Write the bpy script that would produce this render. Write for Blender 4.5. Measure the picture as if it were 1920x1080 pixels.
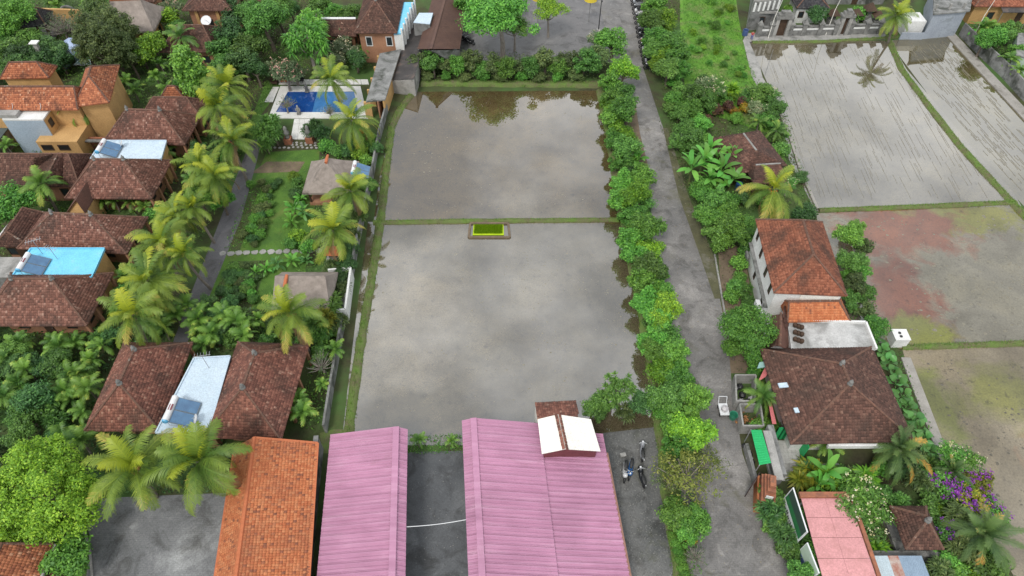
import bpy, math, random
import numpy as np
from mathutils import Vector, Matrix
R = math.radians
for o in list(bpy.data.objects):
    bpy.data.objects.remove(o)
scene = bpy.context.scene
col = scene.collection

# ------------------------------------------------------------------ camera
CAM_Z, PITCH, FPX = 60.0, 49.7, 1280.0
cd = bpy.data.cameras.new('camera'); cd.sensor_width = 36; cd.lens = 24
cd.clip_start = 0.5; cd.clip_end = 3000
camo = bpy.data.objects.new('camera', cd); col.objects.link(camo)
camo.location = (0, 0, CAM_Z); camo.rotation_euler = (R(90 - PITCH), 0, 0)
scene.camera = camo

# ------------------------------------------------------------------ world, sun, exposure
SUN_EL, SUN_AZ = 54, 205            # azimuth from +Y towards +X (degrees)
w = bpy.data.worlds.new('World'); scene.world = w; w.use_nodes = True
nt = w.node_tree; nt.nodes.clear()
def N(nt, t, **k):
    n = nt.nodes.new(t)
    for a, b in k.items(): setattr(n, a, b)
    return n
sky = N(nt, 'ShaderNodeTexSky', sky_type='NISHITA', sun_disc=False)
sky.sun_elevation = R(SUN_EL); sky.sun_rotation = R(SUN_AZ); sky.air_density = 1.0; sky.dust_density = 2.0
tc = N(nt, 'ShaderNodeTexCoord')
mp = N(nt, 'ShaderNodeMapping'); mp.inputs['Scale'].default_value = (1, 1, 2.0)
nz = N(nt, 'ShaderNodeTexNoise'); nz.inputs['Scale'].default_value = 2.6; nz.inputs['Detail'].default_value = 7; nz.inputs['Roughness'].default_value = .55
cr = N(nt, 'ShaderNodeValToRGB')
cr.color_ramp.elements[0].position = .30; cr.color_ramp.elements[0].color = (.55, .55, .55, 1)
cr.color_ramp.elements[1].position = .62; cr.color_ramp.elements[1].color = (1, 1, 1, 1)
nz2 = N(nt, 'ShaderNodeTexNoise'); nz2.inputs['Scale'].default_value = 3.6; nz2.inputs['Detail'].default_value = 9; nz2.inputs['Roughness'].default_value = .58
cr2 = N(nt, 'ShaderNodeValToRGB')
cr2.color_ramp.elements[0].position = .38; cr2.color_ramp.elements[0].color = (5.7, 6.1, 6.6, 1)
cr2.color_ramp.elements[1].position = .62; cr2.color_ramp.elements[1].color = (13.5, 13.7, 13.8, 1)
mx = N(nt, 'ShaderNodeMixRGB')
bg = N(nt, 'ShaderNodeBackground'); bg.inputs['Strength'].default_value = .1
wo = N(nt, 'ShaderNodeOutputWorld')
L = nt.links.new
L(tc.outputs['Generated'], mp.inputs['Vector']); L(mp.outputs[0], nz.inputs['Vector']); L(mp.outputs[0], nz2.inputs['Vector'])
L(nz.outputs['Fac'], cr.inputs['Fac']); L(nz2.outputs['Fac'], cr2.inputs['Fac'])
L(cr.outputs[0], mx.inputs['Fac']); L(sky.outputs[0], mx.inputs['Color1']); L(cr2.outputs[0], mx.inputs['Color2'])
L(mx.outputs[0], bg.inputs['Color']); L(bg.outputs[0], wo.inputs['Surface'])
sd = bpy.data.lights.new('sun', 'SUN'); sd.energy = 1.5; sd.angle = R(14); sd.color = (1, .96, .9)
so = bpy.data.objects.new('sun', sd); col.objects.link(so); so.location = (0, 0, 150)
az, el = R(SUN_AZ), R(SUN_EL)
sdir = Vector((math.sin(az) * math.cos(el), math.cos(az) * math.cos(el), math.sin(el)))
so.rotation_euler = sdir.to_track_quat('Z', 'Y').to_euler()
vs = scene.view_settings
vs.view_transform = 'Standard'; vs.look = 'None'; vs.gamma = 1; vs.use_curve_mapping = False; vs.exposure = 0.42

# ------------------------------------------------------------------ helpers
sp_, cp_ = math.sin(R(PITCH)), math.cos(R(PITCH))
def at(px, py, z=0.0):
    """survey helper: the ground plan point (at height z) seen at a pixel of the 1920x1080 photograph"""
    a = (px - 960) / FPX; b = (540 - py) / FPX
    t = (z - CAM_Z) / (-sp_ + b * cp_)
    return Vector((a * t, (cp_ + b * sp_) * t, z))
def ats(l, z=0.0): return [at(p[0], p[1], z) for p in l]

WL = {}                                            # world origin of each thing
def wl(o): return WL.get(o.name, Vector((0, 0, 0))) if o is not None else Vector((0, 0, 0))
def tag(o, label=None, cat=None, group=None, kind=None):
    if label: o['label'] = label
    if cat: o['category'] = cat
    if group: o['group'] = group
    if kind: o['kind'] = kind
    return o
def thing(name, label, cat, loc=(0, 0, 0), group=None):
    o = bpy.data.objects.new(name, None); col.objects.link(o); o.empty_display_size = .3
    o.location = loc; WL[o.name] = Vector(loc)
    return tag(o, label, cat, group)
def fast_mesh(name, v, f):
    """v (n,3) array, f (m,k) array of equal-sided faces"""
    v = np.asarray(v, dtype=np.float32); f = np.asarray(f, dtype=np.int32)
    me = bpy.data.meshes.new(name); k = f.shape[1]
    me.vertices.add(len(v)); me.vertices.foreach_set('co', v.ravel())
    me.loops.add(f.size); me.loops.foreach_set('vertex_index', f.ravel())
    me.polygons.add(len(f)); me.polygons.foreach_set('loop_start', np.arange(0, f.size, k, dtype=np.int32))
    me.polygons.foreach_set('loop_total', np.full(len(f), k, dtype=np.int32))
    me.update(calc_edges=True); me.validate()
    return me
def link(name, me, mat, parent=None, kind=None, label=None):
    o = bpy.data.objects.new(name, me); col.objects.link(o)
    if mat is not None and len(me.materials) == 0: me.materials.append(mat)
    if parent is not None:
        o.parent = parent; WL[o.name] = wl(parent)
    if kind: o['kind'] = kind
    if label: o['label'] = label
    return o
class MB:
    def __init__(s): s.v = []; s.f = []
    def add(s, vs_, fs):
        b = len(s.v); s.v += [Vector(p) for p in vs_]; s.f += [tuple(i + b for i in f) for f in fs]; return s
    def poly(s, pts): return s.add(pts, [tuple(range(len(pts)))])
    def box(s, c, size, rot=0.0):
        """c = centre of the base"""
        x, y, z = [q / 2 for q in size]; ca, sa = math.cos(rot), math.sin(rot); o = Vector(c)
        P = []
        for dz in (0, size[2]):
            for dx, dy in ((-x, -y), (x, -y), (x, y), (-x, y)):
                P.append(o + Vector((dx * ca - dy * sa, dx * sa + dy * ca, dz)))
        return s.add(P, [(3, 2, 1, 0), (4, 5, 6, 7), (0, 1, 5, 4), (1, 2, 6, 5), (2, 3, 7, 6), (3, 0, 4, 7)])
    def hexa(s, lo, hi):
        return s.add(list(lo) + list(hi), [(3, 2, 1, 0), (4, 5, 6, 7), (0, 1, 5, 4), (1, 2, 6, 5), (2, 3, 7, 6), (3, 0, 4, 7)])
    def slab(s, pts, t):
        """closed slab: polygon pts as top face, thickness t downwards"""
        n = len(pts); lo = [Vector(p) - Vector((0, 0, t)) for p in pts]
        return s.add(list(pts) + lo, [tuple(range(n)), tuple(range(2 * n - 1, n - 1, -1))] +
                     [(i, i + n, (i + 1) % n + n, (i + 1) % n) for i in range(n)])
    def tube(s, pts, rad, n=6, cap=True):
        pts = [Vector(p) for p in pts]; rad = rad if hasattr(rad, '__len__') else [rad] * len(pts)
        b = len(s.v)
        for i, p in enumerate(pts):
            d = (pts[min(i + 1, len(pts) - 1)] - pts[max(i - 1, 0)]).normalized()
            a = d.orthogonal().normalized() if i == 0 else (pa - d * pa.dot(d)).normalized()
            pa = a; c = d.cross(a)
            for k in range(n):
                t = 2 * math.pi * k / n
                s.v.append(p + (a * math.cos(t) + c * math.sin(t)) * rad[i])
        for i in range(len(pts) - 1):
            for k in range(n):
                s.f.append((b + i * n + k, b + i * n + (k + 1) % n, b + (i + 1) * n + (k + 1) % n, b + (i + 1) * n + k))
        if cap:
            s.f.append(tuple(b + k for k in range(n - 1, -1, -1))); e = b + (len(pts) - 1) * n
            s.f.append(tuple(e + k for k in range(n)))
        return s
    def bar(s, a, b_, r, n=5): return s.tube([a, b_], r, n)
    def beam(s, a, b_, w_, h):
        a, b_ = Vector(a), Vector(b_); d = (b_ - a).normalized(); sd_ = d.cross(Vector((0, 0, 1)))
        sd_ = sd_.normalized() if sd_.length > 1e-4 else Vector((1, 0, 0)); up = sd_.cross(d)
        q = lambda p: [p + sd_ * x * w_ / 2 + up * y * h / 2 for x, y in ((-1, -1), (1, -1), (1, 1), (-1, 1))]
        return s.hexa(q(a), q(b_))
    def lathe(s, c, prof, n=10):
        c = Vector(c); b = len(s.v)
        for r, z in prof:
            for k in range(n):
                t = 2 * math.pi * k / n; s.v.append(c + Vector((r * math.cos(t), r * math.sin(t), z)))
        for i in range(len(prof) - 1):
            for k in range(n):
                s.f.append((b + i * n + k, b + i * n + (k + 1) % n, b + (i + 1) * n + (k + 1) % n, b + (i + 1) * n + k))
        s.f.append(tuple(b + k for k in range(n - 1, -1, -1))); e = b + (len(prof) - 1) * n
        s.f.append(tuple(e + k for k in range(n)))
        return s
    def ball(s, c, r, n=8, m=5, sz=1.0):
        return s.lathe(c, [(max(r * math.sin(math.pi * i / m), r * .03), -r * sz * math.cos(math.pi * i / m)) for i in range(m + 1)], n)
    def build(s, name, mat, parent=None, smooth=False, kind=None, label=None, bevel=0):
        o0 = wl(parent); me = bpy.data.meshes.new(name)
        me.from_pydata([tuple(p - o0) for p in s.v], [], s.f); me.update()
        if smooth:
            me.polygons.foreach_set('use_smooth', [True] * len(me.polygons))
        o = link(name, me, mat, parent, kind, label)
        if bevel:
            m = o.modifiers.new('bevel', 'BEVEL'); m.width = bevel; m.segments = 2; m.limit_method = 'ANGLE'
        return o
def copy_tree(o, parent=None, matmap=None):
    c = o.copy(); col.objects.link(c); c.parent = parent
    for ch in KIDS.get(o.name, o.children):
        copy_tree(ch, c)
    return c
KIDS = {}
def freeze_kids(o):
    KIDS[o.name] = list(o.children)
    for c in o.children: freeze_kids(c)
def rot2(x, y, a): return x * math.cos(a) - y * math.sin(a), x * math.sin(a) + y * math.cos(a)

# ------------------------------------------------------------------ materials
MATS = {}
def base(name):
    m = bpy.data.materials.new(name); m.use_nodes = True
    return m, m.node_tree, m.node_tree.nodes['Principled BSDF']
def ramp(nt, stops):
    c = N(nt, 'ShaderNodeValToRGB'); e = c.color_ramp.elements
    while len(e) < len(stops): e.new(.5)
    for i, (p, q) in enumerate(stops):
        e[i].position = p; e[i].color = (*q, 1) if len(q) == 3 else q
    return c
def noise(nt, src, scale, detail=5, rough=.6, dist=0):
    n = N(nt, 'ShaderNodeTexNoise'); n.inputs['Scale'].default_value = scale; n.inputs['Detail'].default_value = detail
    n.inputs['Roughness'].default_value = rough; n.inputs['Distortion'].default_value = dist
    nt.links.new(src, n.inputs['Vector']); return n
def bump(nt, p, src, strength=.3, dist=.02):
    b = N(nt, 'ShaderNodeBump'); b.inputs['Strength'].default_value = strength; b.inputs['Distance'].default_value = dist
    nt.links.new(src, b.inputs['Height']); nt.links.new(b.outputs[0], p.inputs['Normal']); return b
def mixc(nt, fac, a, b, mode='MIX'):
    m = N(nt, 'ShaderNodeMixRGB', blend_type=mode)
    for i, s in zip(('Fac', 'Color1', 'Color2'), (fac, a, b)):
        if hasattr(s, 'is_linked'): nt.links.new(s, m.inputs[i])
        elif i == 'Fac': m.inputs[i].default_value = s
        else: m.inputs[i].default_value = (*s, 1)
    return m.outputs[0]
def mat(name, c1, c2=None, scale=1.5, rough=.85, bmp=.25, spots=None, spot_scale=.35, spot_at=(.55, .68), metal=0, spec=.3, fine=14):
    """two-tone mottled surface with a fine grain; optional larger stains"""
    if name in MATS: return MATS[name]
    m, nt, p = base(name); c2 = c2 or tuple(x * .72 for x in c1)
    tcn = N(nt, 'ShaderNodeTexCoord'); src = tcn.outputs['Object']
    n1 = noise(nt, src, scale); n2 = noise(nt, src, scale * fine, 3)
    r = ramp(nt, [(.3, c2), (.7, c1)]); nt.links.new(n1.outputs['Fac'], r.inputs['Fac'])
    g = ramp(nt, [(.3, (.78, .78, .78)), (.7, (1.1, 1.1, 1.1))]); nt.links.new(n2.outputs['Fac'], g.inputs['Fac'])
    c = mixc(nt, 1.0, r.outputs[0], g.outputs[0], 'MULTIPLY')
    if spots:
        n3 = noise(nt, src, spot_scale, 7, .65, .4); r3 = ramp(nt, [(spot_at[0], (0, 0, 0)), (spot_at[1], (1, 1, 1))])
        nt.links.new(n3.outputs['Fac'], r3.inputs['Fac']); c = mixc(nt, r3.outputs[0], c, spots)
    nt.links.new(c, p.inputs['Base Color']); p.inputs['Roughness'].default_value = rough
    p.inputs['Metallic'].default_value = metal; p.inputs['Specular IOR Level'].default_value = spec
    if bmp: bump(nt, p, n2.outputs['Fac'], bmp, .03)
    MATS[name] = m; return m
def tile_mat(name, stops, moss=(.05, .042, .035), moss_at=(.46, .64), scale=.3, amount=.8):
    m, nt, p = base(name); g = N(nt, 'ShaderNodeNewGeometry')
    r = ramp(nt, stops); nt.links.new(g.outputs['Random Per Island'], r.inputs['Fac'])
    tcn = N(nt, 'ShaderNodeTexCoord'); n = noise(nt, tcn.outputs['Object'], scale, 6, .65); n2 = noise(nt, tcn.outputs['Object'], 9, 4)
    rr = ramp(nt, [(moss_at[0], (0, 0, 0)), (moss_at[1], (amount,) * 3)]); nt.links.new(n.outputs['Fac'], rr.inputs['Fac'])
    c = mixc(nt, rr.outputs[0], r.outputs[0], moss)
    gg = ramp(nt, [(.3, (.7, .7, .7)), (.7, (1.15, 1.15, 1.15))]); nt.links.new(n2.outputs['Fac'], gg.inputs['Fac'])
    c = mixc(nt, 1.0, c, gg.outputs[0], 'MULTIPLY')
    nt.links.new(c, p.inputs['Base Color']); p.inputs['Roughness'].default_value = .85; p.inputs['Specular IOR Level'].default_value = .25
    MATS[name] = m; return m
def leaf_mat(name, c1, c2, tip=None, trans=.3, rough=.5, var=.35):
    """leaf: colour varies leaf by leaf (island) and plant by plant (object)"""
    m, nt, p = base(name); g = N(nt, 'ShaderNodeNewGeometry'); oi = N(nt, 'ShaderNodeObjectInfo')
    r = ramp(nt, [(0, c2), (.75, c1), (1, tip or c1)]); nt.links.new(g.outputs['Random Per Island'], r.inputs['Fac'])
    hs = N(nt, 'ShaderNodeHueSaturation'); nt.links.new(r.outputs[0], hs.inputs['Color'])
    a = N(nt, 'ShaderNodeMapRange'); a.inputs['To Min'].default_value = 1 - var; a.inputs['To Max'].default_value = 1 + var
    b = N(nt, 'ShaderNodeMapRange'); b.inputs['To Min'].default_value = .485; b.inputs['To Max'].default_value = .515
    mu = N(nt, 'ShaderNodeMath', operation='MULTIPLY'); mu.inputs[1].default_value = 7.13; fr = N(nt, 'ShaderNodeMath', operation='FRACT')
    nt.links.new(oi.outputs['Random'], a.inputs['Value']); nt.links.new(oi.outputs['Random'], mu.inputs[0]); nt.links.new(mu.outputs[0], fr.inputs[0])
    nt.links.new(fr.outputs[0], b.inputs['Value']); nt.links.new(a.outputs[0], hs.inputs['Value']); nt.links.new(b.outputs[0], hs.inputs['Hue'])
    p.inputs['Roughness'].default_value = rough; p.inputs['Specular IOR Level'].default_value = .35
    nt.links.new(hs.outputs[0], p.inputs['Base Color'])
    t = N(nt, 'ShaderNodeBsdfTranslucent'); nt.links.new(hs.outputs[0], t.inputs['Color'])
    ms = N(nt, 'ShaderNodeMixShader'); ms.inputs[0].default_value = trans; o = nt.nodes['Material Output']
    nt.links.new(p.outputs[0], ms.inputs[1]); nt.links.new(t.outputs[0], ms.inputs[2]); nt.links.new(ms.outputs[0], o.inputs['Surface'])
    MATS[name] = m; return m
def frond_mat(name, c1, c2, tip):
    """palm frond: green leaflets, paler rib, yellowing towards the outer end (object X runs along the frond)"""
    m, nt, p = base(name); oi = N(nt, 'ShaderNodeObjectInfo'); tcn = N(nt, 'ShaderNodeTexCoord'); g = N(nt, 'ShaderNodeNewGeometry')
    sx = N(nt, 'ShaderNodeSeparateXYZ'); nt.links.new(tcn.outputs['Generated'], sx.inputs[0])
    add = N(nt, 'ShaderNodeMath', operation='MULTIPLY_ADD'); add.inputs[1].default_value = .75; nt.links.new(oi.outputs['Random'], add.inputs[0]); 
    sc = N(nt, 'ShaderNodeMath', operation='MULTIPLY_ADD'); sc.inputs[1].default_value = .55; nt.links.new(sx.outputs[0], sc.inputs[0])
    rp = N(nt, 'ShaderNodeMath', operation='MULTIPLY'); rp.inputs[1].default_value = .25; nt.links.new(g.outputs['Random Per Island'], rp.inputs[0])
    nt.links.new(rp.outputs[0], sc.inputs[2]); nt.links.new(sc.outputs[0], add.inputs[2])
    r = ramp(nt, [(.25, c2), (.8, c1), (1.35 / 1.5, tip)]); mr = N(nt, 'ShaderNodeMapRange'); mr.inputs['From Max'].default_value = 1.5
    nt.links.new(add.outputs[0], mr.inputs['Value']); nt.links.new(mr.outputs[0], r.inputs['Fac'])
    nt.links.new(r.outputs[0], p.inputs['Base Color']); p.inputs['Roughness'].default_value = .45; p.inputs['Specular IOR Level'].default_value = .4
    t = N(nt, 'ShaderNodeBsdfTranslucent'); nt.links.new(r.outputs[0], t.inputs['Color'])
    ms = N(nt, 'ShaderNodeMixShader'); ms.inputs[0].default_value = .3; o = nt.nodes['Material Output']
    nt.links.new(p.outputs[0], ms.inputs[1]); nt.links.new(t.outputs[0], ms.inputs[2]); nt.links.new(ms.outputs[0], o.inputs['Surface'])
    MATS[name] = m; return m
def paddy_mat(name, mud, mud2, stains=(), ior=2.8, rows=None, rough=.01):
    """flooded mud: silt colours under a still water film that mirrors the sky"""
    m, nt, p = base(name); tcn = N(nt, 'ShaderNodeTexCoord'); src = tcn.outputs['Object']
    n1 = noise(nt, src, .09, 8, .6, .3); r = ramp(nt, [(.35, mud2), (.65, mud)]); nt.links.new(n1.outputs['Fac'], r.inputs['Fac']); c = r.outputs[0]
    for (cx, cy, sx, sy, colr, sc, lo, hi) in stains:
        mpn = N(nt, 'ShaderNodeMapping'); mpn.inputs['Location'].default_value = (-cx / sx, -cy / sy, 0)
        mpn.inputs['Scale'].default_value = (1 / sx, 1 / sy, 0); nt.links.new(src, mpn.inputs['Vector'])
        ln = N(nt, 'ShaderNodeVectorMath', operation='LENGTH'); nt.links.new(mpn.outputs[0], ln.inputs[0])
        ns = noise(nt, src, sc, 8, .62, .5)
        ad = N(nt, 'ShaderNodeMath', operation='MULTIPLY_ADD'); ad.inputs[1].default_value = -.55; nt.links.new(ln.outputs['Value'], ad.inputs[0]); nt.links.new(ns.outputs['Fac'], ad.inputs[2])
        rr = ramp(nt, [(lo, (0, 0, 0)), (hi, (1, 1, 1))]); nt.links.new(ad.outputs[0], rr.inputs['Fac'])
        c = mixc(nt, rr.outputs[0], c, colr)
    sw = noise(nt, src, .16, 7, .6, .5); wr = ramp(nt, [(.34, (.7, .68, .64)), (.5, (1, 1, 1)), (.66, (1.3, 1.28, 1.22))]); nt.links.new(sw.outputs['Fac'], wr.inputs['Fac']); c = mixc(nt, 1.0, c, wr.outputs[0], 'MULTIPLY')
    sp = noise(nt, src, 1.3, 6, .7); sr = ramp(nt, [(.3, (.45, .42, .36)), (.44, (1, 1, 1))]); nt.links.new(sp.outputs['Fac'], sr.inputs['Fac'])
    c = mixc(nt, 1.0, c, sr.outputs[0], 'MULTIPLY')
    fl = noise(nt, src, 5, 6, .75); fr = ramp(nt, [(.28, (.62, .6, .56)), (.6, (1.12, 1.12, 1.12))]); nt.links.new(fl.outputs['Fac'], fr.inputs['Fac'])
    c = mixc(nt, 1.0, c, fr.outputs[0], 'MULTIPLY')
    if rows:
        ang, sx, sy, dark, amt = rows
        mpn = N(nt, 'ShaderNodeMapping'); mpn.inputs['Rotation'].default_value = (0, 0, -ang); nt.links.new(src, mpn.inputs['Vector'])
        mp2 = N(nt, 'ShaderNodeMapping'); mp2.inputs['Scale'].default_value = (sx, sy, 0); nt.links.new(mpn.outputs[0], mp2.inputs['Vector'])
        rn = noise(nt, mp2.outputs[0], 1, 5, .65); rr = ramp(nt, [(.52, (0, 0, 0)), (.64, (amt,) * 3)]); nt.links.new(rn.outputs['Fac'], rr.inputs['Fac'])
        c = mixc(nt, rr.outputs[0], c, dark)
    nt.links.new(c, p.inputs['Base Color'])
    ro = noise(nt, src, .35, 6, .65); rr = ramp(nt, [(.5, (rough,) * 3), (.75, (rough + .06,) * 3)]); nt.links.new(ro.outputs['Fac'], rr.inputs['Fac'])
    nt.links.new(rr.outputs[0], p.inputs['Roughness'])
    p.inputs['IOR'].default_value = ior
    MATS[name] = m; return m
def plain(name, c, rough=.5, metal=0, spec=.5):
    if name in MATS: return MATS[name]
    return mat(name, c, tuple(x * .88 for x in c), 3, rough, .05, metal=metal, spec=spec)
# palette
M_soil = mat('soil', (.075, .085, .03), (.045, .04, .025), .25, .95, .5, spots=(.06, .12, .03), spot_scale=.12, spot_at=(.42, .6))
M_grass = mat('lawn_grass', (.1, .2, .03), (.05, .11, .022), .45, .95, .6, spots=(.15, .17, .05), spot_scale=.2, spot_at=(.55, .75), fine=25)
M_field = mat('field_grass', (.15, .33, .035), (.07, .18, .025), .3, .95, .7, spots=(.17, .2, .07), spot_scale=.35, spot_at=(.48, .66), fine=30)
M_bund = mat('bund_earth', (.11, .19, .035), (.13, .11, .065), .8, .95, .6)
M_earth = mat('bare_earth', (.2, .15, .1), (.11, .085, .06), .8, .95, .6)
M_conc = mat('concrete', (.38, .37, .35), (.24, .235, .22), .7, .9, .3, spots=(.14, .14, .13), spot_scale=.5, spot_at=(.52, .7))
M_wallgrey = mat('weathered_wall', (.3, .3, .29), (.15, .15, .145), .6, .9, .4, spots=(.06, .065, .055), spot_scale=.45, spot_at=(.48, .64))
M_stone = mat('paras_stone', (.26, .255, .24), (.13, .13, .125), 1.6, .9, .5, spots=(.07, .07, .065), spot_scale=.9)
M_white = mat('white_render', (.78, .78, .76), (.6, .6, .58), .6, .7, .1, spots=(.36, .36, .34), spot_scale=.6, spot_at=(.6, .78))
M_cream = mat('cream_sheet', (.82, .8, .74), (.74, .71, .64), .5, .6, .08, spots=(.6, .56, .48), spot_scale=.5, spot_at=(.62, .8))
M_ochre = mat('ochre_render', (.58, .36, .15), (.45, .27, .11), .6, .85, .15, spots=(.3, .2, .1), spot_scale=.5, spot_at=(.58, .75))
M_terra = mat('terracotta_render', (.42, .22, .13), (.3, .15, .09), .6, .85, .15)
M_brick = mat('red_brick', (.38, .15, .08), (.2, .09, .06), 2.5, .9, .4, spots=(.1, .08, .06), spot_scale=1)
M_dark = plain('dark_opening', (.012, .012, .012), .6)
M_glass = plain('window_glass', (.03, .04, .045), .06)
M_wood = mat('dark_wood', (.09, .055, .035), (.05, .03, .02), 2, .7, .2)
M_bluewhite = mat('painted_flat_roof', (.56, .66, .74), (.46, .57, .66), .5, .45, .06, spots=(.36, .4, .42), spot_scale=.8, spot_at=(.6, .74))
M_blue = mat('blue_paint', (.2, .6, .82), (.15, .52, .76), .5, .4, .05, spots=(.3, .55, .65), spot_scale=.5, spot_at=(.56, .74))
M_ridge = mat('ridge_tile', (.2, .1, .07), (.09, .06, .045), 3, .9, .3, spots=(.3, .26, .22), spot_scale=1.4, spot_at=(.6, .7))
M_metalw = plain('white_enamel', (.75, .76, .77), .3)
M_steel = plain('galvanised_steel', (.5, .51, .52), .4, .6)
M_black = plain('black_plastic', (.02, .02, .022), .45)
M_thatch = mat('alang_thatch', (.34, .29, .255), (.22, .185, .16), 1.1, .95, .7, spots=(.15, .13, .11), spot_scale=.5, fine=20)
M_orange = plain('orange_clay', (.5, .15, .06), .8)
dk = [(0, (.13, .065, .05)), (.35, (.185, .086, .063)), (.7, (.24, .11, .08)), (.92, (.31, .16, .12)), (1, (.42, .26, .2))]
T_villa = tile_mat('villa_tiles', dk, amount=.65)
T_red = tile_mat('red_villa_tiles', [(0, (.16, .07, .052)), (.5, (.25, .103, .074)), (.9, (.34, .15, .105)), (1, (.44, .25, .18))], amount=.75)
T_brown = tile_mat('brown_tiles', [(0, (.085, .046, .036)), (.5, (.13, .066, .05)), (.95, (.18, .094, .07)), (1, (.25, .15, .11))], amount=.55)
T_orange = tile_mat('orange_tiles', [(0, (.46, .14, .06)), (.5, (.55, .19, .08)), (.88, (.6, .24, .11)), (.95, (.33, .12, .065)), (1, (.25, .1, .06))], moss=(.3, .115, .065), moss_at=(.44, .7), amount=.6)
T_gold = tile_mat('light_terracotta_tiles', [(0, (.24, .085, .05)), (.5, (.42, .15, .075)), (.9, (.52, .2, .1)), (1, (.6, .32, .2))], moss_at=(.5, .7), amount=.7)
T_white = tile_mat('brick_red_tiles', [(0, (.19, .07, .045)), (.5, (.29, .105, .06)), (1, (.38, .15, .09))], amount=.7)
T_black = tile_mat('charcoal_tiles', [(0, (.035, .035, .04)), (.6, (.06, .06, .065)), (1, (.1, .095, .095))], amount=.5)

def struct(name, pts, mat_, z=None):
    m = MB(); m.poly(pts); o = m.build(name, mat_, kind='structure'); return o
def sheet(name, px, z, mat_): return struct(name, ats(px, z), mat_)

# ------------------------------------------------------------------ ground
g = MB(); S = 900
g.poly([(-S, -S, 0), (S, -S, 0), (S, S, 0), (-S, S, 0)]); g.build('ground', M_soil, kind='structure')

# asphalt materials
def asphalt(name, c1, c2, pale, brick=False, wet=.5, moss=None):
    m, nt, p = base(name); tcn = N(nt, 'ShaderNodeTexCoord'); src = tcn.outputs['Object']
    n1 = noise(nt, src, .16, 8, .65, .4); r = ramp(nt, [(.32, c2), (.55, c1), (.72, pale)]); nt.links.new(n1.outputs['Fac'], r.inputs['Fac'])
    n2 = noise(nt, src, 7, 4, .7); g_ = ramp(nt, [(.3, (.72, .72, .72)), (.7, (1.2, 1.2, 1.2))]); nt.links.new(n2.outputs['Fac'], g_.inputs['Fac'])
    c = mixc(nt, 1, r.outputs[0], g_.outputs[0], 'MULTIPLY')
    n3 = noise(nt, src, .8, 6, .7, .6); r3 = ramp(nt, [(.56, (0, 0, 0)), (.74, (.6, .6, .6))]); nt.links.new(n3.outputs['Fac'], r3.inputs['Fac'])
    c = mixc(nt, r3.outputs[0], c, pale)
    n4 = noise(nt, src, .45, 8, .7, .8); r4 = ramp(nt, [(.34, (.5, .49, .47)), (.5, (1, 1, 1))]); nt.links.new(n4.outputs['Fac'], r4.inputs['Fac']); c = mixc(nt, 1, c, r4.outputs[0], 'MULTIPLY')
    if moss:
        n5 = noise(nt, src, .22, 6, .65, .3); r5 = ramp(nt, [(.56, (0, 0, 0)), (.7, (.6, .6, .6))]); nt.links.new(n5.outputs['Fac'], r5.inputs['Fac'])
        c = mixc(nt, r5.outputs[0], c, moss)
    hgt = n2.outputs['Fac']
    if brick:
        b = N(nt, 'ShaderNodeTexBrick'); b.inputs['Scale'].default_value = 1; b.inputs['Brick Width'].default_value = .34; b.inputs['Row Height'].default_value = .17
        b.inputs['Mortar Size'].default_value = .018; b.inputs['Color1'].default_value = (1.1, 1.1, 1.1, 1); b.inputs['Color2'].default_value = (.8, .8, .8, 1); b.inputs['Mortar'].default_value = (.45, .45, .45, 1)
        nt.links.new(src, b.inputs['Vector']); c = mixc(nt, .32, c, b.outputs['Color'], 'MULTIPLY')
    nt.links.new(c, p.inputs['Base Color']); 
    rr = ramp(nt, [(.35, (.42, .42, .42)), (.65, (.85, .85, .85))]); nt.links.new(n1.outputs['Fac'], rr.inputs['Fac']); nt.links.new(rr.outputs[0], p.inputs['Roughness'])
    bump(nt, p, hgt, .35, .02); MATS[name] = m; return m
M_road = asphalt('road_paving', (.2, .19, .18), (.115, .11, .105), (.36, .34, .32), True, moss=(.1, .095, .045))
M_lot = asphalt('lot_asphalt', (.15, .145, .145), (.1, .097, .097), (.24, .23, .225))
M_path = asphalt('path_asphalt', (.13, .125, .135), (.1, .095, .1), (.17, .165, .17))
M_yard = asphalt('yard_asphalt', (.095, .1, .105), (.06, .064, .068), (.17, .175, .18))
M_gravel = asphalt('gravel', (.13, .13, .125), (.065, .067, .065), (.24, .235, .225), moss=(.08, .085, .04))

sheet('parking_lot', [(760, 118), (860, -60), (1200, -60), (1198, 30), (1170, 118), (1100, 118)], .012, M_lot)
sheet('road', [(1105, -60), (1192, -60), (1207, 130), (1240, 230), (1290, 370), (1338, 480), (1350, 560), (1366, 650), (1372, 720), (1392, 850), (1428, 950), (1490, 1080), (1530, 1160),
               (1290, 1160), (1290, 1080), (1285, 1000), (1262, 830), (1240, 700), (1225, 600), (1210, 480), (1192, 360), (1172, 250), (1150, 110)], .02, M_road)
M_moss = mat('mossy_verge', (.12, .115, .06), (.075, .075, .045), .7, .95, .4, spots=(.15, .14, .11), spot_scale=.5)
sheet('road_shoulder', [(1252, 240), (1290, 365), (1338, 478), (1352, 560), (1340, 560), (1312, 478), (1272, 365), (1243, 240)], .026, M_moss)
sheet('road_shoulder', [(1160, 185), (1200, 330), (1220, 330), (1200, 250), (1190, 185)], .026, M_earth)
kb = MB()
kp = ats([(1338, 478), (1352, 560), (1366, 640)], 0)
for a, b in zip(kp, kp[1:]): kb.beam(a + Vector((.1, 0, .08)), b + Vector((.1, 0, .08)), .18, .2)
tag(kb.build('kerb', M_conc), kind='structure')
sheet('roadside_earth', [(1345, 440), (1395, 470), (1420, 620), (1400, 700), (1368, 700), (1352, 560)], .008, M_earth)
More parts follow.
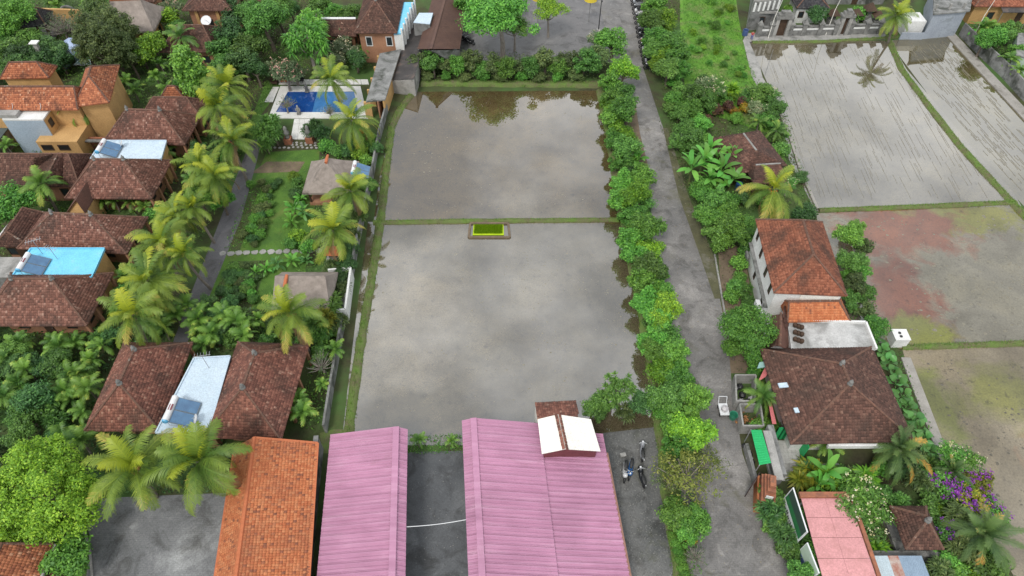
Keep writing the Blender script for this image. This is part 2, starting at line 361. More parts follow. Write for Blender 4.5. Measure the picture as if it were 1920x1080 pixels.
sheet('garden_path', [(310, 690), (338, 690), (352, 640), (395, 550), (452, 410), (482, 300), (490, 262), (470, 262), (440, 340), (402, 440), (362, 540), (325, 640)], .02, M_path)
sheet('lawn', [(375, 580), (420, 470), (500, 285), (600, 280), (580, 470), (560, 560), (480, 580)], .008, M_grass)
sheet('villa_lawn', [(480, 270), (490, 215), (530, 160), (500, 150), (440, 300)], .006, M_grass)
sheet('meadow', [(1275, -60), (1372, -60), (1386, 40), (1400, 110), (1425, 160), (1480, 190), (1440, 250), (1290, 200), (1275, 100)], .01, M_field)
sheet('footpath', [(1393, 76), (1400, 62), (1660, 58), (1662, 74), (1415, 80), (1430, 145), (1455, 185), (1438, 190), (1410, 145)], .03, M_conc)
sheet('shed_yard', [(755, 848), (872, 845), (885, 1180), (755, 1180)], .014, M_yard)
sheet('gravel_yard', [(1100, 800), (1235, 795), (1245, 840), (1262, 1000), (1275, 1080), (1290, 1180), (1160, 1180)], .014, M_gravel)
sheet('side_yard', [(600, 812), (625, 805), (765, 805), (762, 850), (600, 850)], .006, M_bund)

# ------------------------------------------------------------------ paddies
p5 = at(1660, 480); p5b = at(1700, 540)
M_p1 = paddy_mat('paddy_upper', (0.111, 0.081, 0.039), (0.077, 0.055, 0.025), [(3, 64, 10, 7, (0.122, 0.096, 0.055), .2, .1, .4)])
c2p = at(770, 590); c3p = at(1010, 650)
M_p2 = paddy_mat('paddy_lower', (0.111, 0.092, 0.057), (0.082, 0.066, 0.040), [(c2p.x, c2p.y, 8.5, 13, (0.147, 0.120, 0.076), .2, -.06, .3), (c3p.x, c3p.y, 7, 10, (0.066, 0.052, 0.031), .4, .2, .5)])
M_p3 = paddy_mat('paddy_ploughed', (0.131, 0.113, 0.076), (0.097, 0.083, 0.054), [])
M_p4 = paddy_mat('paddy_strip', (0.111, 0.094, 0.046), (0.077, 0.065, 0.031), [])
t5 = at(1690, 430); t5b = at(1685, 560); t5c = at(1790, 405); t5d = at(1715, 622)
M_p5 = paddy_mat('paddy_algae', (.17, .155, .115), (.13, .118, .082), [(t5c.x, t5c.y, 12, 4, (.15, .145, .03), .3, -.25, .12), (t5.x, t5.y, 11, 6, (.15, .054, .026), .35, -.3, .22),
     (t5b.x, t5b.y, 6, 10, (.145, .052, .027), .4, -.28, .24), (t5d.x, t5d.y, 5, 3, (.15, .155, .025), .4, -.16, .18)], ior=1.85)
t6 = at(1880, 740); t6b = at(1760, 760)
M_p6 = paddy_mat('paddy_brown', (.2, .165, .105), (.155, .125, .075), [(t6.x, t6.y, 6, 5, (.14, .135, .03), .3, -.1, .26), (t6b.x, t6b.y, 3, 6, (.13, .135, .03), .4, -.08, .26), (t6.x + 3, t6.y - 9, 5, 6, (.22, .115, .055), .3, -.08, .3)], ior=1.9)
WZ = .035
sheet('paddy', [(772, 172), (1125, 170), (1150, 260), (1170, 420), (700, 420), (712, 330), (735, 232)], WZ, M_p1)
sheet('paddy', [(690, 416), (1172, 414), (1215, 560), (1240, 700), (1235, 800), (1130, 812), (1130, 835), (640, 835), (655, 700), (672, 560)], WZ - .006, M_p2)
sheet('paddy', [(1405, 78), (1668, 76), (1700, 130), (1760, 200), (1830, 285), (1900, 360), (1915, 386), (1530, 398), (1480, 300), (1445, 170)], WZ, M_p3)
sheet('paddy', [(1665, 76), (1778, 66), (1960, 255), (2050, 350), (1960, 430), (1900, 365), (1830, 285), (1750, 190)], WZ - .006, M_p4)
sheet('paddy', [(1530, 400), (1900, 383), (1930, 400), (2200, 540), (2260, 640), (1690, 654), (1640, 640), (1560, 560)], WZ - .012, M_p5)
sheet('paddy', [(1690, 650), (2280, 640), (2500, 1180), (1960, 1180), (1830, 960), (1750, 840)], WZ - .018, M_p6)

# plough ridges and clods of mud standing just out of the water
M_mudm = mat('grey_mud', (.28, .255, .2), (.17, .153, .117), .7, .5, .3, spec=.5); M_mud = mat('wet_mud', (.13, .115, .085), (.075, .066, .048), 2, .55, .3, spec=.5); M_mudp = mat('pale_silt', (.24, .22, .17), (.16, .145, .11), 2, .6, .3)
def pip(P, x, y):
    c = False; j = len(P) - 1
    for i in range(len(P)):
        if (P[i].y > y) != (P[j].y > y) and x < (P[j].x - P[i].x) * (y - P[i].y) / (P[j].y - P[i].y) + P[i].x: c = not c
        j = i
    return c
def mud_ridges(px, n, deg, ln, wd, mat_, seed, gap=.55, label='plough ridges'):
    P = ats(px, 0); r_ = random.Random(seed); xs = [p.x for p in P]; ys = [p.y for p in P]; m = MB(); a = R(deg); d = Vector((math.sin(a), math.cos(a), 0)); nn = Vector((d.y, -d.x, 0)); k = 0
    while k < n:
        c = Vector((r_.uniform(min(xs), max(xs)), r_.uniform(min(ys), max(ys)), WZ)); t_ = round(c.dot(nn) / gap) * gap + r_.choice((-.1, .1)); c = d * c.dot(d) + nn * t_; c.z = WZ; l = r_.uniform(*ln) / 2
        if not (pip(P, c.x + d.x * l, c.y + d.y * l) and pip(P, c.x - d.x * l, c.y - d.y * l)): k += .2; continue
        k += 1; S_ = 6; b = len(m.v)
        for i in range(S_ + 1):
            u = i / S_; w_ = wd * r_.uniform(.5, 1.2) * (math.sin(math.pi * min(.96, max(.04, u))) ** .5) / 2; q = c + d * (2 * u - 1) * l + nn * r_.uniform(-.03, .03); m.v += [q - nn * w_ - Vector((0, 0, .01)), q + Vector((0, 0, .035)), q + nn * w_ - Vector((0, 0, .01))]
        for i in range(S_): m.f += [(b + i * 3, b + i * 3 + 1, b + i * 3 + 4, b + i * 3 + 3), (b + i * 3 + 1, b + i * 3 + 2, b + i * 3 + 5, b + i * 3 + 4)]
    o = m.build('mud_ridges', mat_, kind='stuff'); o['label'] = label; o['category'] = 'mud'
def mud_clods(px, n, rr, mat_, seed, label, clus=1.6):
    P = ats(px, 0); r_ = random.Random(seed); xs = [p.x for p in P]; ys = [p.y for p in P]; m = MB(); k = 0
    while k < n:
        c0 = (r_.uniform(min(xs), max(xs)), r_.uniform(min(ys), max(ys)))
        if not pip(P, *c0): k += .1; continue
        for _ in range(r_.randint(3, 14)):
            x, y = r_.gauss(c0[0], clus), r_.gauss(c0[1], clus * .6); k += 1
            if not pip(P, x, y): continue
            rad = r_.uniform(*rr) * r_.uniform(.4, 1); N_ = 6; b = len(m.v); m.v.append(Vector((x, y, WZ + r_.uniform(.01, .03))))
            for i in range(N_): a = 6.283 * i / N_; q = rad * r_.uniform(.5, 1.2); m.v.append(Vector((x + q * math.cos(a) * 1.3, y + q * math.sin(a), WZ - .012)))
            m.f += [(b, b + 1 + i, b + 1 + (i + 1) % N_) for i in range(N_)]
    o = m.build('mud_clods', mat_, kind='stuff'); o['label'] = label; o['category'] = 'mud'
PX3 = [(1425, 86), (1650, 84), (1690, 140), (1745, 205), (1820, 290), (1875, 374), (1545, 386), (1500, 300), (1470, 200)]
mud_ridges(PX3, 260, 2.5, (.6, 5), .085, M_mudm, 1, .6, 'dark plough ridges in the wide ploughed paddy'); mud_ridges(PX3, 90, 2.5, (1, 4), .1, M_mudp, 2, .6, 'pale silt lines in the wide ploughed paddy')
mud_ridges([(1690, 82), (1772, 76), (1900, 225), (1990, 330), (1950, 400), (1900, 345), (1830, 270), (1760, 185)], 300, -6, (.8, 3.5), .1, M_mudp, 3, .45, 'pale planting rows in the narrow strip paddy')
mud_clods([(735, 240), (790, 190), (1105, 190), (1135, 400), (725, 405)], 340, (.04, .2), M_mudm, 4, 'small clods of mud in the upper flooded plot'); mud_clods([(715, 430), (1140, 430), (1180, 560), (1195, 700), (1080, 740), (680, 780), (690, 600)], 520, (.03, .16), M_mudm, 5, 'small clods of mud in the lower flooded plot')
mud_clods([(1620, 410), (1890, 400), (2000, 620), (1710, 640)], 380, (.05, .25), M_mudp, 6, 'clods in the red-stained paddy'); mud_clods([(1720, 670), (2000, 660), (2100, 1000), (1860, 960), (1780, 800)], 200, (.05, .2), M_mud, 7, 'clods in the brown paddy')

# earth bunds between the paddies, grass on top
BUNDS = []
def bund(px, wd, h, name='bund', mat_=None, z0=0.0):
    P = ats(px, 0); m = MB(); rng = random.Random(len(BUNDS)); rows_ = []
    Q = []
    for a, b in zip(P, P[1:]):
        k = max(2, int((b - a).length / 1.2))
        Q += [a.lerp(b, i / k) for i in range(k)]
    Q.append(P[-1])
    for i, p in enumerate(Q):
        d = (Q[min(i + 1, len(Q) - 1)] - Q[max(i - 1, 0)]).normalized(); n = Vector((-d.y, d.x, 0)); ww = wd * rng.uniform(.8, 1.2) / 2; hh = h * rng.uniform(.8, 1.15)
        rows_.append([p + n * ww * s + Vector((0, 0, zz)) for s, zz in ((-1, -.05), (-.62, hh * .85), (0, hh), (.62, hh * .85), (1, -.05))])
    for r_ in rows_: m.v += r_
    for i in range(len(rows_) - 1):
        for k in range(4): m.f.append((i * 5 + k, i * 5 + k + 1, i * 5 + 6 + k, i * 5 + 5 + k))
    o = m.build(name, mat_ or M_bund, kind='structure', smooth=True); BUNDS.append((Q, wd, h)); return o
bund([(700, 418), (900, 415), (1160, 413)], .75, .3)
bund([(778, 168), (748, 210), (734, 240), (723, 330), (713, 418), (694, 540), (674, 660), (656, 790), (652, 830)], 1.1, .35)
bund([(1664, 70), (1690, 130), (1740, 198), (1800, 275), (1860, 340), (1925, 410), (1990, 470)], 1.0, .35)
bund([(1535, 395), (1700, 389), (1905, 380)], .8, .3)
bund([(1690, 652), (1800, 648), (2050, 640), (2200, 632)], .8, .3)
bund([(1128, 170), (1150, 280), (1170, 400), (1195, 520), (1218, 640), (1232, 740), (1245, 830), (1266, 1000), (1290, 1160)], 1.7, .4)
bund([(790, 157), (950, 158), (1130, 160)], 1.6, .5)
bund([(1410, 80), (1540, 79), (1660, 72), (1780, 66)], .6, .3)
# concrete irrigation edges
def ledge(name, px, wd, h, mat_):
    P = ats(px, 0); m = MB()
    for i, (a, b) in enumerate(zip(P, P[1:])):
        d = (b - a).normalized(); n = Vector((-d.y, d.x, 0)) * wd / 2; hh = Vector((0, 0, h + .003 * i))
        m.hexa([a - n, b - n, b + n, a + n], [a - n + hh, b - n + hh, b + n + hh, a + n + hh])
    return m.build(name, mat_, kind='structure')
M_pathc = mat('path_concrete', (.36, .34, .31), (.25, .235, .21), .6, .9, .3, spots=(.12, .11, .09), spot_scale=.4)
ledge('concrete_path', [(1780, 64), (1850, 140), (1930, 225), (2030, 330), (2150, 460)], 1.7, .16, M_pathc)
ledge('concrete_edge', [(1697, 672), (1725, 745), (1765, 850), (1800, 930)], 1.0, .2, M_pathc)
ledge('concrete_edge', [(1452, 190), (1478, 250), (1500, 320), (1532, 392)], .35, .2, M_pathc)
M_seed = mat('seedling_mat', (.42, .55, .015), (.32, .46, .01), 2, .9, .3)
sheet('seedbed', [(886, 441), (945, 441), (944, 421), (888, 421)], .1, M_seed)
# seed bed: mud frame and bright seedlings
sb = [at(879, 446), at(956, 446), at(953, 420), at(882, 420)]
for i in range(4):
    a, b = sb[i], sb[(i + 1) % 4]; m = MB(); m.beam(a + Vector((0, 0, .1)), b + Vector((0, 0, .1)), .28, .22 + .006 * i); m.build('seedbed_rim', M_earth, kind='structure')
# ------------------------------------------------------------------ roofs
TW, TL = .21, .27
def tile_verts(poly, seed=0, tw=TW, tl=TL, raise_=.03):
    """one little arched tile per cell of the slope `poly` (convex, first edge = eave)"""
    P = np.array([tuple(p) for p in poly]); o = P[0]
    u = P[1] - P[0]; u /= np.linalg.norm(u)
    n = np.cross(u, P[2] - P[0]); n /= np.linalg.norm(n)
    if n[2] < 0: n = -n
    v = np.cross(n, u)
    if v[2] < 0: v = -v
    U = (P - o) @ u; V = (P - o) @ v
    a = np.arange(U.min() + tw / 2, U.max(), tw); b = np.arange(V.min() + tl * .45, V.max(), tl)
    A, B = np.meshgrid(a, b); A = A.ravel(); B = B.ravel(); ok = np.ones(len(A), bool); k = len(P)
    cx, cy = U.mean(), V.mean()
    for i in range(k):
        x0, y0, x1, y1 = U[i], V[i], U[(i + 1) % k], V[(i + 1) % k]
        L_ = math.hypot(x1 - x0, y1 - y0)
        if L_ < 1e-6: continue
        s = ((x1 - x0) * (cy - y0) - (y1 - y0) * (cx - x0)); sg = 1 if s > 0 else -1
        ok &= sg * ((x1 - x0) * (B - y0) - (y1 - y0) * (A - x0)) / L_ > -.02
    A = A[ok]; B = B[ok]; r = np.random.RandomState(seed); m = len(A)
    A = A + r.uniform(-.012, .012, m); B = B + r.uniform(-.015, .015, m); Hh = r.uniform(-.008, .012, m)
    tx = np.array([-.5, 0, .5] * 2 + [-.5, 0, .5]) * tw * .97
    ty = np.array([-.56] * 3 + [.56] * 3 + [-.56] * 3) * tl
    tz = np.array([.045, .085, .045, .005, .04, .005, -.02, -.02, -.02]) + raise_ - .02
    X = A[:, None] + tx; Y = B[:, None] + ty; Z = Hh[:, None] + tz
    vv = o + X[..., None] * u + Y[..., None] * v + Z[..., None] * n
    q = np.array([[0, 1, 4, 3], [1, 2, 5, 4], [6, 7, 1, 0], [7, 8, 2, 1]])
    ff = (np.arange(m)[:, None, None] * 9 + q).reshape(-1, 4)
    return vv.reshape(-1, 3), ff
def tiles_obj(slopes, mat_, parent, seed=0, tw=TW, tl=TL):
    V, F, b = [], [], 0; o0 = np.array(tuple(wl(parent)))
    for i, s in enumerate(slopes):
        v, f = tile_verts(s, seed * 7 + i, tw, tl)
        if len(v) == 0: continue
        V.append(v - o0); F.append(f + b); b += len(v)
    return link('roof_tiles', fast_mesh('roof_tiles', np.concatenate(V), np.concatenate(F)), mat_, parent, 'stuff')
def cap_line(m, a, b, r=.13, step=.36):
    """overlapping half-round ridge tiles"""
    a, b = Vector(a), Vector(b); n = max(2, int((b - a).length / step)); d = (b - a) / n; up = Vector((0, 0, .055))
    for i in range(n):
        m.tube([a + d * i + up, a + d * (i + 1.12) + up], [r * 1.12, r * .9], 6)
def finial(m, p, s=1.0):
    m.lathe(p, [(.26 * s, -.1), (.26 * s, .12 * s), (.14 * s, .18 * s), (.2 * s, .3 * s), (.2 * s, .42 * s), (.1 * s, .5 * s), (.05 * s, .7 * s)], 8)
class Rect:
    def __init__(s, c, w_, d, ang): s.c = Vector((c[0], c[1], 0)); s.w = w_; s.d = d; s.a = ang
    def p(s, u, v, z=0):                     # u,v in -.5 .. .5
        x, y = rot2(u * s.w, v * s.d, s.a); return s.c + Vector((x, y, z))
    def m(s, x, y, z=0):                     # metres from the centre
        x, y = rot2(x, y, s.a); return s.c + Vector((x, y, z))
def rect3(A, B, D, z):
    a, b, d = at(*A, z), at(*B, z), at(*D, z); u = b - a; w_ = u.length; u.normalize(); v = Vector((-u.y, u.x, 0)); dd = (d - a).dot(v)
    return Rect(a + u * w_ / 2 + v * dd / 2, w_, dd, math.atan2(u.y, u.x))
def rectw(x0, y0, x1, y1, deg=0): return Rect(((x0 + x1) / 2, (y0 + y1) / 2), x1 - x0, y1 - y0, R(deg))
SEED = [0]; ROOFS = []
def hip_roof(par, rc, ze, zr, axis, mat_, rl=None, shift=0, fin=True, caps=True, tw=TW, tl=TL, flare=.0, name='roof'):
    SEED[0] += 1; ROOFS.append(rc)
    FL, FR, BR, BL = [rc.p(u, v, ze) for u, v in ((-.5, -.5), (.5, -.5), (.5, .5), (-.5, .5))]
    if axis == 'u':
        rl = (rc.w - rc.d) * 1.0 if rl is None else rl
        r0, r1 = rc.m(-rl / 2 + shift, 0, zr), rc.m(rl / 2 + shift, 0, zr)
        sl = [[FL, FR, r1, r0], [FR, BR, r1], [BR, BL, r0, r1], [BL, FL, r0]]; hips = [(FL, r0), (BL, r0), (FR, r1), (BR, r1)]
    else:
        rl = (rc.d - rc.w) * 1.0 if rl is None else rl
        r0, r1 = rc.m(0, -rl / 2 + shift, zr), rc.m(0, rl / 2 + shift, zr)
        sl = [[FL, FR, r0], [FR, BR, r1, r0], [BR, BL, r1], [BL, FL, r0, r1]]; hips = [(FL, r0), (FR, r0), (BL, r1), (BR, r1)]
    m = MB()
    for s in sl: m.poly(s)
    m.poly([BL + Vector((0, 0, -.12)), BR + Vector((0, 0, -.12)), FR + Vector((0, 0, -.12)), FL + Vector((0, 0, -.12))])
    for a, b in ((FL, FR), (FR, BR), (BR, BL), (BL, FL)):
        m.poly([a + Vector((0, 0, -.12)), b + Vector((0, 0, -.12)), b, a])
    ro = m.build(name, mat_, par)
    tiles_obj(sl, mat_, ro, SEED[0], tw, tl)
    if caps:
        c = MB(); cap_line(c, r0, r1) if rl > .5 else None
        for a, b in hips: cap_line(c, a, b, .11)
        c.build('ridge_cap', M_ridge, ro, kind='stuff')
    if fin:
        for r_ in ((r0, r1) if rl > .5 else (r0,)):
            f = MB(); finial(f, r_); f.build('finial', M_stone, ro, smooth=True)
    return ro, (r0, r1)
def gable_roof(par, e0, e1, r0, r1, f0, f1, mat_, caps=True, tiles=True, name='roof', tw=TW, tl=TL):
    """two slopes: eave e0-e1, ridge r0-r1, eave f0-f1"""
    SEED[0] += 1; sl = [[e0, e1, r1, r0], [f1, f0, r0, r1]]; m = MB()
    for s in sl: m.slab(s, .1)
    ro = m.build(name, mat_, par)
    if tiles: tiles_obj(sl, mat_, ro, SEED[0], tw, tl)
    if caps:
        c = MB(); cap_line(c, r0, r1, .15); c.build('ridge_cap', M_ridge, ro, kind='stuff')
    return ro
def window(par, c, w_, h, nrm, frame=None, pane=None):
    """framed window on a wall: c centre of the sill line, nrm outward unit vector"""
    n = Vector((nrm[0], nrm[1], 0)).normalized(); t = Vector((-n.y, n.x, 0)); c = Vector(c); up = Vector((0, 0, 1)); m = MB(); fw = .1
    def plate(a0, a1, b0, b1, d0, d1):
        lo = [c + t * x + up * y + n * d0 for x, y in ((a0, b0), (a1, b0), (a1, b1), (a0, b1))]; hi = [p + n * (d1 - d0) for p in lo]; return lo, hi
    for a0, a1, b0, b1 in ((-w_ / 2, w_ / 2, 0, fw), (-w_ / 2, w_ / 2, h - fw, h), (-w_ / 2, -w_ / 2 + fw, fw, h - fw), (w_ / 2 - fw, w_ / 2, fw, h - fw)):
        m.hexa(*plate(a0, a1, b0, b1, -.02, .07))
    o = m.build('window', frame or M_wood, par)
    q = MB(); q.hexa(*plate(-w_ / 2 + fw, w_ / 2 - fw, fw, h - fw, -.02, .025)); q.build('pane', pane or M_glass, o)
    return o
def door(par, c, w_, h, nrm, mat_=None):
    n = Vector((nrm[0], nrm[1], 0)).normalized(); t = Vector((-n.y, n.x, 0)); c = Vector(c); up = Vector((0, 0, 1)); m = MB()
    lo = [c + t * x + up * y for x, y in ((-w_ / 2, 0), (w_ / 2, 0), (w_ / 2, h), (-w_ / 2, h))]
    m.hexa([p - n * .02 for p in lo], [p + n * .06 for p in lo]); o = m.build('door', mat_ or M_wood, par)
    k = MB(); k.ball(c + t * w_ * .36 + up * h * .48 + n * .09, .05, 6, 4); k.build('handle', M_steel, o); return o
def walls(par, rc, inset, z1, mat_, z0=0.0, sides='fr'):
    m = MB(); w_, d = rc.w - 2 * inset, rc.d - 2 * inset
    m.box(rc.c + Vector((0, 0, z0)), (w_, d, z1 - z0), rc.a); wo_ = m.build('wall', mat_, par)
    ca, sa = math.cos(rc.a), math.sin(rc.a)
    if 'f' in sides:
        door(par, rc.m(0, -d / 2, z0), 1.0, 2.1, (sa, -ca))
        for x in (-w_ * .3, w_ * .3): window(par, rc.m(x, -d / 2, z0 + .9), 1.1, 1.2, (sa, -ca))
    if 'r' in sides:
        for y in (-d * .25, d * .25): window(par, rc.m(w_ / 2, y, z0 + .9), 1.0, 1.2, (ca, sa))
    if 'l' in sides:
        for y in (-d * .25, d * .25): window(par, rc.m(-w_ / 2, y, z0 + .9), 1.0, 1.2, (-ca, -sa))
    return wo_
def posts(par, rc, ins, z1, mat_, n=3, side='r', s=.28):
    w_, d = rc.w / 2 - ins, rc.d / 2 - ins
    for i in range(n):
        k = -1 + 2 * i / (n - 1); p = rc.m(w_, k * d) if side == 'r' else rc.m(k * w_, -d)
        m = MB(); m.box(p, (s, s, z1), rc.a); m.build('column', mat_, par)

# ------------------------------------------------------------------ villas on the left
def villa(label, rc, ze, zr, axis, tmat, wall=None, rl=None, shift=0, sides='fr', group=None, inset=.9, cols=True, fin=True):
    t = thing('villa', label, 'house', rc.c, group); walls(t, rc, inset + .55 if cols else inset, ze + .02, wall or M_terra, sides=sides)
    if cols: posts(t, rc, .35, ze - .1, M_terra, 4, 'r')
    ro, rr = hip_roof(t, rc, ze, zr, axis, tmat, rl, shift, fin=fin); return t, ro, rr
v1, _, _ = villa('red tiled villa west of the solar heater deck, its front corner behind coconut fronds', rect3((158, 808), (300, 808), (232, 643), 3.2), 3.2, 6.4, 'v', T_red, rl=3.8)
v2, _, _ = villa('red tiled villa whose front corner touches the bright orange tiled roof', rect3((380, 820), (527, 826), (428, 641), 3.2), 3.2, 6.4, 'v', T_red, rl=3.8)
v3, _, _ = villa('brown tiled villa directly in front of the bright blue roof deck', rect3((-42, 611), (163, 611), (2, 512), 3.2), 3.2, 6.4, 'u', T_villa, rl=4.2)
v4, _, _ = villa('brown tiled villa directly behind the bright blue roof deck', rect3((32, 466), (238, 476), (80, 399), 3.2), 3.2, 6.2, 'u', T_villa, rl=4.6)
v5, _, _ = villa('mottled brown tiled villa in front of the pale roof deck with a solar heater', rect3((122, 372), (285, 373), (172, 300), 3.2), 3.2, 6.3, 'u', T_villa, rl=3.6)
v6, _, _ = villa('reddish brown tiled villa behind the pale roof deck, beside the ochre building', rect3((192, 268), (347, 272), (228, 214), 3.2), 3.2, 6.3, 'u', T_villa, rl=4.4)
t = thing('villa_wing', 'low brown tiled wing behind the villa next to the ochre building', 'house', at(315, 205), None)
rc = rect3((262, 222), (378, 222), (280, 190), 3.4); walls(t, rc, .6, 3.4, M_terra); hip_roof(t, rc, 3.4, 5.4, 'u', T_villa, fin=False)
t = thing('bale_hut', 'small red tiled hut by the lime green oval tree', 'hut', at(328, 178))
rc = rect3((296, 192), (352, 192), (303, 172), 2.8); walls(t, rc, .5, 2.8, M_brick); hip_roof(t, rc, 2.8, 4.6, 'u', T_gold, rl=1.0, fin=False)
t = thing('long_house', 'long dark tiled house with a front gable left of the mottled villa', 'house', at(60, 340))
rc = rect3((-30, 350), (150, 350), (15, 290), 3.0); walls(t, rc, .7, 3.0, M_terra); hip_roof(t, rc, 3.0, 5.6, 'u', T_brown, rl=9, fin=False)
e0, e1, r0, r1, f0, f1 = at(62, 332, 3.1), at(108, 292, 5.2), at(86, 335, 5.0), at(110, 288, 5.5), at(118, 348, 3.1), at(122, 300, 5.0)
gable_roof(t, e0, e1, r0, r1, f0, f1, T_brown, name='porch_roof')
t = thing('annex_wing', 'low brown tiled wing at the west end of the villa behind the blue deck', 'house', at(55, 430))
rc = rect3((-12, 462), (58, 462), (40, 402), 2.9); walls(t, rc, .6, 2.9, M_terra); hip_roof(t, rc, 2.9, 4.6, 'v', T_brown, rl=4, fin=False)
# tan gable behind villa 4
t = thing('gable_shed', 'tan gabled shed end poking up behind a brown tiled villa', 'shed', at(148, 402))
m = MB(); a, b, c = at(124, 400, 3), at(162, 398, 3), at(144, 373, 4.6); bk = Vector((0, 3, 0))
m.add([a, b, c, a + bk, b + bk, c + bk, a - Vector((0, 0, 3)), b - Vector((0, 0, 3)), a + bk - Vector((0, 0, 3)), b + bk - Vector((0, 0, 3))], [(6, 7, 1, 0), (0, 1, 2), (7, 9, 4, 1), (8, 6, 0, 3), (9, 8, 3, 4), (4, 3, 5)]); m.build('wall', M_ochre, t)
m = MB(); up = Vector((0, 0, .06)); f = Vector((0, -.3, 0))
m.slab([a + f + up, c + f + up, c + bk + up, a + bk + up], .05); m.slab([c + f + up * 1.1, b + f + up * 1.1, b + bk + up * 1.1, c + bk + up * 1.1], .05); m.build('roof', T_brown, t)

# flat decks with solar water heaters
def solar(label, p, ang, s=1.0, group='solar water heaters on roof decks'):
    """p = centre of the panel's foot; tank at the high end"""
    t = thing('solar_water_heater', label, 'solar heater', p, group)
    f = lambda x, y, z: p + Vector((*rot2(x * s, y * s, ang), z * s))
    def q(x0, x1, y0, y1, z0, z1, th=.08):
        return [f(x0, y0, z0), f(x1, y0, z1), f(x1, y1, z1), f(x0, y1, z0)]
    for i in range(2):
        m = MB(); a, b = (-1.25, -.02) if i == 0 else (.02, 1.25)
        m.slab([f(0.1, a, .95), f(1.9, a, .18), f(1.9, b, .18), f(.1, b, .95)], .08); o = m.build('collector_panel', MATS['solar_frame'], t)
        m = MB(); m.slab([f(.16, a + .05, .945), f(1.84, a + .05, .227), f(1.84, b - .05, .227), f(.16, b - .05, .945)], .02); m.build('glass', MATS['solar_glass'], o)
    m = MB(); m.tube([f(-.15, -1.3, 1.05), f(-.15, -1.22, 1.05), f(-.15, 1.22, 1.05), f(-.15, 1.3, 1.05)], [.2 * s, .29 * s, .29 * s, .2 * s], 14); tk = m.build('tank', M_metalw, t, smooth=False)
    m = MB(); m.tube([f(-.15, -1.34, 1.05), f(-.15, -1.2, 1.05)], [.22 * s, .3 * s], 14); m.build('end_cap', plain('cap_blue', (.1, .4, .65), .4), tk)
    m = MB(); m.slab([f(-.2, -.25, 1.352), f(.1, -.25, 1.28), f(.1, .35, 1.28), f(-.2, .35, 1.352)], .03); m.build('label_plate', plain('maroon_label', (.2, .05, .06), .5), tk)
    for y in (-1.1, 1.1):
        m = MB(); m.bar(f(-.15, y, 0), f(-.15, y, .85), .025 * s); m.bar(f(1.8, y, 0), f(1.8, y, .15), .025 * s); m.bar(f(-.15, y, .05), f(1.8, y, .05), .025 * s); m.build('stand', M_steel, t)
    return t
plain('solar_frame', (.16, .2, .24), .4); _m = mat('solar_glass', (.09, .2, .34), (.06, .13, .24), 1.2, .12, 0, spec=.6)
def deck(name, label, px, z, mat_, wallm, cat='flat roof'):
    P = ats(px, z); c = sum(P, Vector()) / len(P); c.z = 0; t = thing(name, label, cat, c)
    m = MB(); ins = [c.lerp(Vector((p.x, p.y, 0)), .96) for p in P]; n = len(P)
    m.add(ins + [p + Vector((0, 0, z - .25)) for p in ins], [tuple(range(n, 2 * n))] + [(i, (i + 1) % n, (i + 1) % n + n, i + n) for i in range(n)]); m.build('wall', wallm, t)
    m = MB(); m.slab(P, .25); m.build('deck', mat_, t)
    m = MB()
    for a, b in zip(P, P[1:] + P[:1]): m.beam(a + Vector((0, 0, .05)), b + Vector((0, 0, .05)), .14, .12)
    m.build('parapet', mat_, t); return t
deck('roof_deck', 'pale blue-white flat deck between the two red tiled villas', [(292, 812), (392, 808), (432, 668), (364, 672)], 3.6, M_bluewhite, M_terra)
solar('white tank solar heater on the pale deck between the two red villas', at(331, 778, 3.6), R(-3), 1.05)
deck('roof_deck', 'bright blue flat roof deck with aerials and a solar heater', [(22, 520), (172, 520), (196, 466), (58, 466)], 4.4, M_blue, M_ochre)
solar('white tank solar heater on the bright blue deck', at(56, 503, 4.4), R(0))
deck('roof_deck', 'pale flat roof deck partly hidden by a small palm', [(170, 298), (302, 298), (312, 264), (192, 264)], 4.2, M_bluewhite, M_ochre)
solar('white tank solar heater on the pale deck behind the mottled villa', at(198, 286, 4.2), R(0), 1.0)
solar('blue panelled solar heater beside the rear thatched pavilion', at(668, 325, 3.2), R(0), .9)
def dish(label, p, r, ang, tilt=35, group='small white satellite dishes on roofs'):
    t = thing('satellite_dish', label, 'satellite dish', p, group); n = 14; m = MB(); ax = Vector((math.cos(ang) * math.cos(R(tilt)), math.sin(ang) * math.cos(R(tilt)), math.sin(R(tilt))))
    a = ax.orthogonal().normalized(); b = ax.cross(a); c = p + Vector((0, 0, r * 1.1))
    rings = [(0.02, 0), (.5, .06), (1, .25)]
    for k, (q, h) in enumerate(rings):
        for i in range(n):
            th = 2 * math.pi * i / n; m.v.append(c + (a * math.cos(th) + b * math.sin(th)) * q * r + ax * h * r)
    for k in range(2):
        for i in range(n): m.f.append((k * n + i, k * n + (i + 1) % n, (k + 1) * n + (i + 1) % n, (k + 1) * n + i))
    m.f.append(tuple(range(n))); o = m.build('reflector', M_metalw, t, smooth=True); so_ = o.modifiers.new('thick', 'SOLIDIFY'); so_.thickness = .03
    m = MB(); m.bar(c - b * r, c + ax * r * .9, .018 + r * .01); m.build('feed_arm', M_steel, t)
    m = MB(); m.bar(p, c, .04); m.build('mount', M_steel, t); return t
dish('small satellite dish on the pale deck between the red villas', at(372, 790, 3.6), .45, R(200))
dish('small satellite dish on the pale deck behind the mottled villa', at(232, 275, 4.2), .45, R(200))
dish('small satellite dish on the white roof of the ochre building, near its corner', at(80, 207, 5.6), .5, R(220))
dish('small satellite dish on the white roof of the ochre building, near its grey tank box', at(28, 207, 5.6), .5, R(220))
dish('large white satellite dish behind the brown roof with palm fronds over it', at(391, 50, 3.5), .85, R(-90), 55, None)
